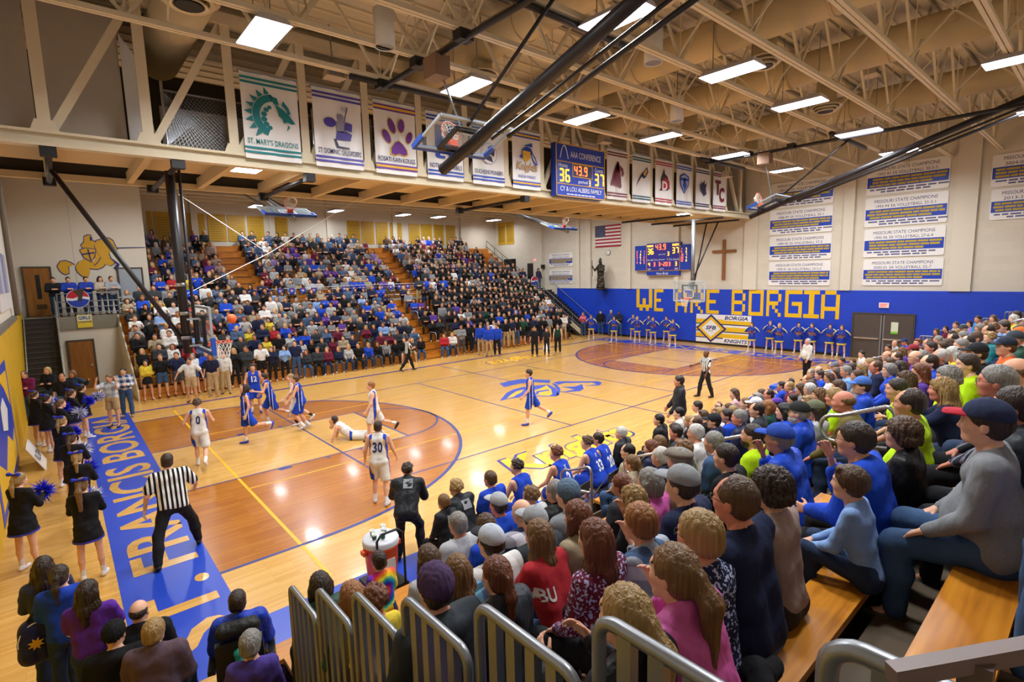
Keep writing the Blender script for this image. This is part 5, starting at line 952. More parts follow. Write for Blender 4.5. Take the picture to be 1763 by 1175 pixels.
o = thing('girls_sign', 'yellow and white GIRLS sign under the landing rail', 'sign', (-0.67, 22.33, 2.7)); F = facing((-0.93, 22.33, 2.7), (1, 0, 0), (0, 0, 1)); panel(F, 0, 0.52, 0, 0.56, 0, 0.02, paint('#e2c53a', 0.5), 'board', o); panel(F, 0.02, 0.5, 0.3, 0.54, 0.02, 0.024, paint('#dfe3c8', 0.5), 'header', o); words(F, 0.26, 0.43, 0.42, 0.16, 'GIRLS', M_NAVY, o, 0.03, 0.03); words(F, 0.26, 0.25, 0.44, 0.07, 'LOCKER ROOM', M_NAVY, o, 0.03, 0.01)
def stairs(x0, x1, label):
    o = thing('stairs', label, 'stairs', ((x0+x1)/2, 17.6, 0)); struct(o); n = 18
    for i in range(n): MB().box(x0, x1, 17.6+i*0.268, 17.6+(i+1)*0.268+0.02, 0 if i == 0 else 0.178*(i-1), 0.178*(i+1)).build('step', paint('#3b332c', 0.75), o); MB().box(x0, x1, 17.58+i*0.268, 17.63+i*0.268, 0.178*(i+1)-0.03, 0.178*(i+1)+0.004).build('nosing', paint('#241f1b', 0.6), o)
    for x in ((x1+0.02,) if x0 < 5 else (x0-0.02,)):
        MB().hexa([(x-0.03, 17.5, 0), (x+0.03, 17.5, 0), (x+0.03, 22.4, 3.0), (x-0.03, 22.4, 3.0), (x-0.03, 17.5, 0.35), (x+0.03, 17.5, 0.35), (x+0.03, 22.4, 3.45), (x-0.03, 22.4, 3.45)]).build('stringer', M_STEEL, o)
        for dz in (0.95, 0.55): MB().tube([(x, 17.5, dz), (x, 22.4, 3.2+dz-0.1)], 0.025).build('handrail', M_GREYM, o)
        for i in range(6): MB().tube([(x, 17.5+i*0.96, i*0.63), (x, 17.5+i*0.96, i*0.63+0.95)], 0.02).build('baluster', M_GREYM, o)
    for x in ((x0+0.08,) if x0 < 5 else (x1-0.08,)): MB().tube([(x, 17.5, 0.95), (x, 22.4, 4.05)], 0.022).build('wall_rail', M_GREYM, o)
stairs(XL+0.05, -1.6, 'dark brown stairs up to the landing at the left'); stairs(26.7, XF-0.08, 'dark stairs against the blue end wall')

# ---------------------------------------------------------------- bleachers
def rowN(k): return -1.85-0.65*(k-1), 0.69+0.281*(k-1)      # near side: seat centre y, seat top z (row 1 is the lowest)
def rowF(k): return (17.45+0.64*k, 0.43+0.385*k) if k < 8 else (23.45+0.64*(k-8), 3.63+0.385*(k-8))
AISN = (4.6, 16.3); NXS, NXE = -0.22, 26.2
NUMO = ['first', 'second', 'third', 'fourth', 'fifth']
bn = thing('near_bleachers', 'golden wooden bleachers on the near side of the court', 'bleachers', (13, -4, 0))
def spans(x0, x1, cuts, half, step):
    out = []; e = [x0]+[c for a in cuts for c in (a-half, a+half)]+[x1]
    for a, b in zip(e[::2], e[1::2]):
        n = max(1, round((b-a)/step)); out += [(a+(b-a)*i/n, a+(b-a)*(i+1)/n) for i in range(n)]
    return out
for k in range(1, 12):
    y, z = rowN(k)
    for a, b in spans(NXS, NXE, AISN, 0.55, 3.6): MB().box(a+0.01, b-0.01, y-0.14, y+0.14, z-0.05, z).build('seat_plank', M_WOOD, bn)
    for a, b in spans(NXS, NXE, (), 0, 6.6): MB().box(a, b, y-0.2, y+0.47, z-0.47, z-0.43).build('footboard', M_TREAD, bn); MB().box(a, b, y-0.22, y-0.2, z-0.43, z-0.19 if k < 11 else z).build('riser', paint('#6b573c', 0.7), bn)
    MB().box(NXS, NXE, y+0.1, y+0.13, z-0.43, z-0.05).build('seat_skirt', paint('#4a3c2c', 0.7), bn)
    for c in AISN: MB().box(c-0.5, c+0.5, y-0.2, y+0.12, z-0.43, z-0.29).build('aisle_step', M_RISER, bn)
MB().box(NXS, NXE, -1.42, -1.38, 0, 0.25).build('front_panel', M_RISER, bn)
MB().box(XL+0.04, NXS-0.14, YN+0.03, -5.9, 0, 2.62).build('stair_block', paint('#4c453c', 0.85), bn)
def loop_rail(x, y, zt, z0, label):      # a P-shaped aisle rail: back post, top bar falling towards the court, rounded nose
    o = thing('aisle_rail', label, 'railing', (x, y, z0), 0, 'near aisle rails'); r = 0.1; w = 0.62
    P = [(y-0.25, z0), (y-0.25, zt-r)]+[(y-0.25+r-r*cos(a), zt-r+r*sin(a)) for a in np.linspace(0.3, pi/2-0.3, 5)]+[(y+w-0.4, zt-0.17)]
    P += [(y+w-0.34+0.13*sin(a), zt-0.32+0.14*cos(a)) for a in np.linspace(0.3, pi-0.2, 8)]+[(y+w-0.5, zt-0.47), (y-0.2, zt-0.43)]
    MB().tube([(x, p, q) for p, q in P], 0.022, 8).build('loop', M_CHROME, o, True); return o
for c in AISN:
    for i, y in enumerate((-1.9, -3.2, -4.5, -5.8, -7.1)): k = (-1.85-y)/0.65+1; loop_rail(c, y, 0.71-0.4326*y, 0.25+0.281*(k-1), 'looped silver rail in the %s near aisle, %s up from the court' % (['closer', 'farther'][AISN.index(c)], NUMO[i]))
def guard(x, y, z, w, h, label, group, n=5, flat=True):
    """end guard: a rounded hoop of tube with upright bars, in a plane of constant x"""
    o = thing('guard_rail', label, 'railing', (x, y-w/2, z-h), 0, group); r = 0.07
    P = [(y, z-h), (y, z-r)]+[(y-r+r*cos(a), z-r+r*sin(a)) for a in np.linspace(0.3, pi/2, 5)]+[(y-w+r-r*sin(a), z-r+r*cos(a)) for a in np.linspace(0.0, pi/2, 6)]+[(y-w, z-h)]
    MB().tube([(x, p, q) for p, q in P], 0.024, 8).build('frame', M_GREYM, o, True)
    for i in range(1, n): yy = y-w*i/n; MB().box(x-0.02, x+0.02, yy-0.026, yy+0.026, z-h, z-0.01).build('picket', M_GREYM, o)
for i in range(8): guard(-0.3, -3.1-0.655*i, 2.11+0.283*i, 0.56, 1.02, 'grey steel guard rail at the end of the near bleachers, %s from the court' % ORD[i].replace('nearest', 'first'), 'end guard rails')
for i in range(9): guard(26.15, -2.0-0.65*i, 1.52+0.281*i, 0.5, 1.0, 'silver guard rail at the far end of the near bleachers, %s from the court' % ORD[i].replace('nearest', 'first'), 'far end guard rails', 4)
o = thing('handrail', 'brown flat handrail crossing the lower right corner', 'railing', (0.2, -7.5, 3.3)); A_, B_ = G(1534, 1162, 3.86), G(1830, 1108, 3.90); MB().bar(A_, B_, 0.03, 0.034).build('rail', paint('#7a655f', 0.35), o); MB().bar((A_+B_)/2, ((A_+B_)/2)*np.array((1, 1, 0))+np.array((0, 0, 2.6)), 0.05).build('post', paint('#5a4a44', 0.4), o)
bf = thing('far_bleachers', 'golden wooden bleachers across the court, lower bank', 'bleachers', (13, 20, 0)); bu = thing('upper_bleachers', 'golden wooden bleachers behind the pennant rail, upper bank', 'bleachers', (14, 26, 3.2))
LX0, LX1, UX0 = 0.55, 25.2, 2.1
for k in range(17):
    y, z = rowF(k); lo = k < 8; p = bf if lo else bu; a0, a1 = (LX0, LX1) if lo else (UX0, 27.0); cuts = (14.0,) if lo else (6.5, 16.4)
    for a, b in spans(a0, a1, cuts, 0.55, 4.2): MB().box(a+0.01, b-0.01, y-0.14, y+0.14, z-0.05, z).build('seat_plank', M_WOOD, p)
    for a, b in spans(a0, a1, (), 0, 8.2): MB().box(a, b, y+0.14, y+(0.5 if k < 16 else 0.4), z-0.09, z-0.045).build('footboard', M_RISER, p); MB().box(a, b, y-0.13, y-0.11, z-0.385, z-0.05).build('riser', M_RISER, p)
    for c in cuts: MB().box(c-0.5, c+0.5, y-0.2, y+0.12, z-0.385, z-0.2).build('aisle_step', M_WOOD, p)
for a, b in spans(LX0, LX1, (), 0, 4.1): MB().box(a, b, 17.28, 17.31, 0, 0.19).build('front_board', M_RISER, bf); MB().box(a, b, 17.3, 17.33, 0.2, 0.38).build('front_board', M_RISER, bf)
MB().hexa([(LX0-0.05, 17.3, 0), (LX0, 17.3, 0), (LX0, 22.4, 0), (LX0-0.05, 22.4, 0), (LX0-0.05, 17.3, 0.4), (LX0, 17.3, 0.4), (LX0, 22.4, 3.2), (LX0-0.05, 22.4, 3.2)]).build('end_panel', M_CREAM, bf)
MB().hexa([(LX1, 17.3, 0), (LX1+0.05, 17.3, 0), (LX1+0.05, 22.4, 0), (LX1, 22.4, 0), (LX1, 17.3, 0.4), (LX1+0.05, 17.3, 0.4), (LX1+0.05, 22.4, 3.2), (LX1, 22.4, 3.2)]).build('end_panel', paint('#2b2622'), bf)
struct(MB().box(LX0, XF, 22.42, 23.3, 3.05, 3.2).build('mezzanine_floor', paint('#9a927e', 0.8)))
o = thing('mezzanine_rail', 'thin steel rail between the lower and upper far seats', 'railing', (13, 22.48, 3.2))
for z in (3.45, 3.7, 3.95): MB().tube([(0.6, 22.48, z), (26.6, 22.48, z)], 0.016, 6).build('rail', M_GREYM, o)
for x in np.arange(0.6, 26.7, 2.0): MB().tube([(x, 22.48, 3.2), (x, 22.48, 3.97)], 0.018, 6).build('post', M_GREYM, o)
o = thing('pennant_string', 'string of small blue pennants along the mezzanine rail', 'pennants', (11.5, 22.4, 4.1)); MB().tube([(3.6, 22.4, 4.12), (8.0, 22.4, 4.06), (12.5, 22.4, 4.12), (18.5, 22.4, 4.1)], 0.012, 5).build('string', M_WHITE, o)
for i in range(23):
    x = 4.7+i*0.6
    if i in (9, 10): continue
    F = facing((x, 22.39, 4.08), (1, 0, 0), (0, 0, 1)); pe = poly(F, [(-0.15, 0), (-0.15, -0.24), (-0.08, -0.3), (0.08, -0.3), (0.15, -0.24), (0.15, 0)], paint('#1f3fa8', 0.5), 'pennant', o, 0, 0.01); poly(F, ellipse(0, -0.12, 0.075, 0.075, 12), paint('#d8c6d2', 0.5), 'dot', pe, 0.011, 0.002); poly(F, [(-0.07, -0.1), (0.07, -0.1), (0.05, -0.05), (-0.04, -0.05)], paint('#b3263c', 0.5), 'dot', pe, 0.014, 0.002)
for i, (k, x) in enumerate(((1, 13.45), (3, 13.45), (5, 13.45), (7, 13.45), (1, 14.55), (4, 14.55))):
    y, z = rowF(k); o = thing('aisle_rail', 'bent silver handrail in the lower far aisle, %s' % ['left first', 'left second', 'left third', 'left fourth', 'right lower', 'right upper'][i], 'railing', (x, y, z), 0, 'far aisle rails'); MB().tube([(x, y-0.3, z-0.43), (x, y-0.3, z+0.45), (x, y-0.22, z+0.52), (x, y+0.3, z+0.56), (x, y+0.42, z+0.45), (x, y+0.42, z+0.0)], 0.022, 7).build('loop', M_CHROME, o, True)
o = thing('upper_stair_rail', 'dark stair rail descending at the right end of the upper seats', 'railing', (27.1, 26, 5))
for dz in (0.5, 1.0): MB().tube([(27.1, 23.6, 3.3+dz), (27.1, 28.8, 6.4+dz)], 0.025).build('rail', M_DARK, o)
for i in range(6): MB().tube([(27.1, 23.6+i*1.04, 3.3+i*0.62), (27.1, 23.6+i*1.04, 4.3+i*0.62)], 0.02).build('post', M_DARK, o)

# ---------------------------------------------------------------- basketball hoops
M_RIM = paint('#e2501e', 0.4); M_NET = paint('#ece6da', 0.8); M_PAD = paint('#1d50b4', 0.5); M_PIPE = paint('#2a282b', 0.4, 0.2, 'dark_pipe'); M_FRM = paint('#aab2b8', 0.4, 0.4)
def board(o, c, wd, up, nf, pad=True, droop=(0, 0, -1), frame=M_FRM, netdir=None):
    """c: middle of the board's lower edge on its front; wd, up, nf: unit vectors"""
    c, wd, up, nf = (np.array(q, float) for q in (c, wd, up, nf)); W, H = 0.915, 1.07
    def slab(x0, x1, y0, y1, d0, d1, mat, name): return MB().hexa([c+wd*x+up*y+nf*d0 for x, y in ((x0, y0), (x1, y0), (x1, y1), (x0, y1))]+[c+wd*x+up*y+nf*d1 for x, y in ((x0, y0), (x1, y0), (x1, y1), (x0, y1))]).build(name, mat, o)
    slab(-W, W, 0, H, -0.013, 0, M_GLASS, 'glass')
    for a in ((-W, W, -0.03, 0.03), (-W, W, H-0.03, H+0.03), (-W-0.02, -W+0.03, 0, H), (W-0.03, W+0.02, 0, H)): slab(*a, -0.05, 0.006, frame, 'board_frame')
    for a in ((-0.3, 0.3, 0.15, 0.2), (-0.3, 0.3, 0.58, 0.63), (-0.3, -0.25, 0.15, 0.63), (0.25, 0.3, 0.15, 0.63)): slab(*a, 0.001, 0.004, M_VINYL, 'target_square')
    slab(-0.45, 0.45, 0.12, 0.2, -0.12, -0.05, M_PIPE, 'back_bar'); slab(-0.45, 0.45, 0.8, 0.88, -0.12, -0.05, M_PIPE, 'back_bar')
    for s in (-1, 1): slab(s*0.42-0.04, s*0.42+0.04, 0.12, 0.88, -0.12, -0.05, M_PIPE, 'back_bar')
    if pad:
        slab(-W-0.03, W+0.03, -0.07, 0.0, -0.06, 0.04, M_PAD, 'edge_pad')
        for s in (-1, 1): slab(s*W-0.035, s*W+0.035, -0.02, 0.36, -0.06, 0.04, M_PAD, 'edge_pad')
    rc = c+up*0.15+nf*0.38; R = 0.2286; rp = [rc+R*(wd*cos(a)+nf*sin(a)) for a in np.linspace(0, 2*pi, 25)[:-1]]
    MB().tube(rp, 0.012, 6, closed=True).build('rim', M_RIM, o, True); slab(-0.1, 0.1, 0.08, 0.17, 0.0, 0.17, M_RIM, 'rim_bracket')
    m = MB(); dn = np.array(netdir if netdir is not None else droop, float); lv = []
    for j, (q, d) in enumerate(((1.0, 0.0), (0.86, 0.1), (0.74, 0.2), (0.64, 0.3), (0.58, 0.42))): lv.append([rc+R*q*(wd*cos(2*pi*(i+0.5*(j % 2))/12)+nf*sin(2*pi*(i+0.5*(j % 2))/12))+dn*d for i in range(12)])
    for j in range(4):
        for i in range(12): m.tube([lv[j][i], lv[j+1][i]], 0.006, 4, caps=False); m.tube([lv[j][i], lv[j+1][(i+1) % 12 if j % 2 else (i-1) % 12]], 0.006, 4, caps=False)
    m.build('net', M_NET, o)
def pipe(o, a, b, r, name, mat=None): MB().tube([a, b], r, 12).build(name, mat or M_PIPE, o, True)
o = thing('basketball_hoop', 'glass basketball hoop hanging over the near left baseline', 'basketball hoop', (0.85, 7.62, ZB)); board(o, (1.22, 7.62, 2.9), (0, 1, 0), (0, 0, 1), (1, 0, 0))
pipe(o, (0.82, 7.62, 2.85), (0.82, 7.62, ZB-0.05), 0.105, 'mast'); pipe(o, (1.0, 7.5, 3.0), (1.0, 7.5, ZB), 0.035, 'mast_tube'); pipe(o, (0.82, YT, ZB-0.1), (0.82, 10.5, ZB-0.1), 0.06, 'support_pipe'); pipe(o, (-1.34, YT, ZB-0.1), (-1.34, 10.5, ZB-0.1), 0.06, 'support_pipe'); pipe(o, (-1.3, 8.3, ZB-0.15), (0.78, 7.66, 3.1), 0.055, 'brace')
for z in (3.05, 3.7): MB().bar((0.82, 7.35, z), (1.18, 7.35, z), 0.04).build('board_arm', M_FRM, o); MB().bar((0.82, 7.9, z), (1.18, 7.9, z), 0.04).build('board_arm', M_FRM, o)
for z in (3.2, 3.8, 4.5): MB().lathe([(0.12, 0), (0.125, 0.05), (0.12, 0.08)], (0.82, 7.62, z), 14).build('collar', M_CHROME, o)
for a in ((0.82, YT, ZB-0.05), (-1.34, YT, ZB-0.05), (0.82, 10.45, ZB-0.05), (-1.34, 10.45, ZB-0.05)): MB().box(a[0]-0.13, a[0]+0.13, a[1]-0.1, a[1]+0.1, a[2]-0.13, a[2]+0.06).build('beam_clamp', M_DARK, o)
for a, b in (((0.95, 7.6, 6.7), (3.2, 8.6, 5.35)), ((3.2, 8.6, 5.35), (0.9, 7.65, 4.3)), ((3.2, 8.6, 5.35), (6.6, 9.6, ZB))): MB().tube([a, b], 0.008, 5).build('cable', M_WHITE, o)
o = thing('basketball_hoop', 'glass basketball hoop over the far baseline in front of the slogan', 'basketball hoop', (25.0, 7.62, ZB)); board(o, (24.38, 7.86, 2.86), (0, 1, 0), (0, 0, 1), (-1, 0, 0), pad=False, frame=paint('#c8d2d8', 0.4))
pipe(o, (24.75, 7.86, 2.95), (24.75, 7.86, ZB-0.05), 0.1, 'mast', M_GREYM); pipe(o, (24.75, 6.2, ZB-0.1), (24.75, 10.5, ZB-0.1), 0.05, 'support_pipe'); pipe(o, (27.0, YT, ZB-0.1), (27.0, 10.5, ZB-0.1), 0.05, 'support_pipe'); pipe(o, (22.0, YT, ZB-0.1), (22.0, 10.5, ZB-0.1), 0.05, 'support_pipe'); pipe(o, (26.9, 7.6, ZB-0.1), (24.85, 7.8, 4.2), 0.04, 'brace'); pipe(o, (26.9, 8.3, ZB-0.1), (24.85, 7.9, 3.4), 0.04, 'brace')
for z in (3.05, 3.7): MB().bar((24.75, 7.86, z), (24.42, 7.86, z), 0.05, 0.3).build('board_arm', M_FRM, o)
def folded(x, near, label):
    o = thing('basketball_hoop', label, 'basketball hoop', (x, 0 if near else 15, 8.8), 0, 'folded side hoops')
    if near:
        up = np.array((0, -0.93, 0.36)); up /= np.linalg.norm(up); nf = np.array((0, 0.36, 0.93)); nf /= np.linalg.norm(nf); c = (x, 2.4, 7.3 if x < 10 else 6.95)
        board(o, c, (1, 0, 0), up, nf, netdir=(0, 0.35, -0.2)); e = 0.0 if x < 10 else -0.3
        pipe(o, (x, 2.75, 6.95+e), (x, -5.4, 9.45+e*0.3), 0.12 if x < 10 else 0.1, 'mast'); pipe(o, (x+0.62, 1.2, 7.45+e), (x+0.62, -5.4, 9.1), 0.05, 'brace'); pipe(o, (x+0.34, 1.4, 7.4+e), (x+0.34, -5.4, 9.2), 0.035, 'brace'); pipe(o, (x-0.2, 1.5, 7.6+e), (x-0.1, -1.0, 9.2), 0.035, 'brace')
        for yy in (-0.55, 4.2): pipe(o, (x-1.4, yy, 9.05), (x+2.4, yy, 9.05), 0.06, 'support_pipe')
        for yy in (4.2, 2.6, 1.0): MB().box(x-0.75, x-0.45, yy-0.12, yy+0.12, 8.93, 9.12).build('beam_clamp', M_DARK, o)
        pipe(o, (x-0.6, 4.4, 8.98), (x-0.6, -5.5, 8.98), 0.06, 'support_pipe'); pipe(o, (x-0.6, 2.0, 9.0), (x, 1.9, 7.5+e), 0.02, 'hoist_cable', M_GREYM)
        MB().box(x-0.75, x-0.4, 1.75, 2.2, 8.55, 8.95).build('winch', paint('#8a6a50', 0.6), o)
    else:
        up = np.array((0, 0.94, 0.34)); nf = np.array((0, -0.34, 0.94)); board(o, (x, 13.0, 6.98), (1, 0, 0), up, nf, netdir=(0.25, -0.2, 0.2)); pipe(o, (x, 12.8, 6.8), (x, 18.0, 8.6), 0.09, 'mast', M_GREYM); pipe(o, (x-0.4, 13.5, 7.1), (x-0.4, 18.0, 8.4), 0.035, 'brace'); pipe(o, (x+0.4, 13.5, 7.1), (x+0.4, 18.0, 8.4), 0.035, 'brace')
        q = x-1.7 if x < 10 else x-9.0
        pipe(o, (q, YT, ZB-0.1), (q, 10.5, ZB-0.1), 0.06, 'support_pipe'); [MB().box(q-0.12, q+0.12, yy-0.12, yy+0.12, ZB-0.2, ZB+0.02).build('beam_clamp', M_DARK, o) for yy in (YT, 10.4)]; pipe(o, (x-0.5, 18.0, 8.6), (x+0.5, 18.0, 8.6), 0.05, 'cross_pipe')
        for s in (-0.5, 0.5): pipe(o, (x+s, 18.0, 8.55), (x+s, 18.0, 10.85), 0.04, 'hanger')
folded(5.32, True, 'large folded basketball hoop with a thick black mast overhead'); folded(20.3, True, 'folded basketball hoop with blue edge near the plaques'); folded(5.4, False, 'folded hoop with blue edge under the soffit at left'); folded(20.2, False, 'folded hoop beyond the soffit, above the right far seats')
tag(MB().lathe([(0.001, -0.12)]+[(0.121*cos(a), 0.121*sin(a)) for a in np.linspace(-pi/2+0.1, pi/2-0.1, 13)]+[(0.001, 0.12)], tuple(G(399, 549, 3.62)), 20).build('basketball', paint('#e0642a', 0.55), None, True, tuple(G(399, 549, 3.62))), 'orange basketball in the air above the left rim', 'ball')
# boxes and speakers on the truss, the partition and fence behind it
def horn(x, y, z, label):
    o = thing('loudspeaker', label, 'speaker', (x, y, z), 0, 'white loudspeakers'); MB().hexa([(x-0.26, y-0.2, z), (x+0.26, y-0.2, z), (x+0.22, y+0.2, z), (x-0.22, y+0.2, z), (x-0.18, y-0.1, z+0.3), (x+0.18, y-0.1, z+0.3), (x+0.16, y+0.15, z+0.3), (x-0.16, y+0.15, z+0.3)]).build('cabinet', paint('#cbbca6', 0.6), o); MB().box(x-0.2, x+0.2, y-0.205, y-0.19, z+0.03, z+0.12).build('grille', M_GREYM, o); MB().bar((x, y, z+0.3), (x, y+0.1, 9.2 if z < 8.9 else 10.9), 0.03).build('bracket', M_GREYM, o)
for i, (u, v, y) in enumerate(((574, 125, 5.9), (1040, 240, 5.9), (1252, 300, 5.7), (1500, 122, -2.2))): p = PY(u, v, y); horn(p[0], y, p[2]-0.15, ['white loudspeaker hanging above the crusader banner', 'white loudspeaker right of the hanging scoreboard', 'white loudspeaker near the far end of the truss', 'white loudspeaker among the right hand joists'][i])
o = thing('catwalk_partition', 'large white partition panels behind the left end of the truss', 'partition', (-1, 7.6, ZB+0.34)); struct(o)
for a, b in ((XL+0.02, -1.45), (-1.4, 0.05)): MB().box(a, b, 7.3, 7.36, ZB+0.34, ZT).build('partition_panel', paint('#cbbfae', 0.7), o)
MB().hexa([(0.08, 7.2, ZB+0.36), (0.62, 7.2, ZB+0.36), (0.62, 7.24, ZB+0.36), (0.08, 7.24, ZB+0.36), (0.08, 7.2, ZT-0.4), (0.34, 7.2, ZT-0.8), (0.34, 7.24, ZT-0.8), (0.08, 7.24, ZT-0.4)]).build('partition_panel', M_VINYL, o)
o = thing('chain_link_fence', 'chain link fence panel along the catwalk', 'fence', (2.0, 6.85, ZB+0.34)); m = MB()
for a in ((0.75, 0.0), (0.75, 1.2)): MB().tube([(0.72, 6.85, ZB+0.36+a[1]), (12.0, 6.85, ZB+0.36+a[1])], 0.025).build('top_rail', M_GREYM, o)
for x in np.arange(0.72, 12.1, 1.66): MB().tube([(x, 6.85, ZB+0.34), (x, 6.85, ZB+1.75)], 0.03).build('post', M_CHROME, o)
for x in np.arange(0.72-1.2, 12.0, 0.09):
    for s in (0, 1.2): m.bar((max(0.72, min(12, x+s)), 6.85, ZB+0.36+(0 if x+s >= 0.72 else 0)), (max(0.72, min(12.0, x+1.2-s)), 6.85, ZB+1.56), 0.006)
mo = m.build('wire_mesh', M_GREYM, o); mo['kind'] = 'stuff'
MB().box(0.8, 9.0, 7.9, 7.95, ZB+0.36, ZB+1.5).build('canvas_sheet', paint('#b9b2a2', 0.8), o)

# ---------------------------------------------------------------- things round the court
o = thing('scorers_table', 'long blue padded scorers table on the near sideline', 'table', (14, -0.75, 0)); MB().box(11.6, 15.6, -1.05, -0.55, 0.70, 0.76).build('table_top', M_PAD, o); MB().box(11.6, 15.6, -0.55, -0.50, 0.05, 0.80).build('front_pad', M_PAD, o)
for x in (11.8, 13.6, 15.4): MB().bar((x, -0.9, 0), (x, -0.9, 0.7), 0.05).build('leg', M_DARK, o)
o = thing('scoreboard_console', 'blue console box on the scorers table', 'console', (15.1, -0.8, 0.76)); MB().box(14.7, 15.5, -0.95, -0.62, 0.76, 1.0).build('case', M_PAD, o); MB().box(14.75, 15.45, -0.97, -0.95, 0.8, 0.96).build('panel', M_DARK, o)
CX, CY = 1.62, -0.78
o = thing('drink_cooler', 'orange drink cooler with a white lid beside the team bench', 'cooler', (CX, CY, 0.3))
MB().lathe([(0.001, 0), (0.20, 0.0), (0.225, 0.3), (0.235, 0.5), (0.25, 0.52), (0.25, 0.56), (0.001, 0.56)], (CX, CY, 0.3), 28).build('barrel', M_RIM, o, True); MB().lathe([(0.255, 0), (0.255, 0.06), (0.24, 0.09), (0.001, 0.095)], (CX, CY, 0.86), 28).build('lid', paint('#d6d9e2', 0.4), o, True)
for s in (-1, 1): MB().box(CX+s*0.25-0.04, CX+s*0.25+0.04, CY-0.05, CY+0.05, 0.76, 0.82).build('handle', M_RIM, o)
MB().box(CX-0.09, CX+0.09, CY-0.245, CY-0.235, 0.4, 0.7).build('label_panel', M_VINYL, o)
for i, (a, b) in enumerate(((-0.09, 0.06), (-0.12, -0.06), (-0.02, -0.12), (0.06, 0.0), (0.1, 0.1))):
    c = thing('paper_cup', 'green and white paper cup on the cooler lid, %s' % ['rear left', 'left', 'front', 'middle', 'right'][i], 'cup', (CX+a, CY+b, 0.956), 0, 'paper cups on the cooler'); MB().lathe([(0.028, 0), (0.038, 0.1), (0.035, 0.1), (0.026, 0.01)], (CX+a, CY+b, 0.956), 14).build('cup_wall', paint('#e4e6df', 0.5), c, True); MB().lathe([(0.0295, 0.015), (0.036, 0.075)], (CX+a, CY+b, 0.956), 14).build('green_band', paint('#1e5a3c', 0.5), c, True)
o = thing('cooler_cart', 'black tube hand cart holding the orange cooler', 'cart', (CX, CY-0.3, 0)); MB().tube([(CX+0.2, CY-0.3, 0.1), (CX+0.2, CY-0.3, 1.05), (CX+0.12, CY-0.28, 1.12), (CX-0.12, CY-0.28, 1.12), (CX-0.2, CY-0.3, 1.05), (CX-0.2, CY-0.3, 0.1)], 0.018, 8).build('frame', M_DARK, o, True); MB().box(CX-0.25, CX+0.25, CY-0.3, CY+0.25, 0.25, 0.3).build('platform', M_DARK, o)
for s in (-1, 1): MB().lathe([(0.001, -0.03), (0.12, -0.03), (0.12, 0.03), (0.001, 0.03)], (CX+s*0.26, CY-0.28, 0.12), 16, (1, 0, 0)).build('wheel', M_BLACK, o, True)
tag(MB().lathe([(0.001, 0), (0.14, 0.0), (0.18, 0.3), (0.165, 0.3), (0.12, 0.02)], (CX-0.42, CY-0.1, 0), 18).build('waste_bin', paint('#c9cbd2', 0.5), None, True, (CX-0.42, CY-0.1, 0)), 'small pale bin lined with a bag by the cooler', 'bin')
def chair_mesh():
    k = thing('folding_chair', 'x', 'chair', (0, 0, 0)); mt = paint('#2b2c30', 0.4, 0.3)
    MB().hexa([(-0.21, -0.2, 0.42), (0.21, -0.2, 0.42), (0.21, 0.2, 0.44), (-0.21, 0.2, 0.44), (-0.21, -0.2, 0.45), (0.21, -0.2, 0.45), (0.21, 0.2, 0.47), (-0.21, 0.2, 0.47)]).build('seat', mt, k)
    MB().hexa([(-0.21, -0.28, 0.58), (0.21, -0.28, 0.58), (0.21, -0.26, 0.58), (-0.21, -0.26, 0.58), (-0.21, -0.33, 0.82), (0.21, -0.33, 0.82), (0.21, -0.31, 0.82), (-0.21, -0.31, 0.82)]).build('backrest', mt, k)
    for s in (-1, 1): MB().tube([(s*0.22, 0.24, 0.0), (s*0.22, -0.33, 0.84)], 0.012, 6).build('leg', M_GREYM, k); MB().tube([(s*0.2, -0.28, 0.0), (s*0.2, 0.16, 0.44)], 0.012, 6).build('leg', M_GREYM, k)
    return k
_ch = []
def put_chair(x, y, rz, label):
    if not _ch: c = chair_mesh(); _ch.append(c)
    else:
        c = _ch[0].copy(); C.objects.link(c)
        for q in _ch[0].children: d = q.copy(); C.objects.link(d); d.parent = c
    c.location = (x, y, 0); c.rotation_euler = (0, 0, rz); c['label'] = label; c['group'] = 'bench folding chairs'; return c

# ---------------------------------------------------------------- people: colours by name, poses
COL = {'red': '#b02a32', 'royal blue': '#1d49c4', 'bright blue': '#2f8fd6', 'navy': '#1c2442', 'black': '#151517', 'charcoal': '#33383d', 'grey': '#85888c', 'light grey': '#b4b6b8', 'white': '#dedcd8', 'green': '#2f8a52', 'dark green': '#1f4a3c', 'neon yellow': '#b9e312', 'yellow': '#dcc23a', 'purple': '#5a3c9a', 'pink': '#cf5fa8', 'teal': '#1f7f88', 'tan': '#a8987c', 'olive': '#6d6030', 'maroon': '#6e2238', 'light blue': '#86a8dc', 'orange': '#d9652c', 'taupe': '#a08a82', 'coral': '#d0625f', 'lavender': '#9d86c4', 'steel blue': '#4a6284', 'khaki': '#b79d72', 'denim': '#3a5478', 'dark denim': '#27354f', 'brown': '#54402f'}
TW = {'tee': 'T-shirt', 'long': 'sweater', 'hoodie': 'hoodie', 'jacket': 'jacket', 'vest': 'vest', 'jersey': 'jersey'}
KW = {'plaid': 'plaid shirt', 'check': 'checked shirt', 'tartan': 'plaid shirt', 'camo': 'camouflage shirt', 'floral': 'flowered top', 'pinstripe': 'striped shirt', 'stripes': 'striped top', 'tiedye': 'tie-dyed T-shirt'}
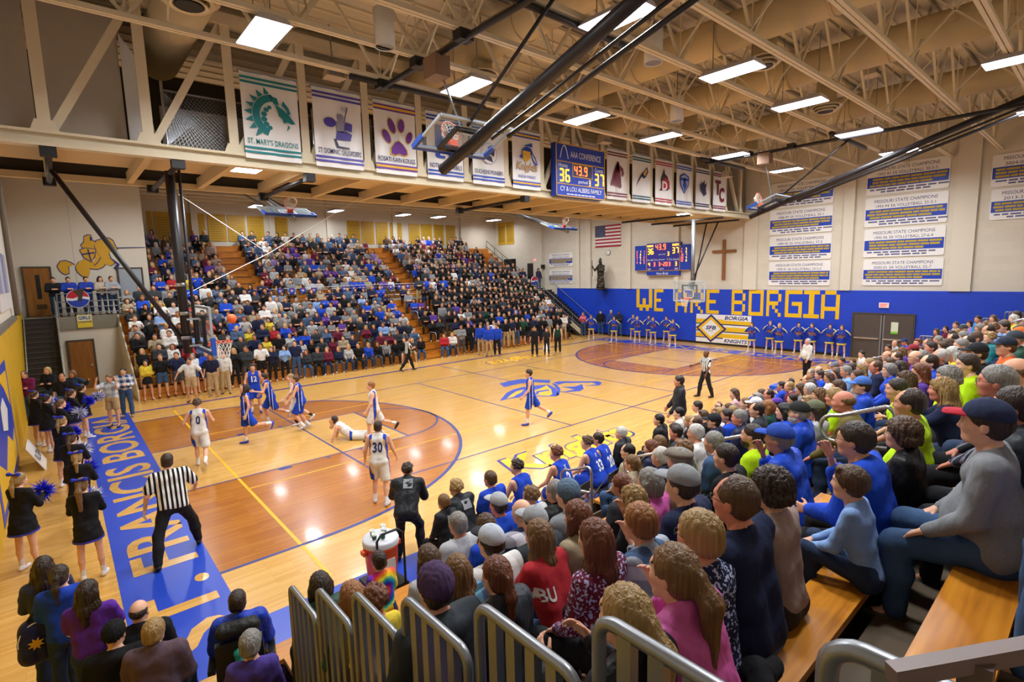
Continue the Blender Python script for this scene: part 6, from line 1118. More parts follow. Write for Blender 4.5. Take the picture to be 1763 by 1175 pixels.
NUM = ['first', 'second', 'third', 'fourth', 'fifth', 'sixth', 'seventh', 'eighth', 'ninth', 'tenth', 'eleventh', 'twelfth', 'thirteenth', 'fourteenth', 'fifteenth', 'sixteenth', 'seventeenth', 'eighteenth', 'nineteenth']+['%s%s' % (a, b) for a in ('twentieth', 'twenty-', 'thirty-', 'forty-') for b in ('first', 'second', 'third', 'fourth', 'fifth', 'sixth', 'seventh', 'eighth', 'ninth') if a != 'twentieth']
NUM = NUM[:19]+['twentieth']+['twenty-'+b for b in NUM[:9]]+['thirtieth']+['thirty-'+b for b in NUM[:9]]+['fortieth']+['forty-'+b for b in NUM[:9]]+['fiftieth']+['fifty-'+b for b in NUM[:9]]
def sit(b='m', arms='lap', hy=0, **k):
    A = {'lap': ((15, 7, 46, 16), (13, 8, 50, 20)), 'knees': ((46, 8, 30, 8), (44, 8, 34, 10)), 'cross': ((22, 3, 80, 66), (20, 3, 84, 66)), 'clap': ((38, 10, 88, 24), (36, 10, 92, 24)), 'face': ((62, 16, 125, 28), (60, 16, 125, 28)), 'chin': ((30, 6, 60, 30), (52, 4, 128, 18)), 'low': ((12, 10, 35, 5), (10, 10, 40, 5)), 'point': ((75, 8, 12, 0), (20, 8, 60, 25)), 'hug': ((34, 4, 40, 30), (34, 4, 45, 30)), 'open': ((48, 14, 55, 8), (40, 14, 70, 18))}[arms]
    d = dict(sit=1, build=b, lean={'knees': 24, 'hug': 14, 'face': 12, 'chin': 16}.get(arms, 7), leg_l=(80, 8, 84), leg_r=(83, 9, 80), arm_l=A[0], arm_r=A[1], hyaw=hy, flat=1)
    if arms in ('lap', 'knees', 'low', 'hug'): d['palm'] = (0, 0.3, 1.0)
    if arms == 'hug': d.update(leg_l=(106, 8, 118), leg_r=(104, 9, 112))
    if arms == 'face': d['palm_l'] = (0, -1, 0.2); d['palm_r'] = (0, -1, 0.2)
    if arms in ('open', 'point'): d['hand'] = 'open'
    d.update(k); return d
def bld(c): return {'m': ('m', 1.0), 'f': ('f', 1.0), 'k': ('k', 1.0), 'M': ('m', 1.17), 'F': ('f', 1.15)}[c]
# u, v of the head; build; hair; top kind, colour, weave; options
NEAR = '''790 903 m short.g tee light_grey - lap
838 905 f long.b tee royal_blue - lap
860 871 m short.d tee royal_blue - lap cap=#a8abae
900 884 M bald.b long navy check lap
923 902 m short.d tee charcoal - low cap=#9a9da1
846 939 m short.d tee white - low cap=#b9c0cc,#2a2c33
915 854 f mop.n hoodie light_grey - lap
958 845 m thin.g jacket black - lap specs
979 849 m short.b vest grey - lap beanie=#5b7186
994 886 f bob.r long tan - lap
1026 905 f verylong.r long maroon floral lap
958 934 f verylong.n tee red - knees
856 997 f tail.r jacket charcoal - lap
1072 838 f bun.r hoodie charcoal - lap
1119 832 f bob.g long pink - lap
1109 866 f wavy.l long charcoal heather chin
1178 828 m short.d long navy - low cap=#8f9296
1253 787 M crew.d tee black - lap
1231 763 m short.g long denim denim lap
1200 745 M short.w long white - lap
1166 745 m short.d long charcoal - lap
1136 763 f bob.n jacket black - lap
1178 775 f curly.n tee tan camo lap
1173 795 m short.g long tan - lap flatcap=#7d7468
1139 787 m thin.w jacket navy - lap specs
1116 773 f long.r jacket navy - lap
1083 778 m thin.k jacket tan - lap
1091 797 f tail.n jacket tan - lap
1231 727 m short.d jacket navy - lap cap=#22242b
1200 727 m thin.b long navy - lap
1254 717 m crew.d hoodie royal_blue - lap
1275 720 m short.g jacket navy - lap
1305 709 M thin.d jacket charcoal heather lap
1298 755 m buzz.d tee neon_yellow - lap beard=d
1364 764 m short.g jacket royal_blue - chin cap=#2f4fae
1378 715 M thin.g jacket royal_blue - lap cap=#2a2c2a beard=w
1351 710 f bob.k hoodie royal_blue - lap
1404 712 f long.d hoodie light_grey heather lap cap=#6d7258
1438 684 f perm.l tee neon_yellow - lap
1338 698 k short.d tee navy - lap cap=#5c3a9a
1364 688 k short.d long grey - lap
1389 693 k mop.l long teal - lap
1395 670 f pixie.w vest navy - lap specs
1303 695 m short.d tee white - lap cap=#d5d7dc
1322 699 f bob.o long dark_green - lap
1286 702 k short.d long navy - lap
1480 700 m bald.n long olive - knees
1570 692 M thin.d tee neon_yellow - low
1624 676 f wavy.l long navy - face
1547 668 m short.d tee neon_yellow - lap
1634 647 f perm.g tee neon_yellow - lap
1668 640 m short.d tee neon_yellow - lap
1720 657 m short.g long charcoal pinstripe lap specs
1703 728 M short.d long grey heather lap cap=#2b3350,#b52a3a
1752 712 m short.d jacket charcoal - lap
1556 760 f perm.b jacket black - lap specs
1503 783 m short.d hoodie royal_blue - chin specs
1480 850 k side.b long light_blue - hug
1270 855 M thin.b long navy - lap specs
1330 834 f perm.d long taupe - lap
1204 916 f pixie.l long navy floral lap specs
1124 944 f pixie.o long steel_blue plaid chin
1195 1003 F ponytail.n jacket pink - chin
1085 1042 f ponytail.l jacket black - clap
750 1016 m short.d hoodie charcoal heather lap beanie=#4a3556
790 977 f long.n long steel_blue tartan lap
738 967 f bob.b long light_grey - lap
652 968 k short.d tee yellow tiedye lap
645 1040 k curly.r long yellow - lap
606 1040 f bob.o long dark_green - lap
551 1010 f bob.d jacket dark_green - lap
1444 668 f long.b hoodie royal_blue - lap
1486 663 m short.d jacket royal_blue - lap cap=#4a72c4
1458 639 m short.g long light_blue - lap
1477 648 f short.b long grey - lap
1509 633 m thin.b long navy - lap specs
1532 636 f pixie.g jacket royal_blue - lap
1550 636 f bob.d long maroon - lap
1577 618 m bald.g tee purple - lap specs
1602 626 M thin.d jacket royal_blue - lap
1585 641 f long.r tee purple - lap
1574 655 f wavy.b tee yellow - chin
1621 614 m thin.w jacket navy - lap
1528 612 m bald.n long grey - lap
1616 587 m short.g long yellow - lap
1636 589 k short.d tee purple - lap
1641 609 f bob.w long yellow - point
1656 598 m short.g long charcoal - lap
1684 608 m short.d tee black - cross cap=#26282c
1704 588 f curly.l jacket teal - lap
1729 566 m short.d long light_blue - lap
1698 558 f bob.n long brown - lap
1684 550 m short.d long bright_blue - lap
1710 549 f bob.b long steel_blue - lap
1659 568 m short.w jacket dark_green - lap cap=#3a3f3e
1669 559 f bob.d long lavender - lap
1681 578 m short.b tee light_grey - lap
1734 606 m short.b long orange - lap cap=#2a3242
1749 607 m bald.g jacket dark_green - lap beard=w cap=#39424a
1758 584 m short.d tee light_grey - lap cap=#c9692c
1745 549 f bob.w long yellow - lap
1758 635 m bald.n long white - lap
1612 570 f bob.b long brown - lap
1628 566 f long.d long maroon - lap
1646 560 m short.b long light_grey - lap
1592 604 f bob.d long royal_blue - lap
1604 598 m short.d tee navy - lap
1558 590 m short.d tee royal_blue - lap cap=#2a3868
1541 592 m bald.n long light_grey - lap
1573 600 m short.d tee maroon - lap cap=#8c2b35
1530 600 m short.d tee navy - lap
1432 621 m thin.d tee light_blue - lap
1410 626 m bald.b jacket dark_green - lap
1397 636 m thin.g jacket navy - lap
1412 645 m short.d tee royal_blue - lap
1391 653 m thin.o long coral - lap
1438 630 m short.g long white - lap cap=#6a6d75
1450 601 m short.d tee maroon - lap
1468 603 k short.b long white - lap
1484 596 m short.d long white - lap'''
def opts(tok):
    o = dict(t.split('=') if '=' in t else (t, True) for t in tok); k = {}
    for h in ('cap', 'beanie', 'flatcap'):
        if h in o: k['hat'] = (h, *o[h].split(','))
    if 'specs' in o: k['specs'] = True
    if 'beard' in o: k['beard'] = o['beard']
    return k
def px(x, y, z): d = np.array((x, y, z))-CAM; w = d@_f; return 881.5+FPX*(d@_r)/w, 587.5-FPX*(d@_u)/w
def x_for_u(u, y, z):
    a, b = -1.2, 60.0
    for _ in range(40):
        m = (a+b)/2
        if px(m, y, z)[0] < u: a = m
        else: b = m
    return a
rows = {}
for ln in NEAR.split('\n'):
    u, v, b, hr, tk, tc, wv, ar, *rest = ln.split(); u, v = float(u), float(v); hz = {'k': 0.62, 'f': 0.735, 'F': 0.75}.get(b, 0.79)-(0.06 if ar in ('knees', 'hug', 'chin') else 0); best = None
    for k in range(1, 11):
        y, z = rowN(k)
        for dy in (-0.12, -0.06, 0.0, 0.06, 0.12):
            x = x_for_u(u, y+dy+0.07, z+hz)
            if x > 26: continue
            e = abs(px(x, y+dy+0.07, z+hz)[1]-v)+abs(dy)*25+(400 if any(abs(x-q[0]) < 0.33 for q in rows.get(k, [])) else 0)
            if best is None or e < best[0]: best = (e, k, x, dy)
    if best is None: continue
    e, k, x, dy = best
    rows.setdefault(k, []).append([x, b, hr, tk, tc.replace('_', ' '), wv, ar, rest, dy])
rs = random.Random(5)
def rnd_person(pal, kinds=('tee', 'long', 'hoodie', 'jacket')):
    b = rs.choice('mmff'); hr = rs.choice(('short', 'short', 'crew', 'thin', 'side', 'curly') if b == 'm' else ('long', 'bob', 'wavy', 'tail', 'long', 'perm'))+'.'+rs.choice('ddbbnlgr'); return b, hr, rs.choice(kinds), rs.choice(pal)
for k in range(1, 11):                   # seats that the photograph shows taken but hides: filled in beyond the first aisle
    L = rows.setdefault(k, [])
    x = 7.6
    while x < 25.6:
        if all(abs(x-a[0]) > 0.52 for a in L) and all(abs(x-c) > 0.7 for c in AISN) and rs.random() < (0.85 if x < 20 else 0.6) and k <= 8:
            u_, v_ = [float(c) for c in ((881.5+FPX*((np.array((x, rowN(k)[0], rowN(k)[1]+0.75))-CAM)@_r)/((np.array((x, rowN(k)[0], rowN(k)[1]+0.75))-CAM)@_f)), 0)]
            if u_ < 1790 and len([1 for a in L if len(a) > 9]) < 6: b, hr, tk, tc = rnd_person(['royal blue', 'navy', 'grey', 'black', 'white', 'charcoal', 'purple', 'light blue', 'maroon', 'tan']); L.append([x, b, hr, tk, tc, '-', 'lap', [], 0.0, 'fill'])
        x += 0.56
HEADB = (0, 18, 36)
def lod(x, y, z):
    d = np.linalg.norm(np.array((x, y, z+0.7))-CAM); return dict(h=0.02, hh=0.0085) if d < 4.2 else dict(h=0.024, hh=0.011) if d < 8.5 else dict(h=0.032, hh=0.016)
def face_to(x, y, tx=0.9, ty=7.6): return math.degrees(atan2(-(tx-x), ty-y))
def top_words(tk, tc, wv): return ('%s %s' % (tc, KW[wv])) if wv in KW and wv not in ('camo', 'tiedye') else KW[wv] if wv in KW else '%s %s' % (tc, TW[tk])
def hat_words(k): return {'cap': ' and cap', 'beanie': ' and knit hat', 'flatcap': ' and flat cap'}[k['hat'][0]] if 'hat' in k else ''
for k, L in sorted(rows.items()):
    L.sort(key=lambda a: a[0])
    for _ in range(30):
        for a, b in zip(L[:-1], L[1:]):
            g = 0.36-(b[0]-a[0])
            if g > 0: a[0] -= g/2; b[0] += g/2
    for a in L:
        for c in AISN:
            if abs(a[0]-c) < 0.34: a[0] = c+(0.36 if a[0] > c else -0.36)
    for i, a in enumerate(L):
        x, b, hr, tk, tc, wv, ar, rest, dy = a[:9]; y, z = rowN(k); y += dy; th = face_to(x, y); bq, gq = bld(b); hb = min(HEADB, key=lambda q: abs(q-th*0.5)); far = x > 9
        P = sit(bq, ar, hb, girth=gq)
        if b == 'k': P['hscale'] = 1.05
        kk = opts(rest); st, hc = hr.split('.'); sk = 'ababcr'[(i*7+k) % 6]
        lab = 'person in %s%s, %s near row, %s from the guard rails' % (top_words(tk, tc, wv), hat_words(kk), NUM[k-1], NUM[i])
        bot = ('trousers', rs.choice([COL['denim'], COL['dark denim'], '#1b1c20', COL['dark denim'], '#2f2c2a']), 'denim')
        person(lab, (x, y, z), R_(th*0.5), P, sk, (st, hc), (tk, COL[tc], wv if wv != '-' else ('shell' if tk == 'jacket' else 'knit')), bot, rs.choice(('#2a2420', '#c9c6c0', '#3b3028')), scale={'k': 0.82, 'f': 0.95, 'F': 0.97}.get(b, 1.02), group='spectators in the near bleachers', **lod(x, y, z), **kk)
        if x > 9: continue
def find(txt): return [o for o in bpy.data.objects if o.get('label', '').find(txt) >= 0][0]
T_ = lambda w: find('person in '+w)
WT = paint('#e2e0dc', 0.6); DK = paint('#20263a', 0.6)
for txt, part, s, size, at_, m in (('red T-shirt,', 'shirt', 'BU', 0.12, (-0.12, 0.30), WT), ('red T-shirt,', 'shirt', '- - - - - - -', 0.05, (0.0, 0.08), WT), ('white T-shirt and cap', 'shirt', 'CABO', 0.09, (0.06, 0.36), DK), ('white T-shirt and cap', 'shirt', 'MEXICO', 0.07, (0.08, 0.24), DK)):
    try: decal(T_(txt), part, s, size, at_, m)
    except Exception: pass
M_TXT = paint('#55613a', 0.7)
for o in [o for o in bpy.data.objects if 'neon yellow T-shirt' in o.get('label', '')][:4]:
    for i in range(4): decal(o, 'shirt', '- - - - -', 0.05, (0, 0.2+0.06*i), M_TXT, 'print')

# ---------------------------------------------------------------- people on the floor
def view_yaw(p): d = np.array(p[:2])-CAM[:2]; return math.degrees(atan2(-d[0], d[1]))
def stand(label, u, v, face, P, z=0.0, **kw):
    p = G(u, v, z); loc = (p[0], p[1], 0.0) if z == 0 or kw.pop('drop', True) else tuple(p)
    return person(label, loc, R_(view_yaw(p)+face), P, **kw)
BLU_J = ('jersey', '#1c42b8', 'kitb'); BLU_S = ('baggy', '#1c42b8', 'kitb'); WHT_J = ('jersey', '#d9d7d2', 'kitw'); WHT_S = ('baggy', '#d9d7d2', 'kitw'); PG = 'players on the court'; PK = dict(h=0.021, hh=0.012, group=PG, cat='person')
def kit(o, num, back, blue):
    m = paint('#e4e4e6', 0.5) if blue else paint('#232a5c', 0.5)
    if num: decal(o, 'jersey', num, 0.27, (0, 0.27), m, 'number', back, 0.012, 0.72)
    j = [c for c in o.children if c.name.startswith('shorts')][0]; me = MB(); 
    return o
r = stand('player in white jersey number 0 running away from the camera', 350, 803, -8, dict(build='m', lean=8, leg_l=(18, 3, 20), leg_r=(-12, 3, 45), arm_l=(5, 28, 60, -10), arm_r=(15, 20, 70, 10), twist=0), hair=('mop', 'b'), top=WHT_J, bot=WHT_S, shoe='#d8d4d6', socks='#e8e8e8', skin='b', **PK); kit(r, '0', True, False)
r = stand('referee in striped shirt with legs apart on the painted baseline', 308, 958, 5, dict(build='m', girth=1.12, lean=8, leg_l=(-20, 20, 4), leg_r=(26, 22, 18), arm_l=(2, 22, 20, 0), arm_r=(20, 28, 45, 10), hyaw=-15), hair=('thin', 'd'), top=('tee', '#141416', 'referee'), bot=('trousers', '#1a1a1d'), shoe='#131315', scale=1.08, skin='b', hh=0.009, h=0.02, group='referees')
r = stand('long haired player in blue jersey looking up at the ball', 428, 765, 92, dict(build='m', lean=-4, leg_l=(-28, 2, 62), leg_r=(6, 3, 6), arm_l=(-12, 12, 30), arm_r=(2, 10, 30), hpitch=38), hair=('wavy', 'd'), top=BLU_J, bot=BLU_S, shoe='#2a44b4', socks='#e8e8e8', **PK)
r = stand('player in blue jersey number 12 facing the camera', 442, 711, 178, dict(build='m', lean=4, leg_l=(8, 4, 20), leg_r=(0, 4, 6), arm_l=(10, 18, 35), arm_r=(10, 16, 45, 10)), hair=('mop', 'd'), top=BLU_J, bot=BLU_S, shoe='#2a44b4', socks='#e8e8e8', **PK); kit(r, '12', False, True)
r = stand('player in blue jersey running with a raised fist', 470, 729, 88, dict(build='m', lean=14, leg_l=(-18, 4, 55), leg_r=(28, 4, 38), arm_l=(35, 20, 85), arm_r=(10, 15, 60), hpitch=12), hair=('short', 'd'), top=BLU_J, bot=BLU_S, shoe='#c8ccd8', socks='#e8e8e8', **PK)
r = stand('player in white jersey half hidden behind two blue players', 514, 731, 95, dict(build='m', lean=12, leg_l=(25, 4, 45), leg_r=(-15, 4, 40), arm_l=(40, 35, 20), arm_r=(5, 20, 40), hpitch=12), hair=('short', 'l'), top=WHT_J, bot=WHT_S, shoe='#d8d4d6', socks='#222428', skin='b', **PK)
r = stand('player in blue jersey bending forward beside the free throw lane', 522, 741, 84, dict(build='m', lean=10, leg_l=(28, 4, 60), leg_r=(10, 4, 42), arm_l=(32, 14, 22), arm_r=(-8, 16, 25), hpitch=14), hair=('short', 'b'), top=BLU_J, bot=BLU_S, shoe='#c8ccd8', socks='#e8e8e8', **PK)
p = G(606, 756); r = person('player in white jersey lying on the floor propped on both hands', (p[0], p[1], 0), R_(view_yaw(p)+78), dict(build='m', lean=52, leg_l=(-88, 8, 4), leg_r=(-86, 10, 6), arm_l=(70, 12, 2), arm_r=(68, 12, 4), z0=0.13, hpitch=28, hand='open', toe_l=-70, toe_r=-70), hair=('short', 'd'), top=WHT_J, bot=WHT_S, shoe='#d8d4d6', socks='#222428', skin='a', **PK)
r = stand('player in white jersey striding through the free throw circle', 648, 757, 90, dict(build='m', lean=5, leg_l=(24, 3, 22), leg_r=(-26, 3, 48), arm_l=(18, 14, 22), arm_r=(-22, 14, 28)), hair=('short', 'o'), top=WHT_J, bot=WHT_S, shoe='#26262a', socks='#e8e8e8', skin='b', **PK)
r = stand('player in white jersey number 30 seen from behind', 657, 866, -12, dict(build='m', lean=8, leg_l=(14, 4, 26), leg_r=(-6, 5, 12), arm_l=(6, 16, 20), arm_r=(14, 16, 30)), hair=('short', 'd'), top=WHT_J, bot=WHT_S, shoe='#d8d4d6', socks='#e8e8e8', skin='b', **PK); kit(r, '30', True, False)
r = stand('player in blue jersey jogging past the centre emblem', 915, 731, 90, dict(build='m', lean=4, leg_l=(14, 3, 10), leg_r=(-30, 3, 30), arm_l=(12, 12, 35), arm_r=(-5, 14, 45)), hair=('short', 'd'), top=BLU_J, bot=BLU_S, shoe='#2a44b4', socks='#e8e8e8', **PK)
stand('referee in striped shirt walking along the far sideline', 704, 639, -70, dict(build='m', lean=2, leg_l=(24, 3, 8), leg_r=(-24, 3, 15), arm_l=(25, 8, 75, 40), arm_r=(20, 8, 80, 40)), hair=('buzz', 'd'), top=('tee', '#141416', 'referee'), bot=('trousers', '#1a1a1d'), shoe='#131315', skin='c', h=0.028, hh=0.016, group='referees')
stand('referee in striped shirt with one arm out near the far key', 1214, 684, 118, dict(build='m', lean=-2, leg_l=(-10, 4, 8), leg_r=(18, 4, 10), arm_l=(8, 10, 15), arm_r=(18, 40, 50)), hair=(None, 'k'), top=('tee', '#141416', 'referee'), bot=('trousers', '#1e1e22'), shoe='#131315', skin='k', h=0.025, hh=0.014, group='referees')
stand('coach in dark jacket standing on the near sideline', 1170, 656, 95, dict(build='m', girth=1.1, arm_l=(12, 8, 25), arm_r=(14, 8, 25)), z=1.82, scale=1.13, hair=('short', 'd'), top=('jacket', '#26282c', 'shell'), bot=('trousers', COL['khaki']), h=0.025, hh=0.013, skin='c')
stand('person in white sweater and black trousers standing on the sideline', 1391, 588, 120, dict(build='m', girth=1.2), z=1.62, hair=('thin', 'w'), top=('long', '#d3d0c6'), bot=('trousers', '#17171a'), h=0.03, hh=0.016, skin='r')
stand('coach in black jacket crouching beside the drink cooler', 704, 968, -10, dict(build='m', lean=34, leg_l=(32, 8, 52), leg_r=(40, 10, 58), arm_l=(55, 14, 55, 10), arm_r=(50, 12, 50, 10)), hair=('curly', 'd'), top=('jacket', '#202328', 'shell'), bot=('trousers', '#1d1b20'), shoe='#17171a', hh=0.0085, group='team bench')
crouch_ = [o for o in bpy.data.objects if 'crouching beside the drink' in o.get('label', '')][0]
patch = lambda o: decal(o, 'jacket', fit_text('I', 0.15, 0.12, 0.3), 1, (0.03, 0.42), paint('#8d9196', 0.5), 'grey_patch')
# the team bench: folding chairs along the sideline
BEN = ((762, 868, 'substitute in black jacket with grey patch, first bench chair', 'k', ('short', 'n'), ('jacket', '#202328', 'shell'), None, 'lap'), (796, 846, 'substitute in black jacket with grey patch, second bench chair', 'm', ('mop', 'l'), ('jacket', '#202328', 'shell'), None, 'knees'), (843, 835, 'substitute in royal blue vest, third bench chair', 'm', ('short', 'b'), ('tee', '#1c42b8'), None, 'lap'), (902, 816, 'substitute in plain blue jersey, fourth bench chair', 'm', ('curly', 'd'), ('jersey', '#1c42b8'), None, 'knees'), (970, 797, 'substitute in numbered blue jersey, nearest of three such backs', 'm', ('mop', 'r'), ('jersey', '#1c42b8'), '2', 'knees'), (1023, 776, 'substitute in numbered blue jersey, middle of three such backs', 'm', ('curly', 'b'), ('jersey', '#1c42b8'), '33', 'knees'), (1042, 767, 'substitute in numbered blue jersey, farthest of three such backs', 'm', ('short', 'd'), ('jersey', '#1c42b8'), '20', 'knees'), (1068, 751, 'coach in black jacket at the end of the player chairs', 'm', ('short', 'w'), ('jacket', '#232529', 'shell'), None, 'lap'), (1133, 730, 'coach in black jacket further along the bench', 'm', ('crew', 'k'), ('jacket', '#1c1d21', 'shell'), None, 'lap'), (1167, 730, 'dark haired assistant in white shirt on the bench', 'm', ('short', 'k'), ('tee', '#d6d6d2'), None, 'lap'), (1199, 709, 'assistant in tan shirt pointing at the court', 'm', ('short', 'd'), ('long', '#b9a98c'), None, 'point'), (1262, 690, 'person in striped top holding a phone by the scorers table', 'f', ('verylong', 'b'), ('tee', '#c98f95', 'stripes'), None, 'clap'))
for i, (u, v, lab, b, hr, tp, num, ar) in enumerate(BEN):
    yb = -1.02; q = PY(u, v, yb+0.12); th = face_to(q[0], yb, 1.2, 8.0); put_chair(q[0], yb-0.02, R_(th*0.4), 'dark folding chair on the team bench, %s from the cooler' % NUM[i])
    P = sit(b, ar, min(HEADB, key=lambda a: abs(a-th*0.6)))
    jj = tp[0] == 'jersey'; r = person(lab, (q[0], yb, 0.47), R_(th*0.4), P, 'ab'[i % 2], hr, tp, ('baggy', '#1c42b8') if jj or i == 2 else ('trousers', '#1d1e22' if i < 10 else COL['khaki']), '#c8ccd8' if jj else '#222226', scale=0.95 if b == 'k' else 1.08, group='team bench', hh=0.0085 if i < 8 else 0.012)
    if num: decal(r, 'jersey', num, 0.24, (0, 0.24), paint('#e4e4e6', 0.5), 'number', True, 0.012, 0.75); decal(r, 'jersey', 'K', 0.09, (0, 0.42), paint('#e4e4e6', 0.5), 'emblem')
    if i < 2: patch(r)
patch(crouch_)
tag(MB().box(-0.035, 0.035, -0.005, 0.005, -0.07, 0.07).build('phone', M_BLACK, None, False), 'black phone held up beside the scorers table', 'phone').location = tuple(PY(1242, 700, -0.75))
for i, (u, v, c, hr) in enumerate(((1357, 668, 'royal blue', ('short', 'd')), (1372, 658, 'bright blue', ('thin', 'd')))):
    q = PY(u, v, -1.5); put_chair(q[0], -1.42, 0, 'dark chair behind the scorers table, %s' % ['left', 'right'][i]); person('official in %s shirt behind the scorers table' % c, (q[0], -1.4, 0.47), 0.2, sit('m', 'clap', 18), 'c', hr, ('tee', COL[c]), h=0.028, hh=0.014, group='table officials')

# cheerleaders with pom-poms
def pom_mesh():
    rs2 = np.random.default_rng(11); m = MB()
    for _ in range(230):
        d = rs2.normal(size=3); d /= np.linalg.norm(d); t = np.cross(d, rs2.normal(size=3)); t /= np.linalg.norm(t); L = rs2.uniform(0.12, 0.175); n = np.cross(d, t); k = rs2.normal(size=3)*0.02
        m.add([t*0.007, -t*0.007, d*L*0.6+k-t*0.009, d*L*0.6+k+t*0.009, d*L+k*2+n*0.02], [(0, 1, 2, 3), (3, 2, 4)])
    me = m.mesh('pom_pom', paint('#ffffff')); return me
POM = pom_mesh()
def pom(loc, colr, label, s=1.0, group='pom-poms'):
    o = link('pom_pom', POM, None, tuple(loc), [paint(colr, 0.35)]); o.scale = (s,)*3; o.rotation_euler = (loc[0]*7 % 3, loc[1]*5 % 3, 0); return tag(o, label, 'pom-pom', group)
def hand_at(root, n):
    return None
def wrist(root, P, side):
    J = joints(P); z0 = root['z0']; a = root.rotation_euler[2]; s = root.scale[0]; q = J['wr'+side]+J['fd'+side]*0.1+np.array((0, 0, z0)); q = q*s
    return np.array(root.location)+np.array((q[0]*cos(a)-q[1]*sin(a), q[0]*sin(a)+q[1]*cos(a), q[2]))
HIPS = dict(build='f', arm_l=(-12, 42, 88, 78), arm_r=(-12, 42, 88, 78), leg_l=(2, 8, 0), leg_r=(0, 8, 0), hand='fist')
FARCH = [(1018, 584), (1057, 588), (1090, 584), (1097, 589), (1117, 586), (1124, 591), (1147, 589), (1158, 597), (1293, 607), (1327, 603), (1340, 610), (1377, 607), (1400, 609), (1433, 611), (1447, 616)]
for i, (u, v) in enumerate(FARCH):
    p = G(u, v); p[0] = min(p[0], 28.0); lab = 'cheerleader in blue and yellow by the end wall, %s from the left' % NUM[i]
    P = dict(HIPS, hyaw=20 if i % 2 else -10); r = person(lab, (p[0], p[1], 0), R_(view_yaw(p)+165), P, 'b', ('tail', 'nblydnb'[i % 7]), ('long', '#1d3a9e'), ('skirt', '#1d3a9e'), '#e6e6e8', scale=0.95, group='blue and yellow cheerleaders', h=0.032, hh=0.018, socks='#e6e6e8')
    T = r; m = MB()
    sk_ = [c for c in r.children if c.name.startswith('skirt')][0]; MB().lathe([(0.205, -0.25), (0.222, -0.25), (0.218, -0.175), (0.2, -0.175)], (0, 0, 0), 18).build('hem_stripe', paint('#e2c63a', 0.6), sk_, False, (0, 0, 0)); sw = [c for c in r.children if c.name.startswith('sweater')][0]
    Jn = joints(P)
    for n in 'lr': MB().tube([Jn['sh'+n]+np.array(((-1 if n == 'l' else 1)*-0.03, 0.01, 0.055)), Jn['sh'+n]*0.4+Jn['el'+n]*0.6+np.array(((-1 if n == 'l' else 1)*0.03, 0.01, 0.04)), Jn['el'+n]+np.array(((-1 if n == 'l' else 1)*0.035, 0.01, -0.01))], 0.042, 6).build('sleeve_stripe', paint('#e2d36a', 0.6), sw, True, (0, 0, 0))
    pom(wrist(r, P, 'l'), '#e09a1c', 'orange pom-pom on the hip of a far cheerleader, %s from the left' % NUM[i], 1.1, 'orange pom-poms')
CL = dict(build='f', arm_l=(30, 8, 80, 35), arm_r=(30, 8, 85, 35), leg_l=(0, 4, 0), leg_r=(2, 4, 0), hand='fist')
NCH = [((-2.3, 12.6), -60, 'nearest the yellow wall'), ((-2.05, 11.6), -70, 'second from the yellow wall'), ((-1.75, 10.5), -75, 'in front of the rear pair'), ((-1.5, 12.0), -75, 'beside the stair group'), ((-1.25, 12.7), -80, 'rearmost by the lettering'), ((-1.75, 8.1), -30, 'leaning in the middle of the line'), ((-1.6, 6.2), -25, 'fourth from the front of the line'), ((-1.55, 4.6), -20, 'third from the front of the line'), ((-1.52, 2.85), -10, 'seen from behind at the front of the line'), ((-2.3, 3.9), -45, 'half out of the picture at the left edge')]
for i, ((x, y), yaw, w) in enumerate(NCH):
    P = dict(CL, hyaw=[0, 10, -10][i % 3], lean=[2, 4, 3, 2, 2, 8, 5, 4, 3, 4][i]); r = person('cheerleader in black with blue bow, '+w, (x, y, 0), R_(yaw), P, 'b', ('tail' if i != 8 else 'ponytail', 'bdnbdlblnl'[i]), ('long', '#17161a'), ('skirt', '#16151b'), '#e4e2e6', ('bow', '#2a35b8'), scale=0.95, group='black cheerleaders', hh=0.01 if i > 4 else 0.014, socks='#e4e2e6')
    sk_ = [c for c in r.children if c.name.startswith('skirt')][0]; MB().lathe([(0.205, -0.245), (0.214, -0.245), (0.21, -0.215), (0.2, -0.215)], (0, 0, 0), 20).build('hem_stripe', paint('#2b2f9c', 0.6), sk_, False, (0, 0, 0))
    for n, c, cn in (('l', '#1c26c8', 'blue'), ('r', '#d6dae6' if i % 2 == 0 else '#1c26c8', 'white' if i % 2 == 0 else 'second blue')): pom(wrist(r, P, n), c, '%s pom-pom of the black cheerleader %s' % (cn, w), 1.0, 'blue and white pom-poms')
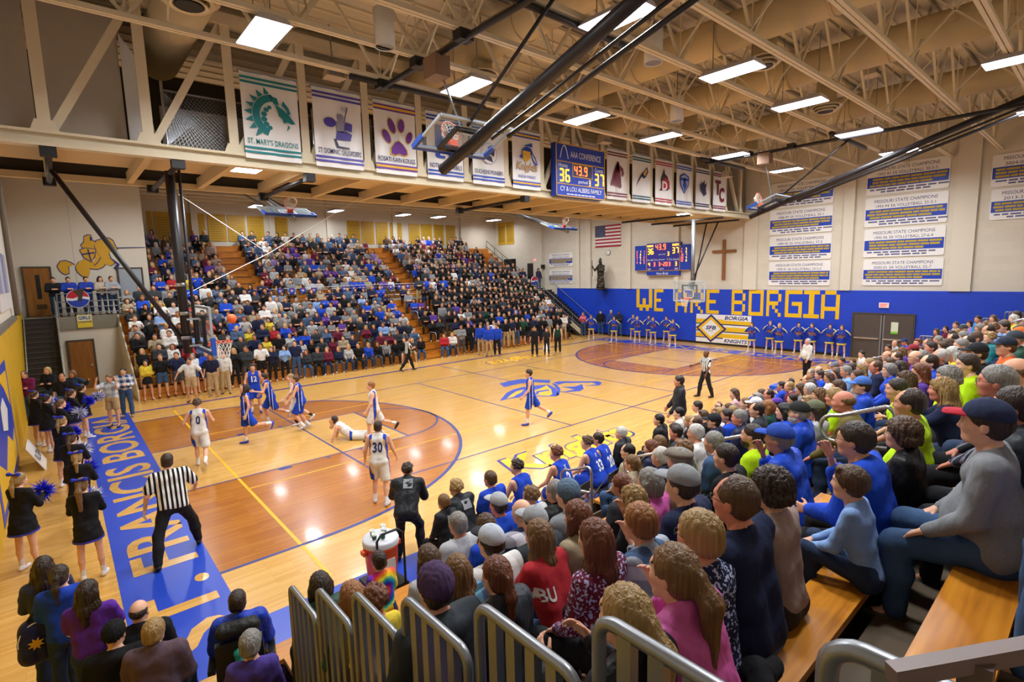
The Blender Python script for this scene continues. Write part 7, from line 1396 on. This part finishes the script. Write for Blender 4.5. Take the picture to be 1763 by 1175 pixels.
# grown-ups by the stairs and on the landing, people at the end wall
for i, (u, v, z, face, b, hr, tp, lab, ar) in enumerate(((42, 646, 1.6, 150, 'm', ('thin', 'b'), ('jacket', '#6e1a48'), 'person in magenta jacket against the yellow wall', 'cross'), (82, 639, 1.6, 150, 'f', ('bob', 'y'), ('jacket', '#1a1c22'), 'person in black jacket at the foot of the stairs', 'cross'), (107, 650, 1.6, 170, 'm', ('thin', 'b'), ('tee', '#161618'), 'person in black shirt below the stairs', 'low'), (125, 645, 1.6, 150, 'f', ('bob', 'n'), ('jacket', '#2a3a4e'), 'person in denim jacket raising one fist', 'fist'), (188, 652, 1.6, 150, 'm', ('short', 'n'), ('tee', '#9fb2c4', 'plaid'), 'person in plaid shirt and khaki shorts with hands at the head', 'face'), (212, 640, 1.6, 165, 'm', ('short', 'd'), ('long', '#2c4478', 'plaid'), 'person in blue plaid shirt and grey trousers by the far bleachers', 'lap'), (325, 622, 1.6, 170, 'm', ('short', 'd'), ('tee', '#d5d2ca'), 'person in white shirt with a dark scarf shouting at the front', 'out'), (362, 615, 1.6, 170, 'm', ('wavy', 'o'), ('tee', '#1d2038'), 'person in navy shirt and khaki trousers with a purple scarf', 'low'), (384, 612, 1.6, 175, 'm', ('short', 'd'), ('long', '#d5d2ca'), 'person in white sweater with a dark scarf under the net', 'low'), (827, 562, 1.65, 170, 'm', ('short', 'b'), ('jacket', '#1d44b8'), 'person in royal blue jacket, left of three on the sideline', 'low'), (841, 565, 1.6, 170, 'm', ('thin', 'g'), ('jacket', '#1d44b8'), 'person in royal blue jacket, middle of three on the sideline', 'low'), (855, 563, 1.65, 170, 'm', ('short', 'd'), ('jacket', '#1d44b8'), 'person in royal blue jacket, right of three on the sideline', 'low'), (1004, 548, 1.6, 160, 'f', ('bob', 'o'), ('long', '#d0627a'), 'person in pink sweater at the corner of the end wall', 'clap'), (1034, 544, 1.65, 175, 'm', ('short', 'd'), ('jacket', '#17181c'), 'person in black jacket against the blue end wall', 'low'), (1052, 541, 1.7, 175, 'm', ('short', 'w'), ('jacket', '#2b3f86'), 'person in blue and white jacket behind a cheerleader', 'low'), (1066, 543, 1.65, 170, 'm', ('short', 'k'), ('jacket', '#20263a'), 'person in dark blue jacket beside the wall mat', 'cross'), (941, 570, 1.4, 175, 'k', ('short', 'd'), ('tee', '#2a2526'), 'young person at the far sideline holding a white cone', 'low'), (960, 562, 1.55, 175, 'm', ('short', 'd'), ('jersey', '#153c2e'), 'person in dark green jersey on the far sideline', 'low'), (920, 566, 1.55, 175, 'm', ('short', 'd'), ('tee', '#1a1a1d'), 'person in black T-shirt in front of the dark student section', 'low'))):
    A = {'cross': ((22, 3, 80, 66), (20, 3, 84, 66)), 'low': ((8, 8, 20), (8, 8, 25)), 'fist': ((30, 60, 95, -20), (8, 8, 60, 40)), 'face': ((70, 25, 120, 20), (70, 25, 120, 20)), 'lap': ((20, 8, 80, 30), (20, 8, 80, 30)), 'out': ((20, 38, 20), (20, 38, 25)), 'clap': ((38, 10, 88, 24), (36, 10, 92, 24))}[ar]
    p = G(u, v, z); kid = b == 'k'
    if u > 1000: p = PX(u, v+1, 27.9 if u > 1010 else 26.4)
    stand_k = dict(P=dict(build=b, arm_l=A[0], arm_r=A[1], leg_l=(2, 4, 2), leg_r=(-2, 5, 2), face=b+('o' if ar in ('out', 'face') else '')))
    bot = ('shorts', COL['khaki']) if i in (4, 6) else ('trousers', COL['khaki'] if i in (7, 8, 9, 10) else '#1d1e24' if i in (11, 16, 17, 18) else COL['denim'])
    person(lab, (p[0], p[1], 0), R_(view_yaw(p)+face), stand_k['P'], 'abcd'[i % 4] if i != 15 else 'k', hr, tp, bot, '#8a8078' if i % 2 else '#22201e', scale=z/1.6*(1.0 if not kid else 1.05), h=0.03, hh=0.016, group='people standing round the court')
o = thing('white_cone', 'tall white cone standing on the far sideline', 'cone', tuple(G(941, 601))); q = G(941, 601); MB().lathe([(0.001, 0.85), (0.05, 0.84), (0.2, 0.02), (0.22, 0.0)], tuple(q), 18).build('cone', M_VINYL, o, True)
for i, (x, c, b, hr) in enumerate(((-1.55, '#1d1e22', 'm', ('short', 'd')), (-1.05, '#2440a8', 'm', ('short', 'k')), (-0.45, '#2440a8', 'm', ('short', 'd')), (0.05, '#b5ab98', 'f', ('long', 'd')), (0.45, '#9a9ca0', 'm', ('short', 'b')))): person('person on the stair landing in %s, %s from the door' % (['black jacket', 'blue jacket', 'blue sweatshirt', 'cream sweater', 'grey sweatshirt'][i], NUM[i]), (x, 22.75, 3.2), R_(185+i*3), dict(build=b, arm_l=(28, 10, 78, 62), arm_r=(26, 10, 82, 62)), 'a', hr, ('hoodie', c), ('trousers', COL['dark denim']), h=0.032, hh=0.018, group='people on the landing')
person('person in purple jacket on the far upper landing', (27.6, 22.9, 3.2), R_(170), dict(build='f'), 'a', ('bob', 'd'), ('jacket', '#3a3350'), ('trousers', COL['denim']), h=0.035, hh=0.02)
# group in the near left corner
for i, (u, v, z, face, b, hr, tp, lab, st_) in enumerate(((76, 985, 1.52, -5, 'f', ('verylong', 'd'), ('long', '#3a3f57'), 'person with hair down the back at the left edge', 1), (104, 1000, 1.5, -10, 'f', ('tail', 'd'), ('hoodie', '#1d43b0'), 'person in royal blue hoodie in the near left corner', 1), (152, 1028, 1.5, -20, 'F', ('long', 'd'), ('tee', '#5a2a9a'), 'person in purple T-shirt in the near left corner', 1), (238, 1064, 1.25, -10, 'm', ('bald', 'd'), ('jacket', '#16161a'), 'person in black coat sitting by the baseline lettering', 0), (262, 1100, 1.3, -15, 'm', ('pixie', 'l'), ('jacket', '#5d4a55'), 'person in mauve jacket in the near left corner', 0), (430, 1122, 1.3, -10, 'f', ('pixie', 'g'), ('vest', '#4a3a8c'), 'person in purple vest behind the wheelchair', 0), (196, 1108, 1.2, -10, 'm', (None, 'k'), ('hoodie', '#141416'), 'person in black hood between the purple shirt and the mauve jacket', 0))):
    p = G(u, v, z); bq, gq = bld(b); hy = -10
    if st_: person(lab, (p[0], p[1], 0), R_(view_yaw(p)+face), dict(build=bq, girth=gq, arm_l=(20, 8, 60, 30), arm_r=(20, 8, 60, 30), hyaw=hy), 'b', hr, tp, ('trousers', COL['dark denim'], 'denim'), scale=z/1.56, group='people in the near left corner')
    else:
        zs = z-0.76; put_chair(p[0], p[1], R_(view_yaw(p)+face), 'dark folding chair under the %s' % lab.replace('person in ', '').split(' ')[0]+' '+['', '', '', 'coated', 'jacketed', 'vested', 'hooded'][i]+' sitter in the corner')
        person(lab, (p[0], p[1], max(0.46, zs)), R_(view_yaw(p)+face), sit(bq, 'lap', hy), 'b', hr, tp, ('trousers', COL['dark denim'], 'denim'), group='people in the near left corner', hat=('beanie', '#131315') if i == 6 else None)
# wheelchair with its user
p = G(410, 1048, 1.22); wy = view_yaw(p)-4; w = thing('wheelchair', 'black power wheelchair with padded headrest', 'wheelchair', (p[0], p[1], 0), R_(wy)); w0 = lambda m, n, mt, sm=False: link(n, m.mesh(n, mt, sm), w)
w0(MB().box(-0.24, 0.24, -0.22, 0.25, 0.42, 0.5), 'seat_cushion', M_BLACK); w0(MB().hexa([(-0.23, -0.27, 0.5), (0.23, -0.27, 0.5), (0.23, -0.2, 0.5), (-0.23, -0.2, 0.5), (-0.21, -0.36, 1.08), (0.21, -0.36, 1.08), (0.21, -0.29, 1.08), (-0.21, -0.29, 1.08)]), 'backrest', M_BLACK)
f = Field((-0.25, -0.5, 1.0), (0.25, -0.1, 1.35), 0.015); f.cone((-0.13, -0.27, 1.16), (0.13, -0.27, 1.16), 0.075, 0.075, 0.03); f.cone((-0.14, -0.22, 1.2), (0.14, -0.22, 1.2), 0.03, 0.03, 0.03); link('headrest', to_mesh('headrest', [(*f.mesh(), 0)], 1), w, None, [fabric('#1c1d1c', 'shell')])
for s in (-1, 1): w0(MB().lathe([(0.001, -0.035), (0.16, -0.035), (0.17, 0), (0.16, 0.035), (0.001, 0.035)], (s*0.3, -0.05, 0.17), 18, (1, 0, 0)), 'wheel', M_BLACK, True); w0(MB().box(s*0.28-0.035, s*0.28+0.035, -0.15, 0.28, 0.66, 0.71), 'armrest', M_BLACK); w0(MB().box(s*0.1-0.07, s*0.1+0.07, 0.42, 0.62, 0.1, 0.13), 'footplate', M_DARK)
w0(MB().box(-0.2, 0.2, -0.25, 0.35, 0.18, 0.42), 'drive_base', M_DARK)
person('person in royal blue jacket sitting in the wheelchair', (p[0], p[1], 0.5), R_(wy), sit('m', 'low', -8, lean=2), 'b', ('short', 'd'), ('jacket', '#1c3cae', 'shell'), ('trousers', '#26305e', 'denim'), group='people in the near left corner')
q = np.array((p[0], p[1]))+np.array((sin(R_(wy)), -cos(R_(wy))))*0.42
o = thing('drawstring_bag', 'teal drawstring bag hanging behind the wheelchair', 'bag', (q[0], q[1], 0.35), R_(wy)); f = Field((-0.25, -0.15, 0), (0.25, 0.15, 0.75), 0.016); f.cone((0, 0, 0.18), (0, 0.02, 0.62), 0.13, 0.05, 0.05); f.cone((-0.13, 0, 0.1), (0.13, 0, 0.1), 0.09, 0.09, 0.05); f.ripple(0.01, 40, 1.0); link('sack', to_mesh('sack', [(*f.mesh(), 0)], 1), o, None, [fabric('#12857a', 'shell')]); link('cord', MB().tube([(-0.03, 0.03, 0.66), (0.0, 0.05, 0.8), (0.03, 0.03, 0.66)], 0.006, 5).mesh('cord', M_BLACK), o)
p = G(64, 1090, 0.95); o = thing('backpack', 'navy backpack with a gold emblem at the left edge', 'backpack', (p[0], p[1], 0.62), R_(view_yaw(p))); f = Field((-0.22, -0.15, 0), (0.22, 0.15, 0.55), 0.016); f.cone((-0.06, 0, 0.12), (-0.05, 0, 0.4), 0.12, 0.1, 0.05); f.cone((0.06, 0, 0.12), (0.05, 0, 0.4), 0.12, 0.1, 0.05); f.ripple(0.004, 40, 2.0); link('pack', to_mesh('pack', [(*f.mesh(), 0)], 1), o, None, [fabric('#1d2350', 'shell')]); link('emblem', MB().prism([(0.07*cos(a)*(1 if k % 2 else 0.5), 0.28+0.07*sin(a)*(1 if k % 2 else 0.5)) for k, a in enumerate(np.linspace(0, 2*pi, 17)[:-1])], (-0.02, -0.135, 0), (1, 0, 0), (0, 0, 1), 0.01).mesh('emblem', M_SYEL), o); link('piping', MB().tube([(0.16*cos(a), -0.07, 0.26+0.22*sin(a)) for a in np.linspace(0, pi, 12)], 0.006, 5).mesh('piping', M_VINYL), o); link('strap', MB().tube([(-0.06, -0.02, 0.5), (0, 0.0, 0.58), (0.06, -0.02, 0.5)], 0.014, 6).mesh('strap', M_BLACK), o)
def heap(label, loc, colr, s=1.0, rz=0.0, name='folded_jacket'):
    f = Field((-0.35, -0.25, 0), (0.35, 0.25, 0.3), 0.018); rr = np.random.default_rng(int(abs(loc[0]*100)))
    for _ in range(9): a = rr.uniform((-0.2, -0.12, 0.05), (0.2, 0.12, 0.12)); b = a+rr.uniform((-0.15, -0.1, -0.02), (0.15, 0.1, 0.06)); f.cone(a, b, 0.06, 0.045, 0.03)
    f.ripple(0.012, 38, 1.0); f.cut((0, 0, -1), (0, 0, 0.0)); o = link(name, to_mesh(name, [(*f.mesh(), 0)], 1), None, tuple(loc), [fabric(colr)]); o.scale = (s,)*3; o.rotation_euler[2] = rz; return tag(o, label, 'jacket', 'coats left on the benches')
y, z = rowN(7); heap('purple jacket heaped on the bench behind the red T-shirt', (0.05, y, z), '#4a3a86', 0.95); y, z = rowN(8); heap('black coat heaped on the golden bench beside the pink jacket', (0.75, y, z), '#16171a', 0.9, 0.6)
# hand on the guard rail at the lower edge: a person on the stair side
person('person in navy sweater on the stair side with one hand on the guard rail', (-0.72, -5.05, 0.9), R_(-8), dict(build='m', arm_r=(52, 16, 22), arm_l=(8, 8, 20), leg_l=(0, 4, 0), leg_r=(0, 4, 0), hand_r='open', lean=4), 'b', ('short', 'd'), ('long', '#1a2446'), ('trousers', COL['dark denim'], 'denim'), scale=0.98)
for i, (x, k, c, sh) in enumerate(((1.75, 10, 'royal blue', '#6a5a48'), (2.55, 10, 'navy', '#7d6e5a'), (1.05, 11, 'charcoal', '#5a4a3c'))): y, z = rowN(k); person('person in %s sweater and jeans at the right edge, %s from the handrail' % (c, NUM[i]), (x, y, z), R_(6), sit('m', 'knees' if i else 'lap', 0, leg_l=(84, 12, 76), leg_r=(86, 8, 84)), 'b', ('short', 'd'), ('long', COL[c]), ('trousers', COL['denim'], 'denim'), sh, group='spectators at the right edge')

# ---------------------------------------------------------------- the far crowd
def far_mesh(P, style, h=0.034, mass=False):
    J = joints(P); parts = []; V, Q = garment(J, P, 'skin', h) if not mass else (np.zeros((0, 3)), np.zeros((0, 4), int)); z0 = 0.115 if P.get('sit') else -min(J['anl'][2], J['anr'][2])+0.085
    hv, hq, hm = head_tmpl(P['build'], 0.028 if not mass else 0.042); hv = hv*1.08; Hm = head_frame(J, P); parts += [(V, Q, 0), (hv @ Hm.T+J['hd'], hq, 0)]
    V, Q = garment(J, P, P.get('top', 'long') if not mass or P.get('top') != 'tee' else 'long', h); parts.append((V, Q, 1)); V, Q = garment(J, P, P.get('bot', 'trousers'), h); parts.append((V, Q, 2))
    f = Field((-0.14, -0.17, -0.34), (0.14, 0.13, 0.17), 0.032 if not mass else 0.042)
    f.ell((0, -0.016, 0.036), (0.092, 0.115, 0.105), 0.01)
    if style == 'long':
        f.cone((0, -0.06, 0.0), (0, -0.085, -0.24), 0.075, 0.06, 0.03)
        for s in (-1, 1): f.cone((s*0.075, -0.02, 0), (s*0.085, -0.04, -0.2), 0.034, 0.032, 0.03)
    f.ell((0, 0.11, -0.03), (0.085, 0.1, 0.108), 0.01, True)
    if style == 'short': f.cut((0, -0.75, -0.66), (0, -0.07, -0.06))
    V, Q = f.mesh(); parts.append((V*1.06 @ Hm.T+J['hd'], Q, 3))
    if mass:
        for n in 'lr':
            f = Field(J['wr'+n]-0.1, J['wr'+n]+0.1, 0.035); f.cone(J['wr'+n], J['wr'+n]+J['fd'+n]*0.1, 0.045, 0.04, 0.01); V, Q = f.mesh(); parts.append((V, Q, 0))
        return [(v+np.array((0, 0, z0)), q, m) for v, q, m in parts]
    V, Q = garment(J, P, 'shoe_l', 0.035); parts.append((V, Q, 4)); V, Q = garment(J, P, 'shoe_r', 0.035); parts.append((V, Q, 4))
    return [(v+np.array((0, 0, z0)), q, m) for v, q, m in parts]
AR = {'low': ((8, 8, 22), (8, 8, 25)), 'clap': ((34, 12, 85, 26), (32, 12, 90, 26)), 'cross': ((22, 3, 80, 66), (20, 3, 84, 66)), 'lap': ((30, 6, 55, 22), (28, 8, 60, 22)), 'up': ((95, 35, 95, 10), (30, 10, 60, 20)), 'knees': ((50, 10, 35, 12), (48, 10, 38, 12))}
FARV = {}
for stn in (0, 1):
    for j, (b, st, a, t, bt) in enumerate((('m', 'short', 'lap', 'tee', 'trousers'), ('m', 'short', 'cross', 'hoodie', 'trousers'), ('f', 'long', 'lap', 'long', 'trousers'), ('f', 'long', 'clap', 'jacket', 'trousers'), ('m', 'short', 'clap', 'long', 'shorts'), ('f', 'long', 'cross', 'hoodie', 'skirt'))):
        if stn and a == 'lap': a = 'low' if b == 'm' else 'clap'
        P = sit(b, a, -28) if not stn else dict(build=b, arm_l=AR[a][0], arm_r=AR[a][1], leg_l=(2, 4, 3), leg_r=(-2, 5, 2), hyaw=-25)
        P.update(top=t, bot=bt if (stn or bt != 'skirt') else 'trousers'); FARV[(stn, j)] = (P, st, b, t)
FM = {k: far_mesh(v[0], v[1], 0.072, True) for k, v in FARV.items()}; FME = {}
def far_obj(k):
    if k not in FME: FME[k] = to_mesh('spectator', far_mesh(*FARV[k][:2]), 5)
    return FME[k]
SECT = [(0.5, 7.0, ['grey', 'light grey', 'white', 'royal blue', 'navy', 'black', 'charcoal', 'red', 'charcoal', 'yellow', 'light blue', 'steel blue', 'tan', 'white', 'grey', 'navy', 'black', 'steel blue', 'charcoal', 'light grey']), (7.0, 14.0, ['royal blue', 'royal blue', 'grey', 'navy', 'black', 'maroon', 'light blue', 'navy', 'purple', 'charcoal', 'charcoal', 'steel blue', 'light grey', 'black', 'tan', 'grey']), (14.0, 17.0, ['royal blue', 'navy', 'black', 'purple', 'charcoal', 'white', 'grey', 'red', 'black', 'black', 'charcoal']), (17.0, 28.0, ['black']*11+['charcoal', 'charcoal', 'dark green', 'navy', 'royal blue', 'white', 'grey'])]
UPC = ['grey', 'light grey', 'navy', 'black', 'purple', 'charcoal', 'charcoal', 'white', 'steel blue', 'steel blue', 'maroon', 'tan', 'navy', 'charcoal', 'lavender', 'black', 'grey', 'royal blue', 'navy', 'taupe', 'brown']
rs = random.Random(21); SPOT = []
for k in range(17):
    y, z = rowF(k); a0, a1 = (LX0+0.3, LX1-0.2) if k < 8 else (UX0+0.3, 26.4-(k-8)*0.25); cuts = (14.0,) if k < 8 else (6.5, 16.4); x = a0
    while x < a1:
        if all(abs(x-c) > 0.62 for c in cuts):
            stn = (x > 15.6 and k < 10) or (x < 6.9 and k < 9); d = 0.97 if stn else (0.9 if k < 13 else 0.78)
            if k == 0 and 6.9 < x < 15.5: d = 0.85
            if rs.random() < d:
                pal = [c for p0, p1, c in SECT if p0 <= x < p1][-1] if k < 9 else (UPC if x < 18 else UPC+['black']*10); j = rs.randrange(6)
                if x > 17 and stn: j = rs.choice((0, 1, 2, 3, 4, 0))
                SPOT.append((k, x+rs.uniform(-0.05, 0.05), int(stn), j, rs.choice(pal), rs.choice('dddbbnlkrgy' if k < 14 else 'dbgwn'), rs.choice('aabbcd'), rs.choice([COL['denim'], COL['dark denim'], '#1b1c20', '#1b1c20', COL['khaki'], '#4a4a4e'])))
        x += (0.47 if (x > 15.6 and k < 10) else 0.52)
def far_place(s):
    k, x, stn = s[:3]; y, z = rowF(k); yaw = math.degrees(atan2(-(3.0-x), 8.0-y)); yaw = yaw if yaw > 0 else yaw+360
    return (x, y-(0.22 if stn else 0.0), z-(0.385 if stn and k > 0 else 0.0 if not stn else 0.40)), R_(180+(yaw-180)*0.55)
cntr = {}
IND = [s for s in SPOT if s[0] <= 2]
for s in IND:
    k, x, stn, j, tc, hc, sk, bc = s; loc, rz = far_place(s); cntr[k] = cntr.get(k, 0)+1; t = FARV[(stn, j)][3]
    o = link('person', far_obj((stn, j)), None, loc, [skinm(SKIN[sk]), fabric(COL[tc]), fabric(bc), hairm(HAIR[hc]), paint('#c9c6c0' if j % 2 else '#26221e', 0.6)]); o.rotation_euler[2] = rz; sc_ = {'m': 1.0, 'f': 0.94}[FARV[(stn, j)][2]]*(0.96+0.08*((x*7.3) % 1)); o.scale = (sc_,)*3
    tag(o, 'person in %s %s %s in the %s far row, %s from the left' % (tc, TW[t], 'standing' if stn else 'sitting', NUM[k], NUM[cntr[k]-1]), 'person', 'spectators in the front far rows')
REST = [s for s in SPOT if s[0] > 2]; Vs, Qs, Cs, n = [], [], [], 0
for s in REST:                           # past the first rows the crowd is one mass
    k, x, stn, j, tc, hc, sk, bc = s; loc, rz = far_place(s); sc_ = {'m': 1.0, 'f': 0.94}[FARV[(stn, j)][2]]*(0.95+0.1*((x*7.3+k*0.37) % 1)); c, s_ = cos(rz), sin(rz); Rm = np.array([[c, -s_, 0], [s_, c, 0], [0, 0, 1]])*sc_
    cols = [lin(SKIN[sk]), lin(COL[tc]), lin(bc), lin(HAIR[hc]), (0.1, 0.09, 0.08)]
    for v, q, m in FM[(stn, j)]:
        Vs.append(v @ Rm.T+np.array(loc)); Qs.append(q+n); n += len(v); mm = int(np.max(m)) if hasattr(m, '__len__') else m; Cs.append(np.broadcast_to(np.array((*cols[mm], 1.0)), (len(v), 4)))
me = to_mesh('crowd', [(np.concatenate(Vs), np.concatenate(Qs), 0)], 0); at_ = me.color_attributes.new('cloth', 'FLOAT_COLOR', 'POINT'); at_.data.foreach_set('color', np.concatenate(Cs).astype(np.float32).ravel())
t = NT('crowd_cloth'); ca = t.new('ShaderNodeVertexColor', _layer_name='cloth'); t.base(t.mix(t.noise(7.0, None, 1.0), ca.outputs[0], ca.outputs[0])); M_CRW = t.done(0.8, 0, 0.25); me.materials.append(M_CRW)
cr_ = link('crowd', me); tag(cr_, 'dense crowd filling the rear rows of the far bleachers', 'crowd', None, 'stuff')
print('PEOPLE', NPEOPLE[0], 'far individuals', len(IND), 'mass', len(REST), 'tris', sum(len(m.polygons) for m in bpy.data.meshes)*2)
